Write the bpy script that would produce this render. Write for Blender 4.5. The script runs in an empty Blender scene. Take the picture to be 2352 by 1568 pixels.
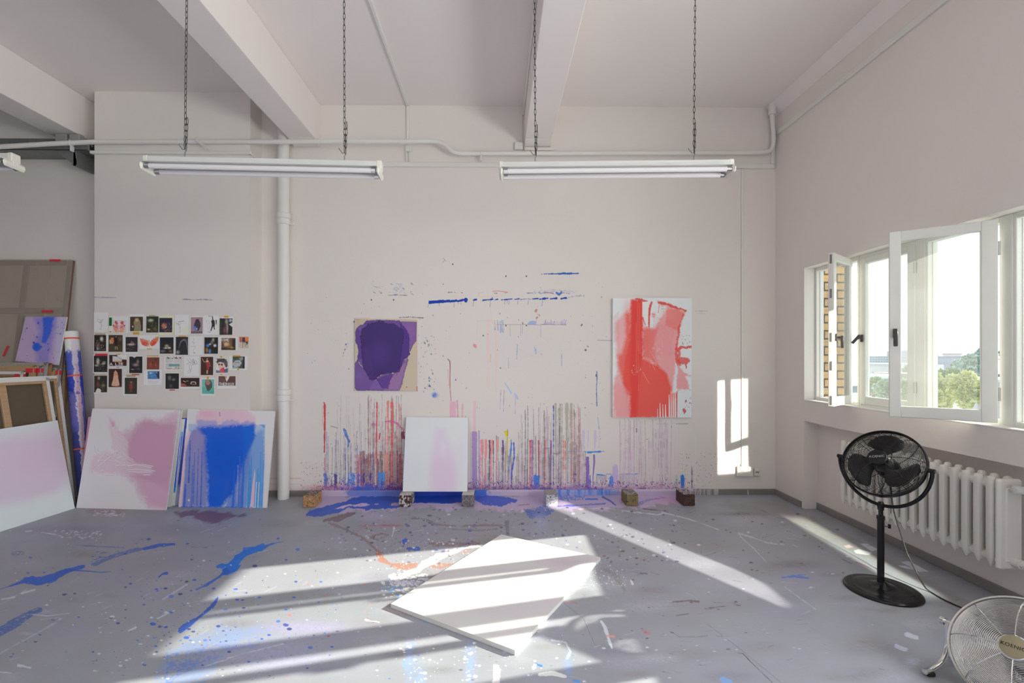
import bpy, math, random
import numpy as np
from mathutils import Vector, Matrix
random.seed(7)
R_ = np.random.RandomState(11)
SC = bpy.context.scene
COL = SC.collection
# ---------------------------------------------------------------- camera, sky, sun, exposure
FPX, CX, HY, YAW, EYE = 1072.0, 1155.0, 818.0, 0.012, 1.45
cam = bpy.data.cameras.new('camera'); camo = bpy.data.objects.new('camera', cam); COL.objects.link(camo)
cam.sensor_width = 36.0; cam.lens = FPX / 2352 * 36.0
cam.shift_x = (1176 - CX) / 2352; cam.shift_y = (HY - 784) / 2352
cam.clip_start = 0.02; cam.clip_end = 2000
camo.location = (0, 0, EYE); camo.rotation_euler = (math.pi / 2, 0, -YAW)
SC.camera = camo
SC.view_settings.view_transform = 'Standard'; SC.view_settings.look = 'None'
SC.view_settings.gamma = 1.0; SC.view_settings.use_curve_mapping = False
SC.view_settings.exposure = 0.23
cy = SC.cycles
cy.use_denoising = True
try: cy.denoiser = 'OPENIMAGEDENOISE'
except Exception: pass
cy.max_bounces = 9; cy.diffuse_bounces = 6; cy.glossy_bounces = 4; cy.transmission_bounces = 6
cy.transparent_max_bounces = 24; cy.sample_clamp_indirect = 6.0
cy.caustics_reflective = False; cy.caustics_refractive = False
W = bpy.data.worlds.new('sky'); SC.world = W; W.use_nodes = True
wn = W.node_tree.nodes; wl = W.node_tree.links
bg = wn['Background']
tc = wn.new('ShaderNodeTexCoord'); sx = wn.new('ShaderNodeSeparateXYZ'); cr = wn.new('ShaderNodeValToRGB')
wl.new(tc.outputs['Generated'], sx.inputs[0]); wl.new(sx.outputs['Z'], cr.inputs[0]); wl.new(cr.outputs[0], bg.inputs[0])
cr.color_ramp.elements[0].position = 0.0; cr.color_ramp.elements[0].color = (0.95, 0.98, 1.04, 1)
cr.color_ramp.elements[1].position = 0.5; cr.color_ramp.elements[1].color = (0.80, 0.90, 1.0, 1)
bg.inputs[1].default_value = 1.15
SUN_DIR = Vector((-1.0, -0.24, -0.47)).normalized()      # the way the sunlight travels
sl = bpy.data.lights.new('sun', 'SUN'); so = bpy.data.objects.new('sun', sl); COL.objects.link(so)
so.rotation_euler = SUN_DIR.to_track_quat('-Z', 'Y').to_euler(); so.location = (30, 10, 20)
sl.energy = 10.0; sl.angle = math.radians(0.6); sl.color = (1.0, 0.96, 0.78)
def area(name, loc, d, w, h, power, color, spread=None):
    l = bpy.data.lights.new(name, 'AREA'); o = bpy.data.objects.new(name, l); COL.objects.link(o)
    l.shape = 'RECTANGLE'; l.size = w; l.size_y = h; l.energy = power; l.color = color
    if spread: l.spread = math.radians(spread)
    o.location = loc; o.rotation_euler = Vector(d).to_track_quat('-Z', 'Y').to_euler()
    return o
# added fill lamps brightening the room, at unseen windows (window wall, rear wall)
FILL_COL = (0.985, 0.965, 0.965)
area('fill_right_windows', (3.16, -1.0, 1.68), (-1, 0, 0.14), 5.6, 1.2, 330, FILL_COL)
area('fill_rear_windows', (-1.5, -5.15, 1.9), (0, 1, 0.12), 8.0, 1.9, 10, FILL_COL)
# added lamps imitating sun reflected off open casement panes, each a narrow beam
GL = (1.0, 0.93, 0.80)
area('glint_open_casement', (2.775, 3.14, 1.56), (-0.175, 1, -0.49), 0.31, 0.88, 1.7, GL, 1.2)
area('glint_near_casement', (2.86, 0.98, 1.46), (-0.534, 0.845, -0.457), 0.23, 0.92, 1.5, GL, 1.2)
area('glint_far_casement', (2.50, 0.25, 1.42), (0.045, 1, -0.44), 0.17, 0.55, 0.8, (0.95, 0.97, 0.75), 1.6)

# ---------------------------------------------------------------- scene tree helpers
ORG = {}
def _link(o, parent, loc=(0, 0, 0)):
    COL.objects.link(o)
    if parent is not None:
        o.parent = parent; p = ORG[parent.name]
    else: p = Vector((0, 0, 0))
    loc = Vector(loc); o.location = loc - p; ORG[o.name] = loc
    return o
def tag(o, label, cat, group=None, kind=None):
    if label: o['label'] = label
    if cat: o['category'] = cat
    if group: o['group'] = group
    if kind: o['kind'] = kind
    return o
def thing(name, label, cat, loc=(0, 0, 0), group=None, kind=None):
    o = bpy.data.objects.new(name, None); _link(o, None, loc); o.empty_display_size = 0.05
    return tag(o, label, cat, group, kind)
class B:
    """collects shapes in world coordinates; build() links them as one mesh object"""
    def __init__(s): s.v = []; s.f = []; s.m = []; s.mi = 0
    def add(s, vs, fs, M=None):
        if M is not None and M.determinant() < 0: fs = [f[::-1] for f in fs]
        n = len(s.v); s.v += [tuple(v) for v in vs]
        s.f += [tuple(i + n for i in f) for f in fs]; s.m += [s.mi] * len(fs); return s
    def box(s, lo, hi, M=None):
        x0, y0, z0 = lo; x1, y1, z1 = hi
        vs = [Vector(p) for p in ((x0,y0,z0),(x1,y0,z0),(x1,y1,z0),(x0,y1,z0),(x0,y0,z1),(x1,y0,z1),(x1,y1,z1),(x0,y1,z1))]
        if M: vs = [M @ v for v in vs]
        return s.add(vs, [(0,3,2,1),(4,5,6,7),(0,1,5,4),(1,2,6,5),(2,3,7,6),(3,0,4,7)], M)
    def cbox(s, lo, hi, c=0.006, M=None):
        """box with chamfered edges"""
        lo = Vector(lo); hi = Vector(hi); c = min(c, *( (hi - lo) * 0.49 ))
        vs = []; idx = {}
        for sx_ in (0, 1):
            for sy_ in (0, 1):
                for sz_ in (0, 1):
                    P = Vector((hi.x if sx_ else lo.x, hi.y if sy_ else lo.y, hi.z if sz_ else lo.z))
                    D = Vector((-c if sx_ else c, -c if sy_ else c, -c if sz_ else c))
                    for a in range(3):
                        q = P.copy()
                        for b in range(3):
                            if b != a: q[b] += D[b]
                        idx[(sx_, sy_, sz_, a)] = len(vs); vs.append(q)
        fs = []
        for a in range(3):
            b, c2 = (a + 1) % 3, (a + 2) % 3
            for s0 in (0, 1):
                ring = []
                for sb, sc_ in ((0,0),(1,0),(1,1),(0,1)):
                    k = [0,0,0]; k[a] = s0; k[b] = sb; k[c2] = sc_; ring.append(idx[(*k, a)])
                fs.append(tuple(ring) if s0 else tuple(ring[::-1]))
            for sb in (0, 1):
                for sc_ in (0, 1):
                    k0 = [0,0,0]; k0[b] = sb; k0[c2] = sc_; k1 = list(k0); k1[a] = 1
                    q = (idx[(*k0, b)], idx[(*k1, b)], idx[(*k1, c2)], idx[(*k0, c2)])
                    fs.append(q if (sb ^ sc_) else q[::-1])
        for sx_ in (0, 1):
            for sy_ in (0, 1):
                for sz_ in (0, 1):
                    q = (idx[(sx_,sy_,sz_,0)], idx[(sx_,sy_,sz_,1)], idx[(sx_,sy_,sz_,2)])
                    fs.append(q if (sx_ + sy_ + sz_) % 2 else q[::-1])
        if M: vs = [M @ v for v in vs]
        return s.add(vs, fs, M)
    def tube(s, pts, r, n=10, closed=False, cap=True):
        pts = [Vector(p) for p in pts]; N = len(pts); rs = r if isinstance(r, (list, tuple)) else [r] * N
        ref = None; rings = []
        for i, p in enumerate(pts):
            if closed: t = pts[(i + 1) % N] - pts[i - 1]
            else: t = pts[min(i + 1, N - 1)] - pts[max(i - 1, 0)]
            t = t.normalized()
            if ref is None:
                ref = t.cross(Vector((0, 0, 1)))
                if ref.length < 0.05: ref = t.cross(Vector((1, 0, 0)))
            ref = (ref - t * ref.dot(t))
            if ref.length < 1e-6: ref = t.orthogonal()
            ref.normalize(); u = t.cross(ref)
            rings.append([p + (ref * math.cos(2*math.pi*k/n) + u * math.sin(2*math.pi*k/n)) * rs[i] for k in range(n)])
        vs = [v for ring in rings for v in ring]; fs = []
        for i in range(N if closed else N - 1):
            a, b = i * n, ((i + 1) % N) * n
            fs += [(a + k, b + k, b + (k + 1) % n, a + (k + 1) % n) for k in range(n)]
        if cap and not closed: fs += [tuple(range(n)), tuple(range((N - 1) * n, N * n))[::-1]]
        return s.add(vs, fs)
    def cyl(s, a, b, r, n=16, r2=None): return s.tube([a, b], [r, r if r2 is None else r2], n)
    def lathe(s, prof, M=None, n=32, cap=True):
        """prof: (radius, height) pairs about local z"""
        vs = []; fs = []
        for (r, z) in prof:
            vs += [Vector((r * math.cos(2*math.pi*k/n), r * math.sin(2*math.pi*k/n), z)) for k in range(n)]
        for i in range(len(prof) - 1):
            a, b = i * n, (i + 1) * n
            fs += [(a + k, a + (k + 1) % n, b + (k + 1) % n, b + k) for k in range(n)]
        if cap: fs += [tuple(range(n))[::-1], tuple(range((len(prof) - 1) * n, len(prof) * n))]
        if M: vs = [M @ v for v in vs]
        return s.add(vs, fs)
    def prism(s, poly, o, ax, ay, az, h):
        """polygon (2D) in plane (ax, ay) at o, pushed by h along az"""
        o, ax, ay, az = map(Vector, (o, ax, ay, az)); n = len(poly)
        vs = [o + ax * x + ay * y for x, y in poly] + [o + ax * x + ay * y + az * h for x, y in poly]
        return s.add(vs, [tuple(range(n))[::-1], tuple(range(n, 2 * n))] + [(i, (i+1) % n, (i+1) % n + n, i + n) for i in range(n)])
    def build(s, name, mat, parent=None, smooth=False, bevel=0, angle=0.7):
        me = bpy.data.meshes.new(name); me.from_pydata(s.v, [], s.f); me.validate()
        for m in (mat if isinstance(mat, (list, tuple)) else [mat]): me.materials.append(m)
        if any(s.m) and len(me.polygons) == len(s.m): me.polygons.foreach_set('material_index', s.m)
        if smooth:
            me.polygons.foreach_set('use_smooth', [True] * len(me.polygons))
            try: me.set_sharp_from_angle(angle=angle)
            except Exception: pass
        me.update()
        o = bpy.data.objects.new(name, me); _link(o, parent)
        if parent is None: pass
        if bevel:
            md = o.modifiers.new('bevel', 'BEVEL'); md.width = bevel; md.segments = 2; md.limit_method = 'ANGLE'
        return o
def rot_to(n, up=(0, 0, 1)):
    """matrix whose local z points along n, local y close to up"""
    z = Vector(n).normalized(); x = Vector(up).cross(z).normalized(); y = z.cross(x)
    return Matrix((x, y, z)).transposed().to_4x4()

# ---------------------------------------------------------------- materials
def lin(c):
    c = [x / 255.0 for x in c[:3]]
    return tuple(x / 12.92 if x <= 0.04045 else ((x + 0.055) / 1.055) ** 2.4 for x in c)
def mat(name, col, rough=0.6, metal=0.0, var=0.0, vscale=8.0, bump=0.0, bscale=60.0, attr=None, spec=0.5, coat=0.0, stretch=None):
    m = bpy.data.materials.new(name); m.use_nodes = True; N = m.node_tree.nodes; L = m.node_tree.links
    p = N['Principled BSDF']; p.inputs['Roughness'].default_value = rough; p.inputs['Metallic'].default_value = metal
    p.inputs['Specular IOR Level'].default_value = spec; p.inputs['Coat Weight'].default_value = coat
    t = N.new('ShaderNodeTexCoord'); co = t.outputs['Object']
    if stretch:
        mp = N.new('ShaderNodeMapping'); mp.inputs['Scale'].default_value = stretch; L.new(co, mp.inputs[0]); co = mp.outputs[0]
    if attr:
        a = N.new('ShaderNodeAttribute'); a.attribute_name = attr; src = a.outputs['Color']
    else:
        r = N.new('ShaderNodeRGB'); r.outputs[0].default_value = (*col, 1); src = r.outputs[0]
    nz = N.new('ShaderNodeTexNoise'); nz.inputs['Scale'].default_value = vscale; nz.inputs['Detail'].default_value = 5; L.new(co, nz.inputs[0])
    mr = N.new('ShaderNodeMapRange'); mr.inputs[3].default_value = 1 - var; mr.inputs[4].default_value = 1 + var
    L.new(nz.outputs[0], mr.inputs[0])
    mx = N.new('ShaderNodeVectorMath'); mx.operation = 'SCALE'; L.new(src, mx.inputs[0]); L.new(mr.outputs[0], mx.inputs['Scale'])
    L.new(mx.outputs[0], p.inputs['Base Color'])
    if bump:
        n2 = N.new('ShaderNodeTexNoise'); n2.inputs['Scale'].default_value = bscale; n2.inputs['Detail'].default_value = 4; L.new(co, n2.inputs[0])
        bp = N.new('ShaderNodeBump'); bp.inputs['Strength'].default_value = bump; bp.inputs['Distance'].default_value = 0.004
        L.new(n2.outputs[0], bp.inputs['Height']); L.new(bp.outputs[0], p.inputs['Normal'])
    return m
WALLC = (0.82, 0.772, 0.738)
M_wall = mat('white_plaster', WALLC, 0.9, var=0.025, vscale=1.5, bump=0.25, bscale=30, spec=0.2)
M_ceil = mat('ceiling_plaster', (0.875, 0.826, 0.802), 0.95, var=0.02, vscale=1.2, bump=0.15, bscale=25, spec=0.15)
M_wpaint = mat('painted_plaster', WALLC, 0.85, var=0.02, vscale=1.5, bump=0.25, bscale=30, spec=0.2, attr='paint')
M_trimw = mat('white_gloss_paint', (0.80, 0.79, 0.76), 0.35, var=0.02, vscale=6)
M_frame = mat('window_paint', (0.80, 0.80, 0.76), 0.38, var=0.04, vscale=9)
M_pipe = mat('white_pipe_paint', (0.80, 0.775, 0.75), 0.45, var=0.03, vscale=5)
M_rad = mat('radiator_enamel', (0.80, 0.775, 0.73), 0.33, var=0.03, vscale=6)
M_lamp = mat('white_enamel', (0.70, 0.71, 0.70), 0.35)
M_tube = mat('fluorescent_glass', (0.78, 0.75, 0.77), 0.25)
M_plast = mat('cream_plastic', (0.80, 0.77, 0.70), 0.4)
M_dark = mat('dark_steel', (0.07, 0.065, 0.06), 0.45, metal=0.4)
M_galv = mat('galvanised_steel', (0.26, 0.275, 0.265), 0.5, metal=0.5, var=0.2, vscale=20)
M_grey = mat('grey_box_plastic', (0.36, 0.35, 0.33), 0.5)
M_black = mat('black_gloss_metal', (0.008, 0.008, 0.010), 0.2, spec=0.4)
M_blade = mat('black_blade', (0.022, 0.021, 0.021), 0.38)
M_chrome = mat('chrome', (0.80, 0.80, 0.80), 0.18, metal=1.0)
M_alu = mat('brushed_aluminium', (0.62, 0.59, 0.56), 0.42, metal=0.55)
M_badge = mat('champagne_badge', (0.40, 0.36, 0.24), 0.35, metal=0.5)
M_rubber = mat('black_rubber', (0.02, 0.02, 0.02), 0.6)
M_baseb = mat('grey_baseboard_paint', (0.25, 0.24, 0.23), 0.45, var=0.15, vscale=14, bump=0.3, bscale=40)
M_edge = mat('white_primed_canvas_edge', (0.78, 0.77, 0.75), 0.8, var=0.04, vscale=10)
M_cloth = mat('primed_canvas', (0.80, 0.8, 0.8), 0.75, attr='paint', bump=0.1, bscale=300)
M_paper = mat('paper', (0.8, 0.8, 0.8), 0.6, attr='paint')
M_wood = mat('pine_wood', (0.50, 0.33, 0.19), 0.6, var=0.25, vscale=6, stretch=(1, 1, 8))
M_wood2 = mat('dark_pine_wood', (0.36, 0.19, 0.10), 0.6, var=0.25, vscale=6)
M_linen = mat('brown_linen_back', (0.135, 0.105, 0.070), 0.9, var=0.08, vscale=40, bump=0.3, bscale=400)
M_red = mat('red_tape', (0.75, 0.03, 0.06), 0.45)
M_org = mat('orange_tape', (0.85, 0.12, 0.04), 0.45)
M_yel = mat('yellow_tape', (0.75, 0.45, 0.04), 0.5)
M_beige = mat('beige_tape', (0.55, 0.45, 0.30), 0.6)
M_green = mat('green_tape', (0.01, 0.16, 0.04), 0.5)
M_wrap = mat('grey_bubble_wrap', (0.42, 0.40, 0.37), 0.35, var=0.3, vscale=60, bump=0.8, bscale=120)
M_block = mat('paint_crusted_wood', (0.3, 0.3, 0.3), 0.7, attr='paint', bump=0.9, bscale=70)
def glass_mat(name, tint, refl, dirt_haze):
    m = bpy.data.materials.new(name); m.use_nodes = True; N = m.node_tree.nodes; L = m.node_tree.links
    N.remove(N['Principled BSDF']); out = N['Material Output']
    tr = N.new('ShaderNodeBsdfTransparent'); tr.inputs[0].default_value = (*tint, 1)
    gl = N.new('ShaderNodeBsdfGlossy'); gl.inputs['Roughness'].default_value = 0.0
    fr = N.new('ShaderNodeLayerWeight'); fr.inputs[0].default_value = 0.5
    pw_ = N.new('ShaderNodeMath'); pw_.operation = 'POWER'; pw_.inputs[1].default_value = 5.0; L.new(fr.outputs['Facing'], pw_.inputs[0])
    mx = N.new('ShaderNodeMixShader'); mu = N.new('ShaderNodeMath'); mu.operation = 'MULTIPLY_ADD'; mu.inputs[1].default_value = 0.9 * refl; mu.inputs[2].default_value = 0.04 * refl
    L.new(pw_.outputs[0], mu.inputs[0]); L.new(mu.outputs[0], mx.inputs[0]); L.new(tr.outputs[0], mx.inputs[1]); L.new(gl.outputs[0], mx.inputs[2])
    df = N.new('ShaderNodeBsdfTranslucent'); df.inputs[0].default_value = (0.8, 0.8, 0.78, 1)  # dirt on the glass, raised to veil the view like haze
    nz = N.new('ShaderNodeTexNoise'); nz.inputs['Scale'].default_value = 3.0; nz.inputs['Detail'].default_value = 6
    tcn = N.new('ShaderNodeTexCoord'); L.new(tcn.outputs['Object'], nz.inputs[0])
    m2 = N.new('ShaderNodeMath'); m2.operation = 'MULTIPLY'; m2.inputs[1].default_value = dirt_haze * 2; L.new(nz.outputs[0], m2.inputs[0])
    mx2 = N.new('ShaderNodeMixShader'); L.new(m2.outputs[0], mx2.inputs[0]); L.new(mx.outputs[0], mx2.inputs[1]); L.new(df.outputs[0], mx2.inputs[2])
    L.new(mx2.outputs[0], out.inputs[0]); return m
M_glass = glass_mat('window_glass', (0.97, 0.985, 0.98), 0.8, 0.05)
def film_mat():
    m = bpy.data.materials.new('translucent_wrapping_film'); m.use_nodes = True; N = m.node_tree.nodes; L = m.node_tree.links
    p = N['Principled BSDF']; p.inputs['Base Color'].default_value = (0.60, 0.53, 0.45, 1); p.inputs['Roughness'].default_value = 0.35
    nz = N.new('ShaderNodeTexNoise'); nz.inputs['Scale'].default_value = 5; nz.inputs['Detail'].default_value = 5
    mr = N.new('ShaderNodeMapRange'); mr.inputs[3].default_value = 0.18; mr.inputs[4].default_value = 0.50; L.new(nz.outputs[0], mr.inputs[0])
    L.new(mr.outputs[0], p.inputs['Alpha']); return m
M_film = film_mat()

# ---------------------------------------------------------------- view geometry of the survey (photo measurements -> places in the room)
_c, _s = math.cos(YAW), math.sin(YAW)
def ray(px, py):
    l = (px - CX) / FPX
    return Vector((l * _c + _s, _c - l * _s, -(py - HY) / FPX))
def onY(px, py, Y): r = ray(px, py); k = Y / r.y; return Vector((r.x * k, Y, EYE + r.z * k))
def onX(px, py, X): r = ray(px, py); k = X / r.x; return Vector((X, r.y * k, EYE + r.z * k))
def onZ(px, py, Z=0.0): r = ray(px, py); k = (Z - EYE) / r.z; return Vector((r.x * k, r.y * k, Z))
D = 4.87; PY = 4.65; XW = 2.92; XL = -12.0; YR = -5.0; HC = 4.06

# ---------------------------------------------------------------- painter: strokes laid on a grid of surface points
def fbm(Rr, Cc, cell, oct_=4, seed=0):
    rs = np.random.RandomState(seed); out = np.zeros((Rr, Cc), np.float32); amp = 1.0; tot = 0
    for o in range(oct_):
        gr, gc = int(Rr / cell) + 2, int(Cc / cell) + 2
        g = rs.rand(gr, gc).astype(np.float32)
        y = np.linspace(0, gr - 1.001, Rr); x = np.linspace(0, gc - 1.001, Cc)
        y0 = y.astype(int); x0 = x.astype(int); fy = (y - y0)[:, None]; fx = (x - x0)[None]
        fy = fy * fy * (3 - 2 * fy); fx = fx * fx * (3 - 2 * fx)
        a = g[y0][:, x0]; b = g[y0][:, x0 + 1]; c = g[y0 + 1][:, x0]; d = g[y0 + 1][:, x0 + 1]
        out += amp * ((a * (1 - fx) + b * fx) * (1 - fy) + (c * (1 - fx) + d * fx) * fy); tot += amp
        amp *= 0.6; cell = max(cell / 2.1, 1.2)
    return out / tot
class Paint:
    def __init__(s, U, V, base, scale=1.0, seed=1, cell=14, gain=None):
        s.U = U.astype(np.float32); s.V = V.astype(np.float32); s.R, s.C = U.shape
        s.gain = gain if gain is not None else (scale, scale, scale)
        s.rgb = np.empty((s.R, s.C, 3), np.float32); s.rgb[:] = s.c(base)
        s.n1 = fbm(s.R, s.C, cell, 4, seed) * 2 - 1; s.n2 = fbm(s.R, s.C, 3.2, 2, seed + 5); s.ns = fbm(s.R, s.C, cell * 5, 3, seed + 9)
        rs = np.random.RandomState(seed + 3)
        s.vs = np.repeat(fbm(2, s.C, 2.0, 2, seed + 4)[:1], s.R, 0)          # vertical streak noise
        s.rs = rs
    def c(s, col): return np.minimum(np.array(lin(col), np.float32) * np.array(s.gain, np.float32), 0.9)
    def box(s, u0, u1, v0, v1):
        vm = s.V[:, s.C // 2]; r0 = np.searchsorted(vm, v0 - 2); r1 = np.searchsorted(vm, v1 + 2)
        if r1 <= r0: return None
        cs = []
        for r in (r0, min(r1, s.R) - 1):
            cs += [np.searchsorted(s.U[r], u0), np.searchsorted(s.U[r], u1)]
        c0, c1 = min(cs), max(cs) + 1
        if c1 <= c0: return None
        return slice(max(r0, 0), min(r1, s.R)), slice(max(c0 - 1, 0), min(c1 + 1, s.C))
    def put(s, sl, mask, col):
        m = np.clip(mask, 0, 1)[..., None]; c = s.c(col) if not isinstance(col, np.ndarray) else col
        s.rgb[sl] = s.rgb[sl] * (1 - m) + c * m
    def line(s, pts, w, col, a=1.0, rag=0.0, dry=0.0, soft=0.8, vs=1.0):
        ws = w if isinstance(w, (list, tuple)) else [w] * len(pts); mw = max(ws) / 2 + 2 + rag * 2
        us = [p[0] for p in pts]; v = [p[1] for p in pts]
        sl = s.box(min(us) - mw, max(us) + mw, min(v) - mw, max(v) + mw)
        if sl is None: return
        U, V = s.U[sl], s.V[sl]; best = None
        for i in range(len(pts) - 1):
            ax, ay = pts[i]; bx, by = pts[i + 1]; dx, dy = bx - ax, (by - ay) * vs; L2 = dx*dx + dy*dy + 1e-9
            t = np.clip(((U - ax) * dx + (V - ay) * vs * dy) / L2, 0, 1)
            d = np.hypot(U - ax - t * dx, (V - ay) * vs - t * dy) - (ws[i] + (ws[i + 1] - ws[i]) * t) / 2
            best = d if best is None else np.minimum(best, d)
        if rag: best = best + s.n1[sl] * rag * 2.2
        m = np.clip(0.5 - best / soft, 0, 1) * a
        if dry: m = m * np.clip((s.n2[sl] * 0.6 + (s.n1[sl] * 0.5 + 0.5) * 0.4 - dry) * 9, 0, 1)
        s.put(sl, m, col)
    def poly(s, pts, col, a=1.0, rag=0.0, soft=1.0, dry=0.0, edge=None, tex=0.0):
        us = [p[0] for p in pts]; v = [p[1] for p in pts]; mw = 2 + rag * 2 + soft
        sl = s.box(min(us) - mw, max(us) + mw, min(v) - mw, max(v) + mw)
        if sl is None: return
        U, V = s.U[sl], s.V[sl]; ins = np.zeros(U.shape, bool); best = np.full(U.shape, 1e9, np.float32); n = len(pts)
        for i in range(n):
            ax, ay = pts[i]; bx, by = pts[(i + 1) % n]
            if ay != by: ins ^= ((ay > V) != (by > V)) & (U < (bx - ax) * (V - ay) / (by - ay) + ax)
            dx, dy = bx - ax, by - ay; t = np.clip(((U - ax) * dx + (V - ay) * dy) / (dx*dx + dy*dy + 1e-9), 0, 1)
            best = np.minimum(best, np.hypot(U - ax - t * dx, V - ay - t * dy))
        d = np.where(ins, -best, best)
        if rag: d = d + s.n1[sl] * rag * 2.2
        m = np.clip(0.5 - d / soft, 0, 1) * a
        if dry: m = m * np.clip((s.n2[sl] * 0.6 + (s.n1[sl] * 0.5 + 0.5) * 0.4 - dry) * 9, 0, 1)
        if tex: m = m * (1 - tex + tex * s.ns[sl] * 1.6)
        s.put(sl, m, col)
        if edge: s.put(sl, np.clip(1.2 - np.abs(d) / edge[1], 0, 1) * edge[2], edge[0])
    def rect(s, u0, v0, u1, v1, col, a=1.0, **k): s.poly([(u0, v0), (u1, v0), (u1, v1), (u0, v1)], col, a, **k)
    def glow(s, u, v, ru, rv, col, a=1.0, p=2.0, tex=0.0):
        sl = s.box(u - ru * 2, u + ru * 2, v - rv * 2, v + rv * 2)
        if sl is None: return
        d = ((s.U[sl] - u) / ru) ** 2 + ((s.V[sl] - v) / rv) ** 2
        m = a * np.exp(-d ** (p / 2) * 1.2)
        if tex: m = m * np.clip(1 - tex + tex * 2 * s.n2[sl], 0, 2)
        s.put(sl, m, col)
    def dots(s, n, u0, u1, v0, v1, r0, r1, cols, a=1.0, ell=1.0, pw=3.0):
        for _ in range(n):
            u = s.rs.uniform(u0, u1); v = s.rs.uniform(v0, v1); r = r0 + (r1 - r0) * s.rs.rand() ** pw
            col = cols[s.rs.randint(len(cols))]
            sl = s.box(u - r * ell - 2, u + r * ell + 2, v - r - 2, v + r + 2)
            if sl is None: continue
            d = np.hypot((s.U[sl] - u) / ell, s.V[sl] - v) - r + s.n1[sl] * r * 0.8
            s.put(sl, np.clip(0.6 - d / 0.7, 0, 1) * a, col)
    def drips(s, n, u0, u1, top, bot, w0, w1, cols, a=0.7, wob=0.8):
        for _ in range(n):
            u = s.rs.uniform(u0, u1); t = s.rs.uniform(*top); b = s.rs.uniform(*bot); w = s.rs.uniform(w0, w1)
            k = max(3, int((b - t) / 14)); pts = []; x = u
            for i in range(k):
                pts.append((x, t + (b - t) * i / (k - 1))); x += s.rs.uniform(-wob, wob)
            s.line(pts, [w * (1.0 if i else 1.5) for i in range(k)], cols[s.rs.randint(len(cols))], a * s.rs.uniform(0.5, 1.0), rag=0.3)
FONT = {'A':[[(0,1),(.5,0),(1,1)],[(.2,.62),(.8,.62)]],'L':[[(0,0),(0,1),(.9,1)]],'I':[[(.5,0),(.5,1)],[(.1,0),(.9,0)],[(.1,1),(.9,1)]],
 'E':[[(.95,0),(0,0),(0,1),(.95,1)],[(0,.5),(.8,.5)]],'C':[[(1,.15),(.6,0),(.1,.3),(.1,.7),(.6,1),(1,.85)]],'O':[[(.5,0),(.05,.3),(.05,.7),(.5,1),(.95,.7),(.95,.3),(.5,0)]],
 'M':[[(0,1),(.1,0),(.5,.7),(.9,0),(1,1)]],'T':[[(0,0),(1,0)],[(.5,0),(.5,1)]],'H':[[(0,0),(0,1)],[(1,0),(1,1)],[(0,.5),(1,.5)]],'R':[[(0,1),(0,0),(.8,.1),(.8,.4),(0,.5),(1,1)]],
 'U':[[(0,0),(.05,.9),(.5,1),(.95,.9),(1,0)]],'X':[[(0,0),(1,1)],[(1,0),(0,1)]],'N':[[(0,1),(0,0),(1,1),(1,0)]],'1':[[(.3,.2),(.6,0),(.6,1)]],'8':[[(.5,.5),(.1,.25),(.5,0),(.9,.25),(.5,.5),(.05,.78),(.5,1),(.95,.78),(.5,.5)]],
 'K':[[(0,0),(0,1)],[(1,0),(0,.55),(1,1)]],'D':[[(0,0),(0,1),(.7,.9),(1,.5),(.7,.1),(0,0)]]}
def write(P, txt, u, v, w, h, lw, col, gap=1.3, lean=0.0):
    for ch in txt:
        for st in FONT.get(ch, []):
            P.line([(u + x * w + (1 - y) * lean, v + y * h) for x, y in st], lw, col)
        u += w * (gap if ch != ' ' else 0.8)
def grid_mesh(name, P3, rgb, m, parent=None, flip=False):
    """P3: rows x cols x 3 points, rgb same rows x cols"""
    Rr, Cc = P3.shape[:2]; me = bpy.data.meshes.new(name)
    me.vertices.add(Rr * Cc); me.vertices.foreach_set('co', P3.reshape(-1).astype(np.float32))
    i = np.arange((Rr - 1) * (Cc - 1)); r = i // (Cc - 1); c = i % (Cc - 1); a = r * Cc + c
    q = np.stack([a, a + 1, a + Cc + 1, a + Cc] if flip else [a, a + Cc, a + Cc + 1, a + 1], 1).astype(np.int32)
    me.loops.add(q.size); me.loops.foreach_set('vertex_index', q.reshape(-1))
    me.polygons.add(len(q)); me.polygons.foreach_set('loop_start', np.arange(len(q), dtype=np.int32) * 4)
    me.update(calc_edges=True)
    ca = me.color_attributes.new('paint', 'FLOAT_COLOR', 'POINT')
    ca.data.foreach_set('color', np.concatenate([rgb.reshape(-1, 3), np.ones((Rr * Cc, 1), np.float32)], 1).reshape(-1).astype(np.float32))
    me.materials.append(m)
    o = bpy.data.objects.new(name, me)
    return _link(o, parent)
def fill_attr(o, col):
    me = o.data; ca = me.color_attributes.new('paint', 'FLOAT_COLOR', 'POINT')
    ca.data.foreach_set('color', np.tile(np.array([*col, 1], np.float32), len(me.vertices)))
def uv_of(P3):
    X, Y, Z = P3[..., 0], P3[..., 1], P3[..., 2]
    F = X * _s + Y * _c; Lt = X * _c - Y * _s
    F = np.maximum(F, 0.3)
    return CX + FPX * Lt / F, HY - FPX * (Z - EYE) / F
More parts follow.
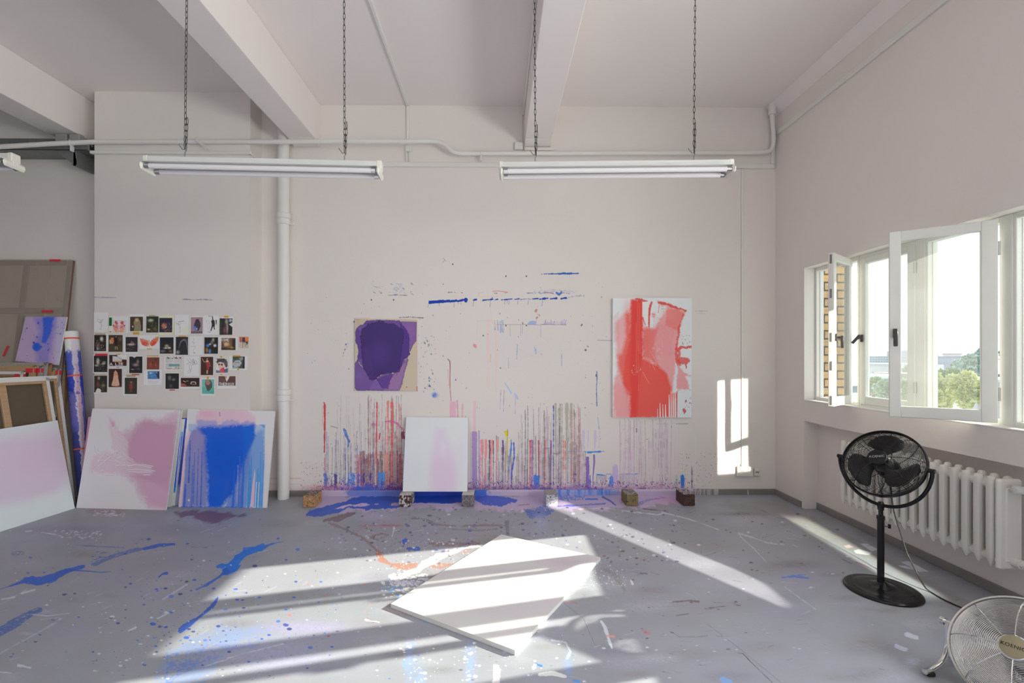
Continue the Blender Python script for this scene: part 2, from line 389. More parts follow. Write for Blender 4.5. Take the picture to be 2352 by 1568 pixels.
# ================================================================= ROOM
# ---- back wall, one surface; the worked-on zone in the middle carries years of drips
x0 = onY(690, 800, D).x; x1 = onY(1650, 800, D).x; z1 = onY(1150, 560, D).z
st = 0.0036
xs = np.concatenate([[XL, -7, -5.5, -4, -3], np.arange(x0, x1, st), [XW - 0.15, XW]])
zs = np.concatenate([[HC, 3.4, 3.0], np.arange(z1, 0.03, -st), [0.0]])
P3 = np.zeros((len(zs), len(xs), 3)); P3[..., 0] = xs[None]; P3[..., 1] = D; P3[..., 2] = zs[:, None]
U, V = uv_of(P3)
BW = Paint(U, V, (205, 203, 201), gain=(1.30, 1.30, 1.30), seed=21, cell=9)
BW.rgb[:] = WALLC
RED, PINK, LIL, PUR, BLU, CYB = (205, 60, 70), (222, 165, 180), (175, 150, 195), (110, 70, 165), (30, 75, 180), (30, 125, 215)
BRN, DGR, GRG, MAU = (120, 95, 95), (95, 90, 105), (150, 150, 132), (150, 110, 150)
# faint greyish worn area
for (u, v, ru, rv) in ((1180, 800, 120, 60), (900, 1060, 90, 60), (1230, 1060, 120, 70)):
    BW.glow(u, v, ru, rv, (190, 188, 194), 0.18, tex=0.6)
# long blue scrapes up the wall
for a, b, w in ((988,1017,7.5),(1018,1031,6),(1034,1048,5),(1052,1063,5)):
    BW.line([(a, 694.5 - (a-988)*.05), (b, 693 - (b-988)*.05)], w, (30, 65, 165), rag=0.7)
for a, b, w in ((1069,1070,8),(1087,1094,3),(1110,1132,2.6),(1136,1143,2),(1152,1176,3),(1180,1192,1.6),(1196,1215,2),(1215,1236,3),(1240,1258,4.2),(1264,1279,3.6),(1290,1300,5)):
    BW.line([(a, 690 - (a-1069)*.02), (b, 688.5 - (b-1069)*.02)], w, (35, 65, 160), rag=1.0)
for x in (985,1010,1044,1054,1060,1088,1127,1160,1166,1170,1190,1214,1246): BW.line([(x, 690), (x - 1.5, 690 + BW.rs.uniform(5, 16))], 0.9, (60, 70, 130), 0.7)
for a, b, w in ((1243,1256,1.6),(1260,1271,2.2),(1273,1285,2.2),(1283,1298,4.5),(1294,1312,4),(1315,1328,2.2)):
    BW.line([(a, 629.5 - (a-1243)*.02), (b, 629 - (b-1243)*.02)], w, (45, 95, 170), rag=0.8)
BW.line([(1210,673),(1235,671.5),(1252,673)], 2.4, (90,100,160), 0.8, rag=1, dry=.35); BW.line([(1250,671),(1262,672),(1272,674)], 2.2, (160,80,100), .8, rag=.6)
BW.poly([(1228,668),(1270,664),(1330,667),(1318,672),(1240,674)], (150,160,190), .45, rag=2, dry=.42)
BW.line([(1278,672),(1284,676),(1290,672)], 4, (55,95,185), .9, rag=.8); BW.line([(1294,672),(1308,674)], 2, (90,110,170), .7, rag=.8)
BW.line([(1305,682),(1320,680),(1342,679)], 3, (100,115,160), .6, rag=1.2, dry=.45)
BW.line([(1100,681),(1099,673),(1112,670)], 1, (215,160,150), .7); BW.line([(1132,669),(1145,668),(1166,671),(1160,673)], 1.8, (205,120,110), .8, rag=.3)
BW.line([(1100,681),(1160,680)], 1, (215,175,165), .6); BW.line([(1136,673.5),(1142,673.5)], 1.6, (110,60,60), .8)
for x, y in ((1162,633.5),(1209,633.5),(853,688),(904,688),(1162,747),(1209,747),(1040,606),(1110,770)): BW.line([(x,y),(x,y+1)], 2.6, (50,45,50))
BW.line([(1028,671),(1045,671)], 2, (90,85,110), .8, rag=.9, dry=.4); BW.line([(1060,672),(1062,672)], 1.6, (80,75,100))
BW.line([(1018,592),(1022,597),(1016,603)], 1, (120,130,175), .6, rag=.5); BW.line([(1020,594),(1025,600)], 1, (120,130,175), .6)
# marks over the purple sheet
BW.line([(893,678),(915,677.5),(935,678)], 1.3, (80,85,110), .8, rag=.4); BW.line([(905,677),(913,676)], 3, (70,105,180), .7, rag=.8)
for (u, v) in ((860,658),(870,659),(898,652),(910,650),(920,652),(912,660),(905,663),(925,662),(930,674),(945,674),(858,670),(872,670),(944,650)): BW.line([(u,v),(u+BW.rs.uniform(1,7),v+BW.rs.uniform(-1,4))], 1.5, (110,115,145), .7, rag=.8, dry=.3)
BW.poly([(905,655),(930,652),(932,672),(902,674)], (150,160,195), .35, rag=2, dry=.45); BW.line([(855,658),(880,658)], 1, (190,160,165), .6)
BW.line([(918,729),(945,728),(971,730)], 2.4, (110,75,110), .8, rag=.8, dry=.35); BW.line([(812,731),(850,730)], 1, (200,130,130), .6)
BW.line([(813,739),(813,738)], 2.5, (60,40,60)); BW.line([(959,735),(960,880)], 1.8, (235,190,195), .8, rag=.3); BW.line([(958,887),(958,898)], 1.6, RED)
# scattered marks
for (u, v, w, c) in ((795,790,4,(50,80,170)),(797,795,3,(70,80,150)),(793,801,2.4,(60,65,110)),(789,808,1.5,(90,90,120)),(788,815,1.5,(90,90,120)),(1090,793,6,(222,130,140)),(1232,711,4,(190,110,110)),(1238,722,2,(190,110,110)),(1234,728,2,(180,90,95)),(1200,741,2,(80,80,90)),(986,866,3,(45,70,150)),(985,874,3,(50,70,140)),(987,883,2.5,(60,70,120)),(1047,871,3,(70,100,190)),(1370,860,3,(60,70,120)),(976,787,3,(120,130,140)),(980,780,3,(120,130,150)),(985,792,2,(140,150,160)),(715,830,2.5,(170,175,190)),(724,826,2,(150,155,180)),(1349,794,2,(60,60,70)),(1337,745,2,(60,60,70)),(1188,792,2,(120,140,180)),(1345,803,2.4,(80,70,80))):
    BW.line([(u, v), (u + BW.rs.uniform(-2, 2), v + BW.rs.uniform(1, 4))], w, c, .85, rag=1.0)
BW.glow(998, 907, 5.5, 5.5, (60,95,190), 1.0, p=3, tex=.9); BW.glow(1000, 907, 8, 7, (120,145,210), .5, p=3, tex=1)
BW.poly([(690,815),(705,812),(735,835),(700,845)], (200,203,212), .5, rag=3, dry=.45)
BW.dots(60, 960, 1000, 770, 900, .4, 1.7, [(110,120,140),(60,75,130),(170,175,185)], .8, pw=1.6)
BW.dots(300, 700, 1560, 640, 1120, .3, 1.4, [(120,115,130),(80,90,140),(170,140,150),(60,60,70)], .7, pw=2)
BW.dots(260, 1560, 1700, 1040, 1128, .3, 1.1, [(120,115,130),(90,80,110)], .7)
BW.dots(240, 690, 760, 1060, 1128, .3, 1.3, [(190,120,150),(150,80,110),(200,150,160)], .7)
# ghost of a taped rectangle, pale drips below it
BW.line([(1095,737),(1130,736)], 1.2, (225,170,165), .8); BW.line([(1096,737),(1095,800)], 1.2, (225,185,180), .7)
for x, w in ((1119,3),(1123,3),(1139,5)): BW.line([(x,738),(x+.5,800),(x,900)], [w, w, 1.5], (228,190,185), .6, rag=.5)
BW.line([(1140,745.5),(1205,745),(1240,746)], 1, (130,120,125), .7); BW.line([(1242,745),(1300,745.5)], 1.2, (110,90,100), .8, rag=.4, dry=.2)
for x in (1136,1143,1149,1152,1155): BW.line([(x,735+BW.rs.uniform(0,4)),(x+1,756+BW.rs.uniform(0,9))], 1.8, (130,150,190), .7, rag=.6)
for x in (1172,1196,1200,1242): BW.line([(x,746),(x,766+BW.rs.uniform(0,8))], 1.6, (180,165,180), .7)
BW.poly([(1211,742),(1220,736),(1231,738),(1230,746),(1212,746)], (140,160,205), .8, rag=1.6)
for i in range(18):
    x = 1250 + i * 2.8; BW.line([(x, 745), (x + BW.rs.uniform(-2, 3), 733 + BW.rs.uniform(0, 7))], 1.5, (170,145,190), .75, rag=.4)
BW.line([(1235,704),(1232,716),(1236,728),(1231,738)], 1.6, (185,110,115), .7, rag=.8, dry=.45)
BW.line([(1597,714),(1625,714)], 1.4, (140,135,150), .7, rag=.6, dry=.3); BW.line([(1600,719),(1620,720)], 1, (150,145,160), .5, rag=.4, dry=.3)
BW.line([(1372,781),(1408,782)], 1, (100,95,100), .8); BW.line([(1120,671),(1128,720),(1131,740)], .8, (200,190,190), .6)
for pts, w, c in (([(1188,795),(1187,825)],1.5,(110,140,185)),([(1168,822),(1168,845)],1.2,(150,165,190)),([(1127,815),(1126,832)],1.6,(200,180,120)),([(1228,798),(1231,812)],3,(150,175,215)),([(1290,812),(1290,840)],1.3,(120,140,185)),([(1371,853),(1371,875),(1370,890),(1371,932)],2,(70,80,150)),([(1373,958),(1376,985)],1.2,(140,145,185)),([(1160,880),(1168,892),(1174,902)],3.4,(160,185,225)),([(1183,905),(1189,915)],5,(165,180,225)),([(1184,912),(1183,950)],1.3,(150,160,200)),([(1158,895),(1156,945)],1.2,(150,140,165)),([(1150,895),(1149,940)],1.3,(165,160,185))):
    BW.line(pts, w, c, .8, rag=.4)
# red thread and pink block
BW.line([(1028,824),(1033,829),(1034,840),(1033.5,870),(1034,895),(1036,920)], [1.6,2.2,2,1.6,1.4,1.2], (150,60,65), .9)
BW.line([(1029,848),(1030,870),(1034,896)], 1.5, (205,150,155), .7)
BW.rect(1033,921,1047,962,(215,168,186),.9,rag=.5); BW.line([(1050,920),(1052,962)], 3.5, (205,150,170), .8, rag=.4); BW.line([(1062,928),(1062,962)], 3, (228,150,155), .7, rag=.5)
BW.rect(1087,920,1093,995,(226,180,190),.8,rag=.6)
BW.rect(1084,990,1096,1124,(160,135,188),.9,rag=.6); BW.line([(1100,990),(1101,1120)], 3, (150,130,185), .8, rag=.4); BW.line([(1081,992),(1082,1120)], 1.6, (165,150,195), .6)
# dense drips (left part, centre, right part)
BW.drips(70, 845, 925, (905, 1010), (1115, 1128), .7, 1.8, [BRN, DGR, (150,100,100), (190,120,120)], .6)
BW.drips(90, 820, 926, (1035, 1060), (1118, 1128), .9, 2.6, [BRN, (150,80,90), (205,140,130), (110,80,120), (90,70,80)], .75)
BW.drips(46, 745, 830, (990, 1085), (1110, 1128), .7, 1.7, [DGR, BLU, (150,130,160), (120,110,140)], .6)
BW.drips(20, 760, 840, (900, 990), (1000, 1100), .6, 1.2, [(170,160,170)], .5)
for x, w, t in ((891,5,922),(898,2.5,926),(901,4.5,926),(917,2,928),(866,2,925)):
    BW.line([(x,t),(x+.5,t+60),(x,1110),(x,1124)], [w,w*.6,w*.5,w*.4], (222,105,100), .75, rag=.8)
BW.line([(866,925),(866,945),(864,1000),(863,1070)], [2.5,2.5,1.6,1], (205,80,95), .85, rag=.4); BW.line([(873,995),(871,1008)], 2.6, (190,60,80))
BW.line([(744,924),(746,930),(746,980),(745,1038)], [4,5,4,2.6], (200,65,75), .95, rag=.6); BW.line([(747,1044),(747,1090)], 2, (205,110,110), .7, rag=.6); BW.line([(741,932),(741,975)], 1, (215,140,140), .7)
BW.glow(858, 975, 6, 4, (180,90,150), .9, p=3, tex=.8); BW.line([(884,968),(900,966),(912,973),(922,982),(930,992)], [3,6,5,4,4], (190,110,160), .85, rag=1.6, dry=.3); BW.rect(922,990,930,1008,(140,45,90),.9,rag=1.2)
BW.line([(790,985),(796,1000),(801,1012),(800,1025)], [5,7,5,2], (50,110,185), .85, rag=1.4, dry=.2)
BW.line([(760,979),(768,980),(775,983)], 1.4, (80,80,90), .8); BW.line([(820,1044),(930,1044)], 1.2, (190,120,125), .8); BW.line([(840,1007),(930,1008)], .8, (215,160,165), .7)
BW.poly([(880,1048),(925,1046),(928,1125),(885,1125)], (205,150,150), .35, rag=3, dry=.35)
BW.poly([(818,1046),(828,1046),(826,1124),(818,1124)], (205,140,145), .55, rag=2); BW.poly([(882,1044),(892,1044),(892,1090),(880,1090)], (225,165,145), .6, rag=2)
for u0,v0,u1,c in ((798,1086,803,CYB),(806,1086,815,(70,145,220)),(820,1090,826,(110,100,185)),(868,1084,884,(70,145,215)),(849,1086,854,(85,60,150)),(834,1088,837,(70,60,130)),(744,1086,751,(80,120,200)),(767,1088,771,(60,60,140)),(760,1094,763,(90,110,170)),(770,1090,774,(90,70,120))):
    BW.rect(u0,v0,u1,1122,c,.85,rag=1.2)
BW.drips(95, 1100, 1345, (1000, 1060), (1118, 1132), .8, 2.0, [BRN, DGR, (150,110,150), (130,90,100), (200,160,160), (110,105,110)], .6)
BW.drips(60, 1190, 1335, (925, 1000), (1112, 1132), .6, 1.4, [(140,135,135), (170,150,165), (120,115,120)], .6)
BW.drips(50, 1100, 1350, (1060, 1100), (1120, 1134), 1.0, 3.0, [LIL, (200,170,200), (215,185,195), (110,80,130)], .6)
for x, w in ((1108,5),(1116,6),(1129,5),(1142,4.5),(1104,3)):
    BW.line([(x,1012),(x+1,1025),(x-1,1060),(x,1120)], [w*1.2,w,w*.6,w*.35], (224,140,145), .85, rag=.8)
for x, w, c in ((1124.5,3.2,(105,45,85)),(1133,2,(120,50,80)),(1155,3.2,(85,50,120)),(1217.5,2.6,(200,50,75)),(1222,4,(150,105,165)),(1237,3,(175,95,120)),(1251,3,(215,110,105)),(1265.5,3,(130,95,155)),(1271,1.6,(50,75,180)),(1294,1.8,(205,110,105)),(1298,1.6,(205,100,95))):
    t = 1012 if x != 1271 else 932
    BW.line([(x,t),(x+.5,t+20),(x,1070),(x,1122)], [w*1.3,w*1.2,w*.7,w*.5], c, .9, rag=.5)
BW.poly([(1158,990),(1168,988),(1167,1002),(1163,1004)], (218,195,40), .95, rag=.8); BW.line([(1165,1000),(1164,1040),(1162,1075)], [3,2,1], (200,185,70), .85); BW.line([(1166,985),(1166,1000)], 1, (110,100,70))
BW.line([(1175,1017),(1173,1035),(1171,1055),(1168,1090)], [3,4,2,1], (60,120,200), .85, rag=.5); BW.line([(1180,1017),(1181,1050),(1176,1080),(1175,1110)], [3.5,3.5,3,1.5], (55,90,190), .9, rag=.6)
for x, w in ((1276,5),(1287,4),(1291,2.5),(1302,8),(1312,6)):
    BW.line([(x,928),(x,945),(x,990),(x,1110)], [w,w,w*.55,w*.3], (155,155,138), .7, rag=.5)
for x, c in ((1319,(125,90,85)),(1329,(200,110,110)),(1332,(160,130,130)),(1314,(210,120,115)),(1284,(90,90,90)),(1250,(80,85,85)),(1206,(110,110,110)),(1212,(120,120,110))):
    BW.line([(x,925+BW.rs.uniform(0,20)),(x+.6,980),(x,1110)], 1.5, c, .8, rag=.25)
BW.rect(1225,1092,1239,1124,(60,120,205),.92,rag=1.2); BW.line([(1221,1095),(1221,1120)], 2.5, (90,110,200), .8)
BW.rect(1345,1048,1353.5,1118,(125,90,170),.9,rag=.8); BW.line([(1364.5,1045),(1365,1060),(1362,1095),(1362,1118)], [4,4,2,1.6], (125,85,165), .9)
BW.line([(1355,1092),(1356,1118)], 2.4, (30,95,195), .9, rag=.4)
for x, w in ((1340,7),(1351,3),(1367,7),(1377,2)): BW.line([(x,990),(x,1005),(x-1,1030)], [w,w,w*.3], (190,180,205), .7, rag=.4)
BW.line([(1305,1036.5),(1340,1037),(1388,1036)], 1.1, (90,120,190), .8); BW.line([(1351,1038.5),(1362,1038),(1374,1037),(1386,1036)], [5,4,3.5,2], (40,130,205), .95, rag=1.2)
BW.line([(1303,1052),(1320,1053)], 1.6, (90,140,190), .8, rag=.5); BW.line([(1273,1041.5),(1283,1042)], 1.2, (90,90,130)); BW.line([(1250,1029),(1262,1029)], 1, (100,90,150))
BW.rect(1318,1088,1325,1089.5,(70,70,120),.9); BW.line([(1318,1089),(1320,1106),(1323,1089)], 1, (80,80,130), .8)
BW.poly([(1406,1071),(1412,1066),(1419,1068),(1421,1120),(1405,1120)], (190,170,205), .85, rag=.6)
BW.line([(1371,1089),(1390,1091)], 3, (45,130,205), .95, rag=1); BW.line([(1392,1088.5),(1404,1088.5)], 1.2, CYB); BW.line([(1422,1088.5),(1440,1088.5),(1466,1088)], 1.8, (75,120,200), .9, rag=.6)
for x in range(1370, 1392, 3): BW.line([(x, 1091), (x, 1100 + BW.rs.uniform(0, 20))], 1, (70,80,130), .8)
for x in range(1424, 1460, 4): BW.line([(x, 1089), (x, 1098 + BW.rs.uniform(0, 20))], 1, (110,120,180), .8)
BW.poly([(1399,1096),(1404,1090),(1410,1096),(1408,1120),(1398,1118)], (35,130,215), .92, rag=1.2)
BW.poly([(1545,1092),(1561,1091),(1560,1118),(1545,1118)], (195,205,192), .85, rag=.6); BW.poly([(1563,1092),(1568,1089),(1572,1092),(1572,1121),(1564,1121)], (30,110,205), .95, rag=.5)
BW.line([(1589,1071),(1589.5,1090),(1589,1124)], 1.7, (90,80,120), .9, rag=.4); BW.line([(1598,1000),(1597,1120)], 1.1, (215,215,190), .7)
BW.line([(1508,973),(1535,973)], 1, (160,155,165), .7); BW.line([(1553,973),(1580,973)], 1.2, (110,110,120), .8, rag=.4, dry=.2); BW.line([(1462,984),(1462,992)], 2, (60,60,70))
BW.drips(70, 1420, 1560, (962, 1040), (1080, 1128), .8, 2.4, [(205,180,205), (215,195,210), (195,170,190), (185,165,185)], .5)
BW.drips(26, 1424, 1550, (960, 968), (1000, 1120), .7, 1.3, [(190,160,175), (170,150,170)], .6)
BW.drips(60, 1380, 1575, (1088, 1108), (1122, 1130), .8, 1.8, [(205,165,195), (190,160,190), (160,120,160)], .6, wob=.4)
BW.drips(24, 1490, 1545, (960, 1030), (1020, 1090), .8, 1.8, [(165,150,180)], .5)
# spray along the foot of the wall
for (u, ru, c, a) in ((1480,110,(212,178,205),.75),(1330,90,(190,150,195),.75),(1180,110,(175,130,165),.8),(1080,60,(190,150,175),.8),(960,80,(170,90,140),.7),(800,70,(190,120,170),.7),(740,50,(210,130,160),.6)):
    BW.glow(u, 1130, ru, 17, tuple(int(x * .88) for x in c), min(1, a + .15), p=3, tex=.45)
for (a_, b_, h_, c) in ((778,925,20,(60,95,190)),(800,860,26,(60,110,200)),(1195,1300,13,(70,80,180)),(1240,1420,7,(60,110,200)),(925,1080,10,(30,75,190)),(1340,1400,14,(120,80,160)),(860,925,22,(115,75,135))):
    pts = [(a_, 1131)] + [(a_ + (b_ - a_) * i / 9, 1131 - h_ * (0.5 + 0.5 * BW.rs.rand()) * math.sin(math.pi * (i + .6) / 10.2)) for i in range(10)] + [(b_, 1131)]
    BW.poly(pts, c, .85, rag=5, soft=5, dry=.25)
for (u, ru, c, a) in ((1130,40,(110,70,120),.55),(1200,50,(80,70,160),.5),(1290,50,(110,80,150),.45),(900,40,(110,60,120),.6),(840,50,(70,90,185),.6),(775,30,(120,90,170),.5),(1370,40,(110,75,150),.5),(1450,60,(180,130,175),.5),(1530,45,(185,140,180),.5)):
    BW.glow(u, 1129, ru, 10, c, a, p=2, tex=.9)
BW.dots(1500, 740, 1560, 1106, 1129, .4, 1.4, [(110,70,130),(70,80,170),(150,90,140),(90,60,110)], .8, pw=1.5)
BW.dots(700, 730, 1600, 1098, 1130, .4, 1.5, [(110,70,130),(70,80,170),(170,100,140),(120,90,110)], .75, pw=1.5)
BW.dots(260, 735, 935, 1085, 1130, .4, 1.6, [(70,80,170),(150,80,120),(60,110,200)], .75, pw=1.5)
o = grid_mesh('wall_back', P3, BW.rgb, M_wpaint); tag(o, None, None, kind='structure')

# ---- chimney pier standing proud of the back wall
pxl, pxr = onY(217, 800, PY).x, onY(575, 800, PY).x
b = B(); b.box((pxl, PY + .002, 0), (pxr, D, HC)); o = b.build('wall_pier', M_wall); tag(o, None, None, kind='structure')
zt, zb = onY(400, 676, PY).z, onY(400, 694, PY).z
xs = np.arange(pxl, pxr + .004, (pxr - pxl) / 330); zs = np.concatenate([[HC, 3, zt + .01], np.arange(zt, zb, -.004), [zb - .01, .8, 0]])
Q = np.zeros((len(zs), len(xs), 3)); Q[..., 0] = xs[None]; Q[..., 1] = PY; Q[..., 2] = zs[:, None]; U, V = uv_of(Q)
pp = Paint(U, V, (200, 200, 200), seed=3, cell=6); pp.rgb[:] = WALLC
pp.line([(215,682.5),(266,683.5)], 1.3, (110,120,180), .8, rag=.3); pp.line([(420,687),(440,688),(470,688),(487,689)], 1.6, (110,125,175), .75, rag=.9, dry=.25); pp.line([(455,687),(484,687)], 2, (140,150,185), .5, rag=1, dry=.4)
f = grid_mesh('face', Q, pp.rgb, M_wpaint, o)

# ---- floor: one sheet of worn grey paint with years of splashes
xs = np.concatenate([[XL, -8, -6, -5], np.arange(-4.35, 2.93, .0033), [2.95, 3.05]])
vr = np.arange(1136.5, 1590, .85)
ys = EYE * FPX / (vr - HY)                       # rows get finer towards the viewer
ys = np.concatenate([[D + .0], ys[ys < D - .002], [1.2, 0.2, -2, YR]])
P3 = np.zeros((len(ys), len(xs), 3)); P3[..., 0] = xs[None]; P3[..., 1] = ys[:, None]
U, V = uv_of(P3); V[-4:] = np.maximum(V[-4:], np.array([1700, 1800, 1900, 2000])[:, None])
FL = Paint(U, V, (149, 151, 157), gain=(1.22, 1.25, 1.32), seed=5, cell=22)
FL.rgb *= (1 + (FL.ns[..., None] - .5) * .14 + (FL.n2[..., None] - .5) * .05)
GR = (149, 151, 157); FB = (28, 85, 190); FB2 = (25, 110, 205); WH = (215, 213, 222); LW = (200, 195, 210); BR = (112, 88, 88)
F_ = FL
# darker near the walls; bluish/lilac stains
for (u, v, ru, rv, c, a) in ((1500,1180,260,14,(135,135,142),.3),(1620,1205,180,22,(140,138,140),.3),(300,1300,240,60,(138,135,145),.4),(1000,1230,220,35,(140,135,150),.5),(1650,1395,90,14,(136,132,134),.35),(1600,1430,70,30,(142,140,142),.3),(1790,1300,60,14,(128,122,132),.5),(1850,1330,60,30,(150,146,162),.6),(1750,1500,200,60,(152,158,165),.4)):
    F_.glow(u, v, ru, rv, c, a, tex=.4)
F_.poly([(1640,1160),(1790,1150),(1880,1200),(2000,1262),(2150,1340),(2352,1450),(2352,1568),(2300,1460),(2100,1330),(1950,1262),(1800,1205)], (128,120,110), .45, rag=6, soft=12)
for _ in range(150):
    u_r, v_r = F_.rs.uniform(0, 2250), 1150 + 410 * F_.rs.rand() ** .8; r_ = F_.rs.uniform(10, 60)
    F_.glow(u_r, v_r, r_ * 1.4, r_ * .32, [(128,126,128),(140,132,128),(150,150,166),(162,160,172),(132,130,146),(170,172,178)][F_.rs.randint(6)], F_.rs.uniform(.25, .6), p=3, tex=.7)
# pink and lilac wash along the wall foot
F_.poly([(715,1160),(740,1134),(1580,1134),(1600,1150),(1540,1160),(1400,1166),(1260,1170),(1180,1172),(1000,1166),(860,1172),(760,1176)], (190,172,200), .85, rag=7, soft=6)
F_.glow(1530, 1146, 40, 9, (200,150,180), .7, tex=.3); F_.glow(1140,1165,60,8,(185,165,185),.6,tex=.5); F_.glow(860,1185,50,14,(170,165,185),.8,tex=.4)
F_.poly([(704,1182),(712,1172),(742,1163),(790,1150),(830,1137),(930,1137),(935,1150),(900,1158),(925,1163),(880,1170),(835,1168),(800,1166),(770,1178),(735,1187),(706,1184)], FB, .92, rag=3, dry=.12)
F_.line([(770,1168),(800,1160),(840,1159),(870,1157)], [3,6,5,2], (215,190,215), .9, rag=2.4, dry=.2)
F_.poly([(938,1136),(1068,1136),(1068,1152),(1020,1156),(940,1154)], (20,75,190), .97, rag=1.5); F_.line([(944,1157),(1060,1158)], 1.6, (200,200,215), .8, rag=.5)
F_.poly([(1085,1137),(1150,1137),(1196,1146),(1180,1157),(1150,1163),(1115,1160),(1088,1150)], (35,85,195), .9, rag=3, dry=.22)
F_.poly([(1275,1137),(1345,1138),(1335,1148),(1280,1149)], (60,120,210), .75, rag=4, dry=.38); F_.line([(1280,1162),(1330,1160),(1390,1156)], 3, (60,95,190), .8, rag=1.5, dry=.25); F_.line([(1385,1141),(1402,1150),(1414,1160)], [5,3.5,2], (60,75,165), .9, rag=1.2)
F_.line([(1345,1146),(1372,1146)], 3, (40,110,205), .9, rag=1); F_.line([(1466,1158),(1486,1148),(1530,1142)], [5,5,2], (100,115,190), .7, rag=2, dry=.3)
F_.poly([(1205,1170),(1255,1160),(1275,1172),(1262,1185),(1215,1188)], (45,85,180), .75, rag=5, dry=.32); F_.glow(1240,1195,18,30,(160,170,205),.45,tex=.8); F_.line([(1190,1160),(1215,1158)],3,(110,85,90),.6,rag=1.5,dry=.3)
F_.line([(1330,1168),(1390,1166),(1460,1176),(1510,1182),(1530,1178)], 2, (205,200,215), .7, rag=1.4, dry=.25)
F_.line([(1520,1176),(1560,1186),(1600,1197),(1650,1216)], [3,2.4,2,1.6], (200,200,210), .75, rag=.8, dry=.2); F_.line([(1478,1168),(1518,1172)], 2, (70,65,75), .8, rag=.8)
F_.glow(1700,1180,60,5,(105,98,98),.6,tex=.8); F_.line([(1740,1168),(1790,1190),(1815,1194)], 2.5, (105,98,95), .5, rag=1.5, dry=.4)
# brown swirl left of the white board
F_.line([(745,1195),(775,1190),(805,1183),(815,1178)], [8,14,10,4], (110,82,88), .75, rag=4, dry=.22)
F_.line([(755,1200),(790,1214),(830,1232),(860,1258),(880,1283)], [5,4,4,5,6], (125,100,98), .65, rag=2.4, dry=.25)
F_.line([(850,1232),(875,1225),(892,1228),(870,1240),(850,1234)], 3, (120,95,92), .6, rag=1.5, dry=.3)
F_.line([(868,1270),(878,1286),(900,1296),(935,1301),(955,1296)], [12,13,12,12,8], (165,118,98), .85, rag=4, dry=.2)
F_.line([(978,1299),(1010,1300),(1048,1294)], [7,8,6], (165,120,102), .8, rag=3, dry=.2); F_.line([(1060,1272),(1075,1262)], 10, (165,125,110), .6, rag=3, dry=.3); F_.line([(985,1248),(1025,1250),(1100,1248)], 7, (125,100,95), .7, rag=3, dry=.3)
F_.line([(945,1190),(975,1192),(1000,1204),(1060,1208),(1110,1206),(1160,1206)], [3,5,5,4,4,3], (120,98,98), .65, rag=2, dry=.22); F_.line([(1030,1214),(1100,1218),(1140,1215)], 4, (115,95,95), .5, rag=2, dry=.3)
F_.poly([(1159,1195),(1169,1194),(1171,1230),(1162,1230)], (110,110,118), .7, rag=1)
F_.line([(830,1208),(880,1206),(925,1207)], 2.4, (175,90,115), .7, rag=1.5, dry=.2); F_.line([(905,1210),(903,1225),(900,1232)], 2, (200,205,210), .8, rag=.6); F_.line([(905,1218),(918,1217)], 1.6, (200,205,210), .7)
F_.poly([(923,1240),(930,1234),(937,1238),(932,1246),(928,1252)], FB, .9, rag=1.5); F_.line([(938,1259),(960,1260)], 6, FB, .85, rag=2, dry=.15)
# lilac-white pour
F_.line([(1105,1253),(1080,1255),(1055,1262),(1035,1270),(1000,1284),(975,1295),(960,1310),(935,1318),(918,1326)], [5,8,6,8,14,18,12,12,6], (222,215,238), .93, rag=3, dry=.12)
F_.dots(220, 895, 985, 1318, 1345, .8, 3.2, [(225,218,240),(205,198,220)], .9, ell=1.6); F_.dots(90, 875, 960, 1335, 1372, 1, 3.2, [(215,210,230),(130,170,215),(225,220,240)], .85, ell=1.6)
F_.line([(893,1356),(905,1354)], 4, (90,150,210), .9, rag=1); F_.line([(919,1350),(925,1351)], 4, (90,150,210), .9, rag=1)
F_.dots(300, 860, 1080, 1235, 1320, .4, 1.8, [(222,216,232),(120,100,100),(190,180,190)], .8, ell=1.5)
# maroon patches
F_.poly([(395,1172),(440,1172),(520,1178),(575,1184),(530,1190),(505,1202),(470,1202),(445,1188),(400,1182)], (112,72,92), .8, rag=4, soft=5); F_.poly([(180,1167),(260,1170),(300,1172),(270,1182),(200,1178)], (140,105,115), .55, rag=4, soft=5); F_.glow(150,1215,120,12,(135,118,135),.5,tex=.3)
F_.dots(60, 215, 290, 1172, 1186, .5, 1.5, [(205,195,205)], .8, ell=2); F_.line([(222,1180),(240,1181),(270,1182)], 1.4, (205,195,205), .7, rag=.8, dry=.3)
F_.line([(95,1222),(120,1226),(138,1230)], 2, (205,200,212), .8, rag=.6); F_.dots(70, 140, 232, 1218, 1236, .5, 1.6, [(200,195,208)], .8, ell=2); F_.line([(60,1220),(72,1219)], 4, (190,188,198), .7, rag=1)
# blue sweeps on the left
F_.line([(-8,1356),(20,1346),(50,1336),(75,1329)], [3,5,10,14], (30,90,185), .95, rag=1.6); F_.line([(60,1333),(95,1333),(125,1324),(150,1312),(178,1305),(192,1302)], [14,17,15,8,8,5], (32,92,188), .95, rag=2.6, dry=.06)
F_.line([(150,1308),(200,1311),(232,1314),(255,1312)], [5,3,2,1.4], (36,90,180), .9, rag=.5); F_.line([(112,1338),(128,1330)], 6, (35,95,190), .8, rag=2)
F_.line([(215,1295),(255,1280),(300,1266),(340,1258)], [12,15,12,9], (60,95,160), .75, rag=3.5, dry=.35); F_.line([(330,1261),(365,1252),(400,1249)], [7,8,5], (38,92,182), .95, rag=1.4); F_.line([(208,1262),(240,1270),(272,1265)], 4, (60,90,150), .6, rag=2.5, dry=.4)
F_.line([(170,1251),(230,1255),(285,1257)], 1.8, (75,100,155), .7, rag=.8, dry=.15); F_.line([(440,1256),(475,1257)], 1.8, (80,100,150), .7, rag=.8)
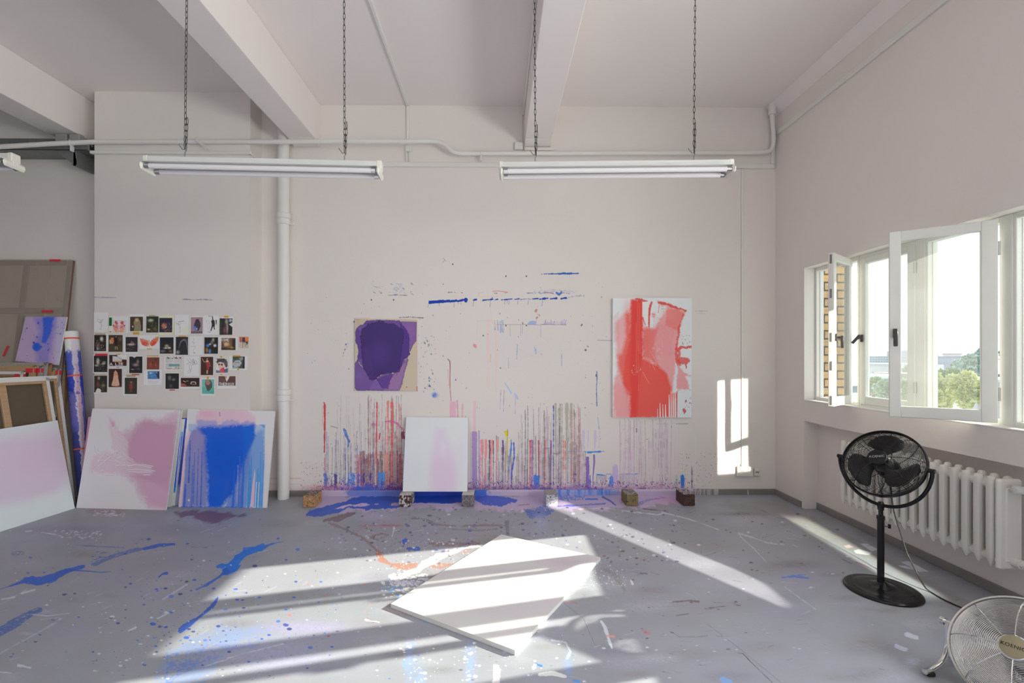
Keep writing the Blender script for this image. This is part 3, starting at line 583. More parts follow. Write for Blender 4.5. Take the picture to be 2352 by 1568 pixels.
F_.line([(655,1243),(630,1247),(612,1253),(598,1260)], [3,4,7,12], (35,105,195), .95, rag=1.8, dry=.05)
F_.line([(606,1254),(585,1262),(562,1270),(545,1284),(535,1300),(520,1312)], [10,11,14,20,24,20], FB2, .96, rag=3.5, dry=.08); F_.line([(500,1300),(512,1296),(520,1306)], [5,5,8], FB2, .9, rag=2)
F_.line([(520,1310),(505,1322),(488,1334),(470,1345),(452,1354)], [14,7,8,9,6], (35,90,185), .9, rag=2.6, dry=.25); F_.line([(560,1260),(580,1257),(600,1259)], 3.5, FB2, .85, rag=1)
F_.line([(500,1372),(494,1382),(485,1395),(470,1405),(455,1418),(435,1432),(415,1447)], [6,8,9,9,10,13,12], (35,85,175), .92, rag=2.2, dry=.1); F_.line([(365,1325),(372,1318),(383,1316)], [2,3,7], FB, .9, rag=.8)
F_.line([(-5,1452),(15,1443),(45,1424),(70,1408),(90,1400)], [22,22,17,13,10], (55,95,165), .8, rag=3, dry=.3); F_.line([(30,1272),(50,1269)], 7, (85,100,140), .6, rag=3, dry=.35)
F_.line([(0,1388),(30,1372),(62,1352)], 1.6, (190,188,200), .6, rag=.8, dry=.3); F_.line([(0,1500),(40,1478),(110,1440),(140,1420)], [3,2.5,4,4], (175,185,205), .6, rag=1.2, dry=.35); F_.line([(373,1377),(400,1360),(430,1342)], [3,4,2], (180,182,200), .8, rag=.8)
F_.line([(362,1420),(385,1408),(400,1402)], 2.4, (200,200,215), .8, rag=.8, dry=.1); F_.line([(50,1362),(80,1354)], 4, (200,200,212), .8, rag=1.2); F_.line([(5,1376),(32,1371)], 3.4, (200,200,212), .8, rag=1.2)
F_.line([(75,1411),(110,1414),(160,1408)], 1.6, (195,200,215), .7, rag=.6); F_.line([(295,1448),(312,1440)], 5, (200,205,215), .8, rag=1.6); F_.line([(42,1527),(70,1533)], 6, (195,198,210), .8, rag=2); F_.line([(0,1543),(25,1545)], 3, (195,198,210), .7, rag=1.4)
# pale blue square of overspray, bottom
F_.poly([(384,1496),(500,1440),(560,1436),(640,1440),(560,1470),(520,1500),(470,1568),(345,1590)], (115,145,200), .5, rag=6, soft=6, dry=.38); F_.poly([(384,1500),(480,1480),(560,1475),(600,1460),(600,1490),(520,1500),(400,1560),(380,1590)], (75,110,190), .45, rag=5, dry=.45)
F_.line([(384,1498),(384,1590)], 1.6, (90,130,205), .7); F_.glow(700,1440,110,16,(170,160,200),.5,tex=.5); F_.glow(620,1500,130,40,(170,175,215),.45,tex=.5); F_.line([(470,1530),(560,1500),(650,1478)], 3, (200,198,225), .6, rag=1.5, dry=.3)
for (u, v, h) in ((940,1520,46),(1080,1525,50),(965,1560,30)):
    F_.glow(u, v, 11, h, (140,165,215), .55, tex=.9); F_.dots(34, u - 14, u + 14, v - h, v + h, .7, 2.8, [(225,222,238),(130,165,220),(215,210,230)], .85, ell=1.4)
F_.poly([(1133,1524),(1150,1524),(1148,1575),(1131,1575)], (222,212,228), .8, rag=3, dry=.25); F_.line([(1240,1549),(1270,1546),(1298,1553)], [8,12,7], (215,222,235), .95, rag=1.2)
F_.line([(1268,1470),(1300,1476),(1310,1496),(1302,1512)], [3,4,4,3], (205,210,228), .6, rag=1.8, dry=.3); F_.glow(1305,1530,9,30,(130,160,215),.5,tex=.8); F_.line([(1230,1524),(1244,1529)], 5, (60,120,210), .9, rag=1); F_.line([(1318,1562),(1330,1565)], 6, (70,140,215), .9, rag=.8); F_.line([(1660,1560),(1676,1566)], 12, (120,165,215), .8, rag=2)
F_.line([(1381,1427),(1390,1440),(1398,1468),(1406,1490)], [5,8,8,3], (205,212,222), .85, rag=1.4, dry=.15); F_.line([(1393,1460),(1410,1461)], 5, (215,150,140), .8, rag=1.4); F_.line([(1298,1384),(1310,1380),(1325,1385)], 3, (185,100,105), .6, rag=1.5, dry=.3); F_.line([(1480,1450),(1492,1455)], 8, (185,110,120), .6, rag=2.5, dry=.3)
F_.glow(930,1395,34,14,(205,150,150),.5,tex=.6); F_.line([(835,1405),(848,1395),(850,1385)], 4, (205,140,135), .5, rag=2, dry=.3); F_.line([(840,1424),(870,1428)], 6, (215,215,232), .6, rag=2.5, dry=.3)
# right-hand scratches and smears
F_.line([(1698,1225),(1730,1234),(1760,1246),(1800,1250)], 2.4, (190,192,202), .75, rag=1.4, dry=.3); F_.line([(1700,1232),(1730,1258),(1760,1290)], 1.6, (195,198,208), .7, rag=.8, dry=.25); F_.line([(1800,1345),(1840,1375),(1875,1400)], 1.8, (195,198,208), .6, rag=1, dry=.35)
F_.line([(1795,1326),(1820,1324),(1858,1327)], [2,5,4], (70,115,200), .9, rag=1.6, dry=.1); F_.line([(1818,1322),(1850,1319)], 2.5, (80,120,200), .8, rag=1)
F_.line([(1545,1382),(1580,1379),(1605,1381)], [2,5,2.5], (105,90,88), .8, rag=1.6, dry=.25); F_.line([(1620,1398),(1660,1392),(1700,1390)], [4,4,2.5], (110,95,92), .8, rag=2, dry=.3); F_.line([(1640,1383),(1680,1384),(1695,1389)], 2.4, (125,105,100), .7, rag=1, dry=.2)
F_.line([(1553,1413),(1582,1409)], 2, (85,80,85), .8, rag=.6); F_.line([(1540,1450),(1560,1462),(1600,1463),(1625,1459)], 1.6, (120,110,110), .6, rag=.8, dry=.2); F_.line([(1460,1357),(1500,1359),(1540,1362)], 1.6, (160,130,135), .7, rag=.8, dry=.25)
F_.line([(1694,1499),(1706,1500),(1730,1525),(1775,1568)], [2,3.4,2.2,1.4], (70,62,66), .85, rag=.6); F_.line([(1625,1433),(1700,1490),(1800,1572)], 1, (100,98,102), .7); F_.line([(1296,1385),(1340,1420),(1366,1480)], 1, (95,95,100), .7)
F_.line([(1500,1395),(1600,1388)], .9, (120,118,120), .5); F_.line([(1935,1284),(1958,1295)], 1.6, (70,65,75), .8); F_.line([(1965,1290),(1990,1300),(2018,1318)], [3,2.2,1.4], (130,75,95), .8, rag=.8); F_.line([(1820,1250),(1832,1256)], 1.5, (190,190,198), .7)
F_.line([(1375,1305),(1400,1310),(1420,1325),(1436,1355)], [8,10,12,5], (128,122,120), .5, rag=4, dry=.25); F_.dots(130, 1330, 1440, 1292, 1345, .4, 1.4, [(210,210,216),(225,225,232)], .85, ell=1.4)
F_.line([(1450,1333),(1453,1341)], 5, (215,220,225), .9); F_.line([(1471,1316),(1486,1317)], 3, (85,82,90), .8, rag=.9)
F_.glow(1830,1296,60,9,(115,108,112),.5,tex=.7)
for q in ([(1962,1264),(1972,1260),(2004,1268),(1996,1274),(1966,1270)],[(1976,1249),(1992,1249),(2017,1262),(2002,1266)],[(2068,1290),(2088,1288),(2132,1312),(2110,1312)],[(2062,1299),(2080,1298),(2100,1308),(2080,1306)]): F_.poly(q, (205,208,214), .85, rag=1)
F_.poly([(1938,1253),(1950,1250),(1960,1256),(1945,1258)], (205,180,182), .8, rag=.8); F_.line([(2218,1340),(2250,1352),(2282,1368)], 1.2, (200,185,180), .8)
F_.line([(2083,1456),(2105,1465)], 8, (200,208,218), .75, rag=2.5, dry=.2); F_.line([(2060,1484),(2080,1492)], 8, (195,203,215), .7, rag=2.5, dry=.2); F_.glow(2095,1520,18,12,(180,188,202),.6,tex=.8)
# general splashes
F_.dots(300, 20, 780, 1235, 1560, .4, 2.6, [FB, (40,70,150), (60,110,190), (30,50,110)], .85, ell=1.8, pw=4)
F_.dots(220, 20, 900, 1215, 1560, .4, 1.8, [(205,205,215), (190,195,208), (225,225,235)], .8, ell=1.7, pw=4)
F_.dots(90, 330, 560, 1330, 1500, .6, 3.2, [FB, (35,60,140), (80,120,200)], .85, ell=2.0, pw=2.6); F_.dots(26, 180, 480, 1360, 1560, .8, 3, [(205,208,218)], .8, ell=2, pw=2)
F_.dots(80, 900, 1400, 1450, 1566, .6, 3.2, [(225,225,235),(215,212,228),(200,200,215)], .85, ell=1.5, pw=3.4); F_.dots(34, 640, 1000, 1330, 1560, .5, 2.4, [RED, (215,120,120), (90,150,215), (60,120,210)], .85, ell=1.7, pw=2.4)
F_.dots(520, 780, 1560, 1165, 1290, .4, 2, [(205,205,215), (70,80,150), (120,90,90), (60,60,70)], .75, ell=1.9, pw=2.4)
F_.dots(420, 1450, 2200, 1180, 1560, .4, 2.4, [(70,68,74), (205,208,214), (85,80,90), (120,80,90)], .8, ell=1.8, pw=4)
F_.dots(36, 1500, 1960, 1420, 1560, .8, 3, [(205,212,222), (195,200,212)], .7, ell=1.7, pw=3)
F_.dots(260, 0, 2352, 1190, 1566, .4, 1.6, [(80,78,84), (110,108,112)], .7, ell=2.4)
def scr(n, u0, u1, v0, v1, l0, l1, col, a, w=1.2, ang=(-.6, .6)):
    for _ in range(n):
        u = FL.rs.uniform(u0, u1); v = FL.rs.uniform(v0, v1); L = FL.rs.uniform(l0, l1); t = FL.rs.uniform(*ang)
        FL.line([(u, v), (u + L * math.cos(t), v + L * math.sin(t) * .6)], w, col, a, rag=.5, dry=.25)
scr(70, 1450, 2250, 1180, 1560, 8, 40, (112,108,110), .55); scr(50, 0, 900, 1200, 1560, 8, 40, (180,182,195), .5, ang=(-1, -.2)); scr(60, 900, 1900, 1180, 1560, 8, 40, (185,188,196), .45)
def floor_mat():
    m = mat('worn_grey_floor_paint', GR, 0.42, var=0.05, vscale=3, bump=0.12, bscale=45, attr='paint', spec=0.45)
    N = m.node_tree.nodes; L = m.node_tree.links; p = N['Principled BSDF']
    src = p.inputs['Base Color'].links[0].from_socket; tcn = [n for n in N if n.type == 'TEX_COORD'][0]; last = src
    for (sc, thr, col, sd) in ((30, .055, (.55,.55,.60,1), 3.1), (24, .05, (.08,.09,.13,1), 9.7), (60, .07, (.52,.52,.57,1), 17.3), (13, .05, (.03,.13,.5,1), 25.9)):
        mp = N.new('ShaderNodeMapping'); mp.inputs['Location'].default_value = (sd, sd * 1.7, 0); mp.inputs['Scale'].default_value = (1, 1.0, 1); L.new(tcn.outputs['Object'], mp.inputs[0])
        vo = N.new('ShaderNodeTexVoronoi'); vo.inputs['Scale'].default_value = sc; L.new(mp.outputs[0], vo.inputs[0])
        sp = N.new('ShaderNodeSeparateColor'); L.new(vo.outputs['Color'], sp.inputs[0])
        md = N.new('ShaderNodeMath'); md.operation = 'SUBTRACT'; md.inputs[1].default_value = 0.72; md.use_clamp = True; L.new(sp.outputs[0], md.inputs[0])
        mu = N.new('ShaderNodeMath'); mu.operation = 'MULTIPLY'; mu.inputs[1].default_value = thr * 3.4; L.new(md.outputs[0], mu.inputs[0])
        lt = N.new('ShaderNodeMath'); lt.operation = 'LESS_THAN'; L.new(vo.outputs['Distance'], lt.inputs[0]); L.new(mu.outputs[0], lt.inputs[1])
        sc2 = N.new('ShaderNodeMath'); sc2.operation = 'MULTIPLY'; sc2.inputs[1].default_value = 0.75; L.new(lt.outputs[0], sc2.inputs[0])
        mx = N.new('ShaderNodeMix'); mx.data_type = 'RGBA'; L.new(sc2.outputs[0], mx.inputs[0]); L.new(last, mx.inputs[6]); mx.inputs[7].default_value = col; last = mx.outputs[2]
    L.new(last, p.inputs['Base Color'])
    nz = N.new('ShaderNodeTexNoise'); nz.inputs['Scale'].default_value = 5; nz.inputs['Detail'].default_value = 6; L.new(tcn.outputs['Object'], nz.inputs[0])
    mr = N.new('ShaderNodeMapRange'); mr.inputs[3].default_value = .32; mr.inputs[4].default_value = .62; L.new(nz.outputs[0], mr.inputs[0]); L.new(mr.outputs[0], p.inputs['Roughness'])
    return m
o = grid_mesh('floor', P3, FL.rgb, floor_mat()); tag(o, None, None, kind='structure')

# ---- painted baseboard on the back wall (paint-covered in the middle, bare grey at the ends)
xa = onY(618, 1133, D).x; bz = 0.056
xs = np.arange(xa, XW, .004); zs = np.array([bz + .004, bz, bz * .8, bz * .6, bz * .4, bz * .2, 0.0])
Q = np.zeros((len(zs) + 1, len(xs), 3)); Q[..., 0] = xs[None]; Q[0, :, 1] = D; Q[1:, :, 1] = D - .012; Q[0, :, 2] = bz + .003; Q[1:, :, 2] = zs[:, None] ; Q[1, :, 2] = bz
U, V = uv_of(Q); V = np.maximum.accumulate(V + np.arange(V.shape[0])[:, None] * .01, 0)
bb = Paint(U, V, (128, 124, 120), gain=(1.05,) * 3, seed=31, cell=8)
bb.rect(735, 1100, 1592, 1160, (200, 185, 212), .93, rag=3, soft=8); bb.rect(735, 1120, 1592, 1128, (215,205,222), .7)
bb.rect(800, 1100, 935, 1160, (70,115,205), .75, rag=6, soft=12); bb.rect(938, 1100, 1070, 1160, (18,72,190), .97, rag=2); bb.rect(1080, 1100, 1122, 1160, (35,105,210), .9, rag=5, soft=5)
bb.rect(1275, 1100, 1420, 1160, (110,150,220), .6, rag=7, soft=10, dry=.2); bb.rect(1375, 1120, 1384, 1160, (30,110,210), .9, rag=2)
bb.drips(30, 1270, 1400, (1124, 1128), (1134, 1142), 2, 5, [(60,120,210),(110,150,220)], .7, wob=.3); bb.drips(20, 1590, 1650, (1124, 1127), (1134, 1142), 1.5, 4, [(195,190,195)], .8, wob=.3); bb.line([(1718,1127),(1719,1142)], 3, (205,200,195), .9)
M_bb = mat('painted_baseboard', (0.5,) * 3, 0.55, attr='paint', bump=.3, bscale=40)
o = grid_mesh('baseboard_back', Q, bb.rgb, M_bb); tag(o, None, None, kind='structure')
b = B(); b.cbox((pxr, D - .014, 0), (xa, D - .001, bz), .003); b.build('baseboard_back', M_baseb)['kind'] = 'structure'
b = B(); b.cbox((XW - .012, 4.452, 0), (XW - .0005, D, .06), .003); b.box((XW - .004, 4.44, 0), (3.05, 4.449, .06)); b.cbox((3.036, YR, 0), (3.049, 4.44, .06), .003)
o = b.build('baseboard_right', M_baseb); o['kind'] = 'structure'

# ---- window wall with its ribbon opening, window ledge and radiator niche
WT, WB, WY = 2.288, 1.033, 4.405
b = B(); XO = 3.10
b.box((XW, YR, WT), (XO, D, HC)); o = b.build('wall_right', M_wall); o['kind'] = 'structure'
b = B(); b.box((XW, WY, .0), (XO, D, WT)); b.build('wall_right', M_wall)['kind'] = 'structure'
b = B(); b.box((XW, YR, .834), (XO, WY, WB)); b.build('wall_right', M_wall)['kind'] = 'structure'
b = B(); b.box((3.05, YR, 0), (XO, WY, .834)); b.build('wall_right', M_wall)['kind'] = 'structure'
b = B(); b.box((XW, YR, WB), (XO, -4.2, WT)); b.build('wall_right', M_wall)['kind'] = 'structure'
b = B(); b.box((XL - .1, YR, 0), (XL, D, HC)); b.build('wall_left', M_wall)['kind'] = 'structure'
b = B(); y = YR   # rear wall with a window ribbon added for the fill lamp (behind the viewer)
b.box((XL, y - .1, 0), (XW, y, .9)); b.box((XL, y - .1, 2.9), (XW, y, HC)); b.box((XL, y - .1, .9), (-5.6, y, 2.9)); b.box((2.6, y - .1, .9), (XW, y, 2.9))
for x in (-3.6, -1.5, .6): b.box((x, y - .08, .9), (x + .1, y - .02, 2.9))
b.build('wall_rear', M_wall)['kind'] = 'structure'
b = B(); b.box((XL, YR, HC), (XO, D, HC + .1)); b.build('ceiling', M_ceil)['kind'] = 'structure'
for i, (xa_, xb_) in enumerate(((-4.44, -4.15), (-2.11, -1.835), (.282, .553))):
    b = B(); b.box((xa_, YR, 3.65), (xb_, D, HC)); 
    # splayed bearing at the wall
    b.add([(xa_ , D - .16, 3.65), (xb_, D - .16, 3.65), (xb_, D - .001, 3.62), (xa_, D - .001, 3.62), (xa_, D - .16, 3.66), (xb_, D - .16, 3.66), (xb_, D - .001, 3.66), (xa_, D - .001, 3.66)], [(0,3,2,1),(0,1,5,4),(1,2,6,5),(3,0,4,7),(2,3,7,6)])
    b.build('trim_%d' % (i + 1), M_ceil, bevel=.008)['kind'] = 'structure'
b = B(); b.add([(XW - .10, YR, HC - .001), (XW - .001, YR, HC - .10), (XW - .001, YR, HC - .001), (XW - .10, D - .001, HC - .001), (XW - .001, D - .001, HC - .10), (XW - .001, D - .001, HC - .001)], [(0,1,4,3),(0,2,1),(3,4,5)])
b.build('trim_4', M_ceil)['kind'] = 'structure'

# ---- windows: frames in a row, some casements standing open
FX0, FX1 = 3.02, 3.085
M_hinge = mat('worn_hinge', (.55, .54, .50), .5, metal=.3)
def casement(win, hinge, d, w, z0, z1, handle, side, open_=True, style='tee'):
    """hinge point (x, y), unit direction d from hinge to free edge; parts: sash > pane, handle, hinge"""
    hx, hy = hinge; d = Vector((d[0], d[1], 0)).normalized(); n = Vector((-d.y, d.x, 0)) * side
    M = Matrix((d, n, Vector((0, 0, 1)))).transposed().to_4x4(); M.translation = Vector((hx, hy, 0))
    t = .040; a = .060 if open_ else .052
    b = B()
    b.cbox((0, 0, z0), (a + .012, t, z1), .004, M); b.cbox((w - a, 0, z0), (w, t, z1), .004, M)
    b.cbox((a + .01, .001, z1 - a), (w - a + .002, t - .001, z1 - .001), .004, M); b.cbox((a + .01, .001, z0 + .001), (w - a + .002, t - .001, z0 + a + .012), .004, M)
    s = b.build('sash', M_frame, win)
    b = B(); b.box((a, t * .45, z0 + a), (w - a + .006, t * .45 + .004, z1 - a + .004), M); b.build('pane', M_glass, s)
    b = B(); zc = (z0 + z1) / 2 - .06; xh = w - a * .5; yh = -.002 if handle > 0 else t + .002; k = -1 if handle > 0 else 1
    b.cbox((xh - .011, min(yh, yh + k*.012), zc - .03), (xh + .011, max(yh, yh + k*.012), zc + .03), .003, M)
    b.tube([M @ Vector((xh, yh, zc)), M @ Vector((xh, yh + k * .045, zc))], .008, 8)
    if style == 'down': b.cbox((xh - .011, min(yh + k*.035, yh + k*.055), zc - .085), (xh + .011, max(yh + k*.035, yh + k*.055), zc + .012), .004, M)
    else: b.tube([M @ Vector((xh - .028, yh + k * .045, zc + .022)), M @ Vector((xh + .045, yh + k * .045, zc - .036))], .011, 8)
    b.build('handle', M_dark, s, smooth=True)
    for zz in (z0 + .17, z1 - .17):
        b = B(); b.cyl(M @ Vector((-.006, -.004 if not open_ else t / 2, zz - .04)), M @ Vector((-.006, -.004 if not open_ else t / 2, zz + .04)), .009, 10); b.build('hinge', M_hinge, s, smooth=True)
    if open_ and side < 0:
        b = B()
        for zz in (z0 + .05, z0 + .32, zc, z1 - .32, z1 - .05): b.cbox((w - .001, t * .35, zz - .035), (w + .003, t * .7, zz + .035), .001, M)
        b.build('latch', M_galv, s)
    return s
def window(i, y0, y1, cs):
    w = bpy.data.objects.new('window_%d' % i, None); _link(w, None, (FX0, (y0 + y1) / 2, WB)); w['kind'] = 'structure'
    f = .020; z0, z1 = WB, WT
    b = B(); b.cbox((FX0, y0, z0), (FX1, y0 + f, z1), .003); b.cbox((FX0, y1 - f, z0), (FX1, y1, z1), .003); b.cbox((FX0 + .001, y0 + f - .002, z1 - .036), (FX1 - .001, y1 - f + .002, z1), .003); b.cbox((FX0 + .001, y0 + f - .002, z0), (FX1 - .001, y1 - f + .002, z0 + .034), .003)
    b.box((FX0 + .032, y0 + f, z0 + .03), (FX1, y0 + f + .006, z1 - .03)); b.box((FX0 + .032, y1 - f - .006, z0 + .03), (FX1, y1 - f, z1 - .03))
    b.build('frame', M_frame, w)
    cs(w, y0, y1)
    return w
sz0, sz1 = WB + .022, WT - .026
window(1, 3.862, 4.40, lambda w, a, c: casement(w, (2.985, 3.885), (-.79, -.61), .455, sz0, sz1, 1, -1, style='down'))
window(2, 3.318, 3.858, lambda w, a, c: casement(w, (FX0 - .006, a + .016), (0, 1), c - a - .032, sz0, sz1, 1, -1, open_=False))
window(3, 2.752, 3.258, lambda w, a, c: casement(w, (2.985, 2.755), (-.797, .604), .498, sz0, sz1, -1, 1, style='down'))
window(4, 2.19, 2.698, lambda w, a, c: casement(w, (2.985, 2.21), (-.85, -.53), .48, sz0, sz1, 1, -1, style='down'))
b = B(); b.cbox((FX0 - .004, 3.256, WB), (FX1 - .01, 3.320, WT), .004); b.cbox((FX0 - .004, 2.696, WB), (FX1 - .01, 2.754, WT), .004); yy = 2.19; k = 0; offs = []
while yy > -3.9:
    b.cbox((FX0 - .004, yy - .055, WB), (FX1 + .01, yy + .002, WT), .004); yy -= .055; offs.append(yy); yy -= .54
b.build('trim_5', M_frame)['kind'] = 'structure'
for i, y in enumerate(offs[:9]):
    if i % 2 == 0: window(5 + i, y - .54, y, lambda w, a, c: casement(w, (FX0 - .006, a + .016), (0, 1), c - a - .032, sz0, sz1, 1, -1, open_=False))
    else: window(5 + i, y - .54, y, lambda w, a, c: casement(w, (FX0 - .006, a + .016), (0, 1), c - a - .032, sz0, sz1, 1, -1, open_=False))
b = B(); b.cbox((XW - .004, YR + .8, WB - .004), (FX0 + .01, WY - .002, WB + .006), .003); b.build('trim_6', M_trimw)['kind'] = 'structure'
# ================================================================= PIPES, CONDUITS, TRAY
def arc(c, u, v, r, a0, a1, n=8): c, u, v = Vector(c), Vector(u), Vector(v); return [c + u * (r * math.cos(a0 + (a1 - a0) * i / n)) + v * (r * math.sin(a0 + (a1 - a0) * i / n)) for i in range(n + 1)]
# drain pipe in the corner beside the pier
px_, pyy = onY(650, 800, 4.78).x, 4.79
t = thing('drain_pipe', 'thick white vertical drain pipe with collars beside the pier', 'pipe', (px_, pyy, 0))
b = B(); b.cyl((px_, pyy, 0.0), (px_, pyy, HC), .056, 28); b.build('pipe', M_pipe, t, smooth=True)
for zt_, zb_, tg in ((onY(650, 485, 4.72).z, onY(650, 512, 4.72).z, 1), (onY(650, 894, 4.72).z, onY(650, 922, 4.72).z, 1)):
    b = B(); b.lathe([(.057, zb_), (.066, zb_ + .004), (.066, (zt_ + zb_) / 2 - .004), (.061, (zt_ + zb_) / 2), (.069, (zt_ + zb_) / 2 + .006), (.069, zt_ - .006), (.057, zt_)], Matrix.Translation((px_, pyy, 0)), 28)
    b.cbox((px_ + .06, pyy - .012, zb_), (px_ + .105, pyy + .012, zb_ + .018), .003); b.build('collar', M_pipe, t, smooth=True)
# heating pipe that runs along the wall, steps down and turns up in the corner
t = thing('wall_pipe', 'long white pipe along the upper back wall with a step down, rising in the corner', 'pipe', (-1, 4.6, 3.6))
P = []
for (px, py, Y) in ((-260, 362, 4.3), (0, 337, 4.45), (120, 330, 4.56), (217, 326, 4.615), (420, 325.5, 4.615), (700, 325, 4.64), (940, 324.5, 4.70), (990, 324, 4.72)): P.append(onY(px, py, Y))
for (px, py) in ((1005, 325), (1016, 329), (1026, 336), (1034, 344), (1043, 350), (1056, 352)): P.append(onY(px, py, 4.74))
P += [onY(1100, 352, 4.80), onY(1300, 352, 4.82), onY(1740, 350, 4.82)]
e = onY(1763, 348, 4.82); P += [e, onY(1770, 345, 4.82), onY(1775, 336, 4.82), onY(1777, 322, 4.82), onY(1776, 300, 4.81), onY(1773, 262, 4.79)]
b = B(); b.tube(P, .0225, 14); b.build('pipe', M_pipe, t, smooth=True)
c = onY(1774, 264, 4.79); c2 = onY(1774, 236, 4.79); b = B(); b.cyl(c, c2, .036, 18); b.build('ceiling_sleeve', M_pipe, t, smooth=True)
for px, py, Y in ((1105, 352, 4.80), (163, 329, 4.585)):
    c = onY(px, py, Y); b = B(); b.tube(arc(c, (0, 1, 0), (0, 0, 1), .027, 0, 2 * math.pi, 14)[:-1], .004, 6, closed=True); b.cbox(c + Vector((-.008, -.006, -.075)), c + Vector((.008, .03, -.02)), .003); b.build('pipe_clip', M_pipe, t, smooth=True)
c = onY(460, 324, 4.60)
b = B(); b.tube([c + Vector((-.03, -.024, .03)), c + Vector((-.02, -.03, -.01)), c + Vector((.03, -.022, -.05)), c + Vector((.08, -.01, -.095))], .005, 8); b.tube([c + Vector((-.02, -.024, .03)), c + Vector((-.01, -.03, -.012)), c + Vector((.04, -.022, -.04)), c + Vector((.095, -.01, -.08))], .005, 8)
b.build('cable_tie', M_pipe, t, smooth=True)
# flat cable ducts
def duct(name, label, boxes, cat='cable duct', m=None):
    b = B()
    for lo, hi in boxes: b.cbox([min(a, c) for a, c in zip(lo, hi)], [max(a, c) for a, c in zip(lo, hi)], .004)
    return tag(b.build(name, m or M_trimw), label, cat)
zt, zb = onY(1300, 377, D).z, onY(1300, 384, D).z; xr = onY(1777, 380, D).x; xc = onY(1704, 400, D).x
xl0 = onY(671, 375, D).x
duct('cable_duct', 'thin white horizontal cable duct across the back wall behind the lamps', [((xl0 - .0, D - .022, zb - .008), (xr, D - .002, zt + .006))])
duct('cable_duct', 'thin white vertical cable duct down to the wall sockets', [((xc - .010, D - .016, onY(1704, 1068, D).z), (xc + .010, D - .002, zb - .012))])
xv = onY(1773, 350, D).x
duct('cable_duct', 'short white vertical duct behind the rising pipe in the corner', [((xv - .016, D - .02, zt + .008), (xv + .016, D - .002, onY(1773, 300, D).z))])
duct('cable_duct', 'long white cable duct high along the window wall', [((XW - .022, -1.5, 3.748), (XW - .001, D - .075, 3.795))])
xa, xb = onY(1198, 300, D).x, onY(937, 300, D).x
zt2 = onY(937, 332, D).z
t = thing('ceiling_duct', 'thin white conduit along the ceiling, dropping to a small box', 'conduit', (xb, D - .01, 3.6))
b = B(); b.cbox((xb - .013, D - .02, onY(937, 345, D).z), (xb + .013, D - .002, HC - .001), .003); b.cbox((xb - .013, YR + 1, HC - .02), (xb + .013, D - .002, HC - .001), .003); b.build('conduit', M_trimw, t)
c = onY(937, 338, 4.82); b = B(); b.cbox((c.x - .032, D - .035, c.z - .032), (c.x + .032, D - .002, c.z + .03), .004); b.build('junction_box', M_trimw, t)
b = B(); b.cyl((xb - .017, D - .012, onY(937, 344, D).z), (xb - .017, D - .012, zt + .007), .006, 8); b.cyl((xb + .017, D - .012, onY(937, 344, D).z), (xb + .017, D - .012, zt + .007), .006, 8); b.build('cable', M_trimw, t, smooth=True)
t = thing('beam_conduit', 'thin white conduit beside the middle beam above a wall box', 'conduit', (xa, D - .01, 3.6))
b = B(); b.cyl((xa, D - .012, onY(1198, 330, D).z), (xa, D - .012, HC - .09), .008, 8); b.cbox((.258, YR + 1, HC - .105), (.280, D - .02, HC - .085), .003); b.cyl((xa, D - .012, HC - .09), (.268, D - .025, HC - .095), .009, 8); b.build('conduit', M_trimw, t, smooth=True)
c = onY(1194, 337, D); b = B(); b.cbox((c.x - .055, D - .035, c.z - .04), (c.x + .03, D - .002, c.z + .035), .004); b.build('junction_box', M_trimw, t)
b = B(); b.cbox((.282, D - .05, 3.58), (.585, D - .002, 3.612), .004); tag(b.build('bearing_plate', M_wall), 'shallow plaster ledge under the end of the middle beam', 'ledge')
# duct around the pier
p = onY(217, 352, PY); q = onY(575, 356, PY)
b = B(); b.cbox((pxl - .02, PY - .035, p.z - .014), (pxr + .018, PY - .001, p.z + .014), .004); b.cbox((pxr + .001, PY - .03, p.z - .014), (pxr + .02, D - .03, p.z + .014), .004)
tag(b.build('pier_cable_duct', M_trimw), 'white cable duct wrapping around the pier under the pipe', 'cable duct')
# perforated tray with boxes, far left
t = thing('cable_tray', 'perforated galvanised cable tray fixed to the wall, far upper corner', 'cable tray', (-4.6, 4.7, 3.6))
z = onY(100, 345, 4.65).z; zt_ = onY(100, 318, 4.86).z; xe = onY(212, 330, 4.7).x
b = B(); b.box((-7.2, 4.64, z), (xe, 4.86, z + .004)); b.box((-7.2, 4.86, z), (xe, 4.864, zt_)); b.box((-7.2, 4.64, z), (xe, 4.644, z + .045))
for i in range(34):
    x = xe - .09 - i * .09; b.box((x, 4.857, z + .02), (x + .012, 4.8595, zt_ - .01)); b.box((x, 4.637, z + .012), (x + .035, 4.6395, z + .02)); b.box((x, 4.637, z + .028), (x + .035, 4.6395, z + .036))
b.build('tray', M_galv, t)
bx = onY(182, 340, 4.7).x
b = B(); b.prism([(0, 0), (-.20, 0), (-.03, -.12), (-.03, -.145), (.012, -.15), (.02, -.12)], (bx, 4.65, z - .002), (1, 0, 0), (0, 0, 1), (0, 1, 0), .004); b.box((bx - .012, 4.65, z - .15), (bx + .02, 4.864, z - .002)); b.build('bracket', M_galv, t)
b = B(); b.box((onY(175, 330, 4.7).x, 4.655, z + .005), (xe, 4.67, z + .075)); b.build('rail', M_grey, t)
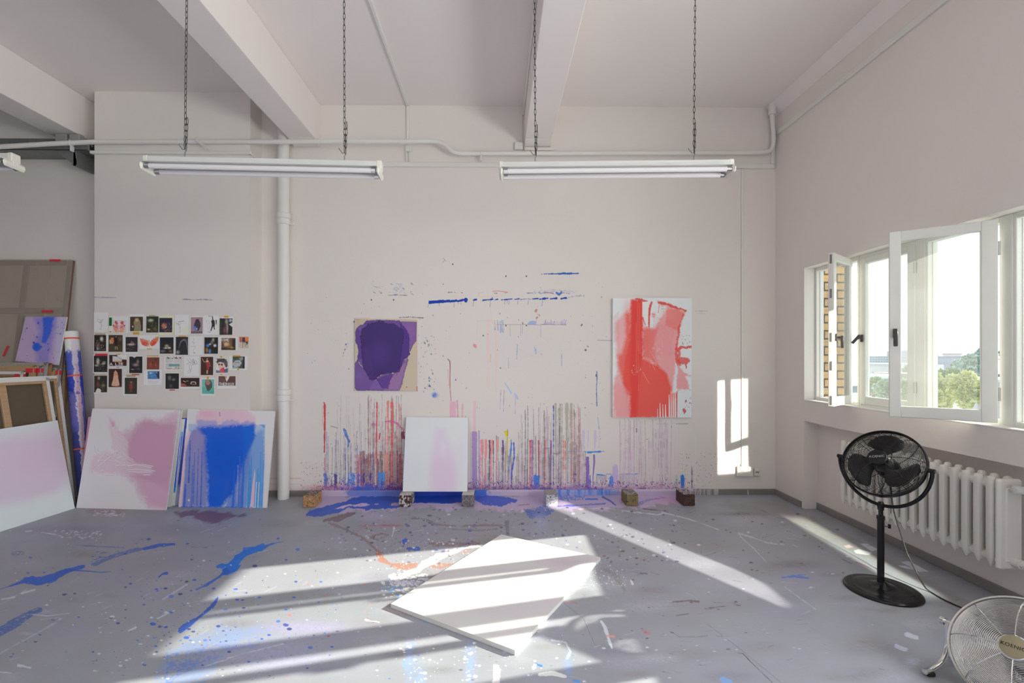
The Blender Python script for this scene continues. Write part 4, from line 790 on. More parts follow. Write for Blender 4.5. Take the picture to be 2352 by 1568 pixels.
for i, px in enumerate((141, 172)):
    c = onY(px, 316, 4.66); g = thing('junction_box', ('grey square junction box on the tray, further from the pier', 'grey square junction box on the tray, nearer the pier')[i], 'junction box', (c.x, 4.7, z))
    w = .056 if i == 0 else .052
    b = B(); b.cbox((c.x - w, 4.65, z + .077), (c.x + w, 4.71, min(z + .176, 3.645)), .006); b.build('housing', M_grey, g)
    b = B(); b.tube([(c.x + .01, 4.72, z + .12), (c.x + .02, 4.75, z + .16), (c.x + .06, 4.77, z + .15), (c.x + .075, 4.77, z + .085)], .009, 8); b.cyl((c.x + w, 4.68, z + .12), (c.x + w + .02, 4.68, z + .12), .012, 10); b.build('cable', M_grey, g, smooth=True)
# ================================================================= SOCKETS
t = thing('wall_socket', 'white double wall socket under the thin vertical duct', 'socket', (onY(1707, 1081, D).x, D, .35))
a = onY(1689.5, 1070, D); c = onY(1726.5, 1092, D)
b = B(); b.cbox((a.x, D - .04, c.z), (c.x, D - .001, a.z), .006); b.cbox((xc - .02, D - .03, a.z - .002), (xc + .02, D - .001, a.z + .02), .004); b.build('housing', M_plast, t)
for k in (.27, .73):
    x = a.x + (c.x - a.x) * k; zc = (a.z + c.z) / 2
    b = B(); Mx = Matrix.Translation((x, D - .041, zc)) @ Matrix.Rotation(math.pi / 2, 4, 'X')
    b.lathe([(.026, -.002), (.026, .003), (.021, .003), (.020, -.001), (.002, -.0012)], Mx, 24, cap=False); s_ = b.build('socket_insert', M_plast, t, smooth=True)
    b = B()
    for dx in (-.009, .009): b.cyl((x + dx, D - .0425, zc), (x + dx, D - .040, zc), .0032, 8)
    b.build('contact_hole', M_dark, s_)
a = onY(1728.5, 1074.5, D); c = onY(1741.5, 1091, D)
t = thing('switch_socket', 'small white network socket beside the double wall socket', 'socket', (a.x, D, .35))
b = B(); b.cbox((a.x, D - .038, c.z), (c.x, D - .001, a.z), .005); b.build('housing', M_plast, t)
b = B()
for k in range(3): x = a.x + (c.x - a.x) * (.22 + .22 * k); b.box((x, D - .0395, (a.z + c.z) / 2 - .006), (x + .006, D - .0375, (a.z + c.z) / 2 + .012))
b.build('port', M_dark, t)
# ================================================================= FLUORESCENT LAMPS ON CHAINS
def chain(bm, top, bot, slack=0.0):
    n = int((top - bot).length / .034); bm_ = bm
    for i in range(n):
        c = bot.lerp(top, (i + .5) / n); L = (top - bot).length / n * .66
        ax = Vector((1, 0, 0)) if i % 2 else Vector((.3, .95, 0)).normalized(); w = .0056
        pts = [c + Vector((0, 0, 1)) * (L * math.sin(t_)) + ax * (w * math.cos(t_)) for t_ in [2 * math.pi * k / 10 for k in range(10)]]
        bm_.tube(pts, .0017, 5, closed=True)
def lamp(label, A, Bp, chains, hz=.075):
    """A, Bp: ends of the housing top edge"""
    A, Bp = Vector(A), Vector(Bp); d = (Bp - A).normalized(); n = Vector((-d.y, d.x, 0)).normalized(); up = n.cross(d) * -1
    up = d.cross(n) if d.cross(n).z > 0 else -d.cross(n)
    M = Matrix((d, n, up)).transposed().to_4x4(); M.translation = A; L = (Bp - A).length
    t = thing('fluorescent_lamp', label, 'lamp', tuple(A.lerp(Bp, .5)), 'chain-hung fluorescent lamps')
    b = B(); b.cbox((.02, -.028, -.044), (L - .02, .028, 0), .004, M); b.prism([(-.072, -.046), (-.028, -.038), (.028, -.038), (.072, -.046), (.072, -.049), (-.072, -.049)], M @ Vector((.02, 0, 0)), n, up, d, L - .04); b.build('housing', M_lamp, t)
    for s_ in (-1, 1):
        b = B(); b.cyl(M @ Vector((.035, s_ * .046, -.068)), M @ Vector((L - .035, s_ * .046, -.068)), .0150, 18); u = b.build('tube', M_tube, t, smooth=True)
        for x in (.03, L - .055):
            b = B(); b.cyl(M @ Vector((x, s_ * .046, -.068)), M @ Vector((x + .025, s_ * .046, -.068)), .0157, 18); b.build('metal_cap', M_chrome, u, smooth=True)
    for x in (0, L - .03):
        b = B(); b.cbox((x, -.030, -.050), (x + .03, .030, .003), .005, M)
        pts = [M @ Vector((x + .015, y, -.068)) for y in (-.06, -.03, 0, .03, .06)]
        b.cbox((x + .004, -.070, -.090), (x + .026, .070, -.048), .019, M); b.cbox((x + .002, -.02, -.075), (x + .028, .02, -.04), .004, M); b.build('end_cap', M_plast, t)
    for (x, k) in chains:
        p = M @ Vector((x, 0, .002)); b = B(); top = Vector((p.x + k, p.y, next((3.65 for q0, q1_ in ((-2.11, -1.835), (.282, .553)) if q0 < p.x < q1_), HC))); hook = p + Vector((0, 0, .045))
        chain(b, top, hook + Vector((0, 0, .01)))
        chain(b, hook + Vector((.012, .004, .19)), hook + Vector((.005, 0, .0)))
        b.build('chain', M_dark, t, smooth=True)
        b = B(); b.tube([p, p + Vector((0, 0, .03)), p + Vector((.006, 0, .042)), p + Vector((0, 0, .052)), p + Vector((-.012, 0, .048)), p + Vector((-.035, 0, .078))], .003, 6); b.build('hook', M_galv, t, smooth=True)
    return t
def xof(A, Bp, px):   # distance along the lamp at which the photo shows a chain
    A, Bp = Vector(A), Vector(Bp); best = min(range(400), key=lambda k: abs((lambda q: CX + FPX * (q.x * _c - q.y * _s) / (q.x * _s + q.y * _c))(A.lerp(Bp, k / 399)) - px)); return best / 399 * (Bp - A).length
A1, B1 = onY(334, 361, 2.76), onY(878, 373, 2.82)
lamp('white twin-tube lamp on two chains, hanging nearer the pier', A1, B1, [(xof(A1, B1, 424), .012), (xof(A1, B1, 792), -.004)])
A2, B2 = onY(1146, 375, 2.91), onY(1682, 369.5, 2.85)
lamp('white twin-tube lamp on two chains, hanging nearer the window wall', A2, B2, [(xof(A2, B2, 1229), -.006), (xof(A2, B2, 1593), .012)])
A3 = onY(-520, 352, 2.9); B3 = onY(38, 355, 2.95)
lamp('white tube lamp of which only the pale end cap shows, below the cable tray', A3, B3, [(.4, 0)])
c = onY(8, 350, 3.0); b = B(); b.cbox((c.x - .10, 2.93, 2.757 + .0), (c.x + .03, 2.98, c.z + .03), .004)
# ================================================================= RADIATOR IN THE NICHE
RX0, RX1, RZ0, RZ1 = 2.825, 2.965, .238, .760
t = thing('radiator', 'white cast iron column radiator under the windows', 'radiator', (2.9, 3.2, RZ0))
nsec = 17; ya, yb = 3.80, 2.655; pitch = (ya - yb) / (nsec - 1)
for i in range(nsec):
    y = ya - i * pitch; b = B(); w = .021
    for (xa_, xb_) in ((RX0, RX0 + .044), (RX1 - .044, RX1)):
        n8 = 8; prof = [(0, .002), (.012, .35), (.04, .8), (.075, 1.0), (RZ1 - RZ0 - .05, 1.0), (RZ1 - RZ0 - .018, .93), (RZ1 - RZ0 - .004, .7), (RZ1 - RZ0, .25)]
        cx_, hw = (xa_ + xb_) / 2, (xb_ - xa_) / 2; vs = []; fs = []; nn = 14
        for (z_, k) in prof:
            for j in range(nn):
                a_ = 2 * math.pi * j / nn; ca, sa = math.cos(a_), math.sin(a_)
                q_ = (abs(ca) ** 3 + abs(sa) ** 3) ** (-1 / 3)
                vs.append((cx_ + ca * q_ * hw * max(k, .45 if z_ > .1 else k), y + sa * q_ * w * k, RZ0 + z_))
        for r_i in range(len(prof) - 1): fs += [(r_i*nn + j, r_i*nn + (j+1) % nn, (r_i+1)*nn + (j+1) % nn, (r_i+1)*nn + j) for j in range(nn)]
        fs += [tuple(range(nn))[::-1], tuple(range((len(prof)-1)*nn, len(prof)*nn))]; b.add(vs, fs)
    b.cbox((RX0 + .03, y - .009, RZ0 + .03), (RX1 - .03, y + .009, RZ1 - .03), .003)
    for z_ in (RZ0 + .055, RZ1 - .05):
        b.cyl((RX0 + .045, y - pitch / 2, z_), (RX0 + .045, y + pitch / 2, z_), .026, 14); b.cyl((RX1 - .045, y - pitch / 2, z_), (RX1 - .045, y + pitch / 2, z_), .026, 14)
        b.box((RX0 + .02, y - .017, z_ - .03), (RX1 - .02, y + .017, z_ + .03))
    b.build('radiator_section', M_rad, t, smooth=True)
b = B(); b.cbox((RX0 + .004, yb - .058, RZ0 + .004), (RX1 + .004, yb - .026, RZ1 - .004), .012); b.cbox((RX0 + .040, yb - .064, RZ0 + .05), (RX1 - .035, yb - .05, RZ1 - .05), .006); b.build('end_section', M_rad, t, bevel=.003)
ye = yb - .058; zc = RZ1 - .052
b = B(); b.cyl((RX1 - .05, ye, zc), (RX1 - .05, ye - .035, zc), .016, 16); b.cyl((RX1 - .06, ye - .045, zc), (RX1 + .078, ye - .055, zc - .012), .012, 12); b.build('pipe', M_rad, t, smooth=True)
b = B(); b.lathe([(.014, 0), (.021, .004), (.022, .05), (.018, .062), (.004, .066)], Matrix.Translation((RX1 - .045, ye - .05, zc)) @ Matrix.Rotation(-math.pi / 2, 4, 'Y'), 24); b.build('valve_knob', M_lamp, t, smooth=True)
zc = RZ0 + .052; b = B(); b.cyl((RX1 - .05, ye, zc), (RX1 - .05, ye - .04, zc), .026, 16); b.cyl((RX1 - .05, ye - .03, zc), (RX1 - .05, ye - .055, zc), .019, 8); b.cyl((RX1 - .05, ye - .05, zc), (RX1 - .05, -3.0, zc - .03), .0135, 14); b.build('return_pipe', M_rad, t, smooth=True)
for y in (3.6, 2.85):
    b = B(); b.cbox((RX0 + .06, y - .012, RZ0 + .02), (3.049, y + .012, RZ0 + .045), .003); b.build('wall_bracket', M_rad, t)
# ================================================================= FANS
def fan_head(t, C, nrm, R, black, badge_up, depth=.085):
    C = Vector(C); M = rot_to(nrm); M.translation = C
    cg = M_black if black else M_chrome
    def ring(bm, r, z, w, seg=72): bm.tube([M @ Vector((r * math.cos(2*math.pi*k/seg), r * math.sin(2*math.pi*k/seg), z)) for k in range(seg)], w, 5, closed=True)
    prof = lambda r, s_: s_ * depth * (1 - max(0, (r - .045) / (R - .045)) ** 3.2)
    w = .0011 if black else .0013
    for s_, nm in ((1, 'front_grille'), (-1, 'rear_grille')):
        b = B(); n = 27 if black else 30
        for i in range(n):
            r = .05 + (R - .05) * (i + .3) / n; ring(b, r, prof(r, s_), w)
        for r in (R, R): ring(b, R - .001, s_ * .012, w * 1.5)
        for k in range(8):
            a_ = 2 * math.pi * (k + (.25 if s_ > 0 else 0)) / 8
            b.tube([M @ Vector((r * math.cos(a_), r * math.sin(a_), prof(r, s_) + s_ * .002)) for r in [.045 + (R - .046) * j / 9 for j in range(10)]], w * 1.7, 5)
        b.build(nm, cg, t, smooth=True)
    b = B(); b.lathe([(R - .002, -.016), (R + .006, -.014), (R + .008, 0), (R + .006, .014), (R - .002, .016), (R - .003, 0), (R - .002, -.016)], M, 96, cap=False); b.build('rim', cg, t, smooth=True)
    for k in range(3):
        a0 = 2 * math.pi * k / 3 + (1.35 if black else 1.9); vs = []; fs = []; nr, na = 14, 12
        for i in range(nr):
            f = i / (nr - 1); r = .05 + (R * .86 - .05) * f; half = .30 + .42 * math.sin(min(1, f * 1.15) * math.pi * .62); 
            if f > .8: half *= math.sqrt(max(0.02, 1 - ((f - .8) / .2) ** 2)) * .55 + .45
            sw = .35 * f
            for j in range(na):
                g = j / (na - 1) * 2 - 1; a_ = a0 + sw + g * half; zz = -.03 * g * (1 - .35 * f) + .012 * (1 - g * g)
                vs.append(M @ Vector((r * math.cos(a_), r * math.sin(a_), zz)))
        for i in range(nr - 1): fs += [(i*na + j, i*na + j + 1, (i+1)*na + j + 1, (i+1)*na + j) for j in range(na - 1)]
        b = B(); b.add(vs, fs); o = b.build('blade', M_blade if black else M_alu, t, smooth=True); md = o.modifiers.new('thick', 'SOLIDIFY'); md.thickness = .002
    b = B(); b.lathe([(.05, -.025), (.052, .02), (.04, .035), (.012, .038)], M, 28); b.build('blade_hub', M_blade if black else M_alu, t, smooth=True)
    b = B(); b.lathe([(.03, -.15), (.055, -.145), (.062, -.12), (.062, -.05), (.05, -.028), (.02, -.026)], M, 28); b.build('motor', M_black if black else M_rubber, t, smooth=True)
    b = B(); b.lathe([(.047, depth - .008), (.050, depth - .004), (.050, depth + .004), (.046, depth + .008), (.043, depth + .007)], M, 40); bd = b.build('badge', cg if black else M_chrome, t, smooth=True)
    b = B(); b.lathe([(.0445, depth + .005), (.0445, depth + .0085), (.02, depth + .0105), (.001, depth + .011)], M, 40); b.build('badge_plate', M_black if black else M_badge, bd, smooth=True)
    cu = bpy.data.curves.new('lettering', 'FONT'); cu.body = 'KOENIC'; cu.size = .019; cu.align_x = 'CENTER'; cu.align_y = 'CENTER'; cu.extrude = .0004; cu.space_character = 1.12
    tmp = bpy.data.objects.new('tmp', cu); COL.objects.link(tmp); dg = bpy.context.evaluated_depsgraph_get(); me = bpy.data.meshes.new_from_object(tmp.evaluated_get(dg)); bpy.data.objects.remove(tmp)
    Mt = rot_to(nrm, badge_up); Mt.translation = C + Vector(nrm).normalized() * (depth + .0112); me.transform(Mt); me.materials.clear(); me.materials.append(mat('badge_lettering', (.45,.45,.45) if black else (.02,.02,.02), .4))
    _link(bpy.data.objects.new('lettering', me), bd)
    return M
# pedestal fan
bxy = Vector((2.385, 2.862, 0)); pole = Vector((2.378, 2.866, 0))
t = thing('pedestal_fan', 'black pedestal fan on a round glossy base in front of the radiator', 'fan', tuple(bxy))
b = B(); b.lathe([(.196, 0), (.199, .004), (.198, .010), (.190, .017), (.170, .022), (.160, .020), (.150, .024), (.09, .031), (.075, .030), (.060, .037), (.038, .042), (.026, .050), (.022, .055)], Matrix.Translation(bxy), 72); b.build('base', M_black, t, smooth=True, angle=1.0)
ztop = onY(2027, 1200, 2.86).z
b = B(); b.cyl(pole + Vector((0, 0, .045)), Vector((pole.x, pole.y, .452)), .0185, 24); b.build('outer_pole', M_black, t, smooth=True)
b = B(); b.lathe([(.019, .440), (.0215, .442), (.0215, .462), (.014, .466)], Matrix.Translation(pole), 24); b.cyl(Vector((pole.x, pole.y, .45)), Vector((pole.x, pole.y, .528)), .0125, 20); b.lathe([(.0125, .495), (.017, .50), (.017, .525), (.010, .53)], Matrix.Translation(pole), 20); b.build('inner_pole', M_black, t, smooth=True)
b = B(); b.cyl(Vector((pole.x, pole.y, .40)), Vector((pole.x + .05, pole.y - .012, .40)), .004, 8); b.cyl(Vector((pole.x + .046, pole.y - .01, .388)), Vector((pole.x + .046, pole.y - .01, .412)), .008, 12); b.build('clamp_knob', M_black, t, smooth=True)
HCn = Vector((2.378, 2.85, .792)); NR = Vector((-.74, -.42, .52)).normalized(); RR = .210
fan_head(t, HCn, NR, RR, True, (0, .3, 1))
ax = Vector((0, 0, 1)).cross(NR).normalized(); ax = -ax if ax.x < 0 else ax; ax = Vector((.49, -.87, 0)).normalized()
R2 = RR + .026; yk = [HCn + ax * R2 * math.cos(a_) + Vector((0, 0, 1)) * (.262 * math.sin(a_)) for a_ in [math.pi + math.pi * i / 26 for i in range(27)]]
b = B(); b.tube(yk, .0105, 12); b.build('yoke', M_black, t, smooth=True)
for s_ in (-1, 1):
    b = B(); b.cyl(HCn + ax * (R2 + .012) * s_, HCn + ax * (RR - .004) * s_, .013, 14); b.build('pivot_knob', M_black, t, smooth=True)
b = B(); b.lathe([(.013, -.03), (.019, -.012), (.019, .006), (.012, .02)], Matrix.Translation((pole.x, pole.y, .530)), 18); b.build('yoke_socket', M_black, t, smooth=True)
cd = [HCn - NR * .12, HCn - NR * .13 + Vector((.01, -.02, -.14)), onY(2052, 1172, 2.90), onY(2062, 1200, 2.88), onZ(2078, 1250, .22) * 1, ]
cd = [HCn - NR * .13, onY(2046, 1120, 2.96), onY(2053, 1172, 2.95), onY(2066, 1215, 2.93), onY(2083, 1268, 2.90), onZ(2106, 1315, .12), onZ(2124, 1347, .035), onZ(2138, 1359, .006), onZ(2165, 1375, .006), onZ(2190, 1387, .006), onZ(2215, 1398, .006), onZ(2255, 1418, .006), onZ(2330, 1450, .006), onZ(2420, 1490, .006)]
def smooth_path(P, n=6):
    P = [Vector(p) for p in P]; out = []
    for i in range(len(P) - 1):
        p0, p1, p2, p3 = P[max(i-1, 0)], P[i], P[i+1], P[min(i+2, len(P)-1)]
        for k in range(n):
            u = k / n; out.append(.5 * ((2*p1) + (p2-p0)*u + (2*p0-5*p1+4*p2-p3)*u*u + (3*p1-p0-3*p2+p3)*u**3))
    return out + [P[-1]]
b = B(); b.tube(smooth_path(cd), .0042, 8); b.build('power_cord', M_rubber, t, smooth=True)
# chrome floor fan
C2 = Vector((2.168, 1.90, .215)); N2 = Vector((-.74, -.24, .60)).normalized(); R3 = .232
t = thing('floor_fan', 'chrome floor fan with silver blades tilted upwards on a tube stand', 'fan', (C2.x, C2.y, 0))
fan_head(t, C2, N2, R3, False, (.25, .2, 1), depth=.075)
ax2 = Vector((0, 0, 1)).cross(N2).normalized()
fwd = Vector((N2.x, N2.y, 0)).normalized()
for s_ in (-1, 1):
    e_ = C2 + ax2 * s_ * (R3 + .022)
    b = B(); b.cyl(e_ + ax2 * s_ * .014, C2 + ax2 * s_ * (R3 - .004), .010, 12); b.cyl(e_ + ax2 * s_ * .010, e_ + ax2 * s_ * .026, .017, 12); b.build('pivot_knob', M_chrome, t, smooth=True)
    f0 = Vector((e_.x, e_.y, .02)) + fwd * .13; r0 = Vector((e_.x, e_.y, .02)) - fwd * .17
    b = B(); b.tube(smooth_path([e_, Vector((e_.x, e_.y, .12)) - fwd * .0, Vector((e_.x, e_.y, .05)) + fwd * .03, f0 - fwd * .02, f0 + fwd * .03], 5), .0115, 12); b.tube([Vector((e_.x, e_.y, .055)) + fwd * .01, Vector((e_.x, e_.y, .03)) - fwd * .04, r0], .0115, 12); b.build('stand_leg', M_chrome, t, smooth=True)
    for f_ in (f0, r0): b = B(); b.cbox(f_ + Vector((-.018, -.018, -.02)), f_ + Vector((.018, .018, .0)), .005); b.build('rubber_foot', M_rubber, t)
p0 = Vector((C2.x, C2.y, .02)) - fwd * .17; b = B(); b.cyl(p0 - ax2 * (R3 + .022), p0 + ax2 * (R3 + .022), .0115, 12); b.build('cross_tube', M_chrome, t, smooth=True)
# ================================================================= CANVASES
def panel(name, label, cat, quad, th, px, base, gain, fn, res=1.0, seed=1, cell=8, edge=M_edge, group=None, n=None, smear=None):
    """quad: TL, TR, BR, BL of the painted front; px: the same corners as measured; res: cells per photo pixel"""
    TL, TR, BR_, BL = [Vector(p) for p in quad]
    if n is None:
        n = (TR - TL).cross(BL - TL).normalized()
        if n.dot(Vector((0, 0, EYE)) - TL) < 0: n = -n
    n = Vector(n).normalized()
    t = thing(name, label, cat, tuple((BL + BR_) / 2), group)
    wpx = max(abs(px[1][0] - px[0][0]), abs(px[2][0] - px[3][0])); hpx = max(abs(px[3][1] - px[0][1]), abs(px[2][1] - px[1][1]))
    Rr, Cc = max(6, int(hpx * res)), max(6, int(wpx * res))
    a = np.linspace(0, 1, Rr)[:, None, None]; c = np.linspace(0, 1, Cc)[None, :, None]
    bil = lambda q: (np.array(q[0]) * (1 - c) + np.array(q[1]) * c) * (1 - a) + (np.array(q[3]) * (1 - c) + np.array(q[2]) * c) * a
    P3 = bil([tuple(v + n * .0006) for v in (TL, TR, BR_, BL)]); UV = bil([tuple(map(float, p)) for p in px])
    P = Paint(UV[..., 0], UV[..., 1], base, gain=(gain,) * 3, seed=seed, cell=cell)
    if fn: fn(P)
    flip = (TR - TL).cross(BL - TL).dot(n) > 0
    grid_mesh('painted_face', P3, P.rgb, M_cloth, t, flip=flip)
    vs = [TL, TR, BR_, BL] + [v - n * th for v in (TL, TR, BR_, BL)]
    b = B(); b.add(vs, [(7,6,5,4),(0,4,5,1),(1,5,6,2),(2,6,7,3),(3,7,4,0)]); b.build('edge', edge, t)
    return t
# --- red painting
def q1(x, y): return (1380 + x / 4.9, 660 + y / 4.9)
def red(P):
    R1, R2, R3, P1, P2 = (215, 58, 55), (222, 78, 68), (226, 95, 85), (222, 150, 152), (226, 175, 178)
    Q = lambda L: [q1(*p) for p in L]
    P.poly(Q([(160,400),(250,290),(300,240),(330,640),(340,1470),(140,1470),(150,1020),(185,960),(175,700)]), P1, .8, rag=1.5, soft=8)
    P.glow(*q1(300, 230), 12, 22, P2, .7); P.poly(Q([(140,1110),(200,1060),(330,1200),(330,1460),(140,1460)]), P1, .75, soft=8, rag=1)
    for i in range(22): y = 300 + i * 14; P.line(Q([(138, y + 30), (200, y - 30)]), .8, (205,110,105), .5, dry=.3)
    P.poly(Q([(470,480),(500,430),(530,440),(600,460),(640,400),(700,300),(740,250),(860,240),(940,290),(870,520),(850,700),(830,960),(800,1180),(640,900),(560,800),(470,780)]), P1, .95, rag=1.2, soft=5)
    P.poly(Q([(470,470),(530,450),(590,470),(640,440),(610,600),(600,760),(650,880),(560,840),(470,820)]), (221,95,88), .75, soft=7, rag=2)
    for i in range(14): P.line(Q([(600+i*18,330+i*4),(585+i*17,560),(600+i*14,760)]), 1.6, (214,120,122), .4, soft=2.5, rag=.6)
    P.glow(*q1(720, 620), 26, 40, (224,150,155), .5, tex=.2); P.glow(*q1(760, 300), 18, 16, (226,165,165), .8, tex=.3)
    P.poly(Q([(640,150),(700,155),(880,230),(960,250),(935,320),(900,420),(850,480),(730,420),(740,220),(640,190)]), (220,105,100), .6, rag=2, soft=5, dry=.15)
    P.line(Q([(655,170),(700,175),(790,205),(890,240),(950,260)]), [5,6,5,5,6], (205,70,62), .9, rag=1.5, dry=.12); P.line(Q([(930,300),(885,430),(862,600),(850,720),(860,860)]), [3,4,5,7,6], (215,80,75), .85, rag=1.4, dry=.1)
    P.line(Q([(655,200),(645,285)]), 1.4, R2, .8, dry=.2)
    P.poly(Q([(185,760),(230,740),(280,560),(270,300),(330,240),(360,1000),(300,1220),(240,1040),(200,900)]), R3, .92, rag=1, soft=9)
    P.poly(Q([(340,135),(460,135),(480,200),(470,420),(475,800),(640,880),(740,960),(790,1120),(800,1180),(860,1180),(855,1460),(330,1465),(325,1220),(250,1080),(270,800),(320,600),(330,300)]), R2, .97, rag=.8, soft=6)
    P.poly(Q([(345,140),(455,140),(470,400),(460,800),(420,1200),(400,1460),(330,1460),(340,1200),(330,900),(330,500)]), R1, .85, rag=.6, soft=9)
    for x, a in ((410,150),(432,180),(395,400),(420,600)): P.line(Q([(x,a),(x+4,a+250),(x+6,a+560)]), 2.2, (230,110,95), .5, soft=2)
    P.line(Q([(400,130),(455,140),(520,150),(470,165)]), [6,5,3,2], (205,75,62), .9, rag=1.2, dry=.12)
    P.poly(Q([(465,335),(478,330),(520,425),(505,430),(530,430),(525,400),(548,240),(560,160),(465,160)]), (222,220,218), .93, soft=1.2)
    P.line(Q([(570,165),(548,235),(542,330),(540,440)]), [4.6,5.4,4.2,3], (208,70,62), .95, rag=.4); P.line(Q([(465,330),(500,420)]), 2, R2, .9)
    for x in (490,520,545): P.line(Q([(x,440),(x+2,560),(x+3,700)]), 2, (224,105,100), .6, soft=1.6)
    P.line(Q([(550,440),(552,900)]), 1, (235,130,120), .6)
    P.glow(*q1(590,310), 5, 6, (215,110,110), .7, p=3, tex=1); P.line(Q([(680,240),(725,240)]), 1.2, (150,150,145), .7, rag=.8)
    P.line(Q([(860,690),(900,675),(1018,668)]), [8,6,6], (210,70,70), .9, rag=1.6, dry=.12); P.line(Q([(870,690),(880,720),(870,800),(890,870)]), [8,7,6,6], (215,85,80), .85, rag=1.5, dry=.12)
    P.poly(Q([(905,785),(985,790),(1000,830),(970,870),(960,910),(940,860),(880,850),(870,800)]), (210,75,72), .88, rag=1.6, dry=.12)
    P.poly(Q([(870,870),(930,950),(1010,990),(950,1000),(975,1060),(1000,1150),(890,1140),(870,1180),(850,1100)]), (224,140,145), .85, rag=1.6, soft=4); P.glow(*q1(920,1210), 8, 9, (226,185,190), .6)
    for (x0_, x1_, w, a) in ((600,700,1.4,0),(550,610,1.2,1),(470,545,1.2,2)):
        y0 = (720, 800, 950)[a]; P.line(Q([(x0_-40 if a==0 else x0_, y0),(x1_-70 if a==0 else x1_, y0+130)]), w, (236,150,135), .75)
    for (x, t_, w) in ((638,1360,1.6),(665,1300,2.6),(697,1315,2.2),(727,1315,2.8),(768,1205,2.8),(790,1180,2.4),(812,1170,2.6),(834,1155,3.2),(868,1165,3.6)):
        P.line(Q([(x,t_),(x+2,t_+120),(x+3,1466)]), [w*.5,w,w*1.1], (225,225,226), .95)
    P.poly(Q([(872,1170),(930,1180),(1022,1160),(1022,1470),(872,1470)]), (214,219,224), .95, soft=2, rag=.6); P.line(Q([(858,1165),(855,1460)]), 1.6, (200,75,75), .9)
    P.line(Q([(935,1372),(945,1390),(940,1415)]), [5,7,2], (195,60,65), .9, rag=1); P.line(Q([(955,1275),(958,1278)]), 3.6, (175,50,60), .9, rag=.6)
    P.dots(26, *[q1(900,530)[0], q1(1015,640)[0]], q1(0,530)[1], q1(0,640)[1], .5, 1.3, [(150,60,65),(120,70,75)], .9, ell=.6); P.dots(14, q1(940,0)[0], q1(1020,0)[0], q1(0,1240)[1], q1(0,1400)[1], .4, 1.4, [(150,60,70)], .9)
    P.dots(26, q1(345,0)[0], q1(460,0)[0], q1(0,870)[1], q1(0,980)[1], .4, 1.5, [(238,170,150)], .9); P.dots(30, q1(560,0)[0], q1(700,0)[0], q1(0,600)[1], q1(0,820)[1], .5, 2.4, [(230,170,172)], .6)
    for i in range(9): P.line(Q([(245+i*8,1090+i*40),(330,1190+i*34)]), 1.4, (228,130,125), .5, soft=1.5)
    for x in (138,152,166): P.line(Q([(x,1380),(x,1466)]), 1.2, (235,215,215), .7)
Yr = D - .034
panel('red_painting', 'upright canvas with bold red and pink brushwork on the back wall', 'painting', [onY(1407.5, 684.5, Yr), onY(1589, 684, Yr), onY(1588, 958.5, Yr), onY(1407, 958.5, Yr)], .03, [(1407,684),(1589,684),(1588,958),(1407,958)], (216,219,221), 1.25, red, res=1.7, seed=41, cell=9)
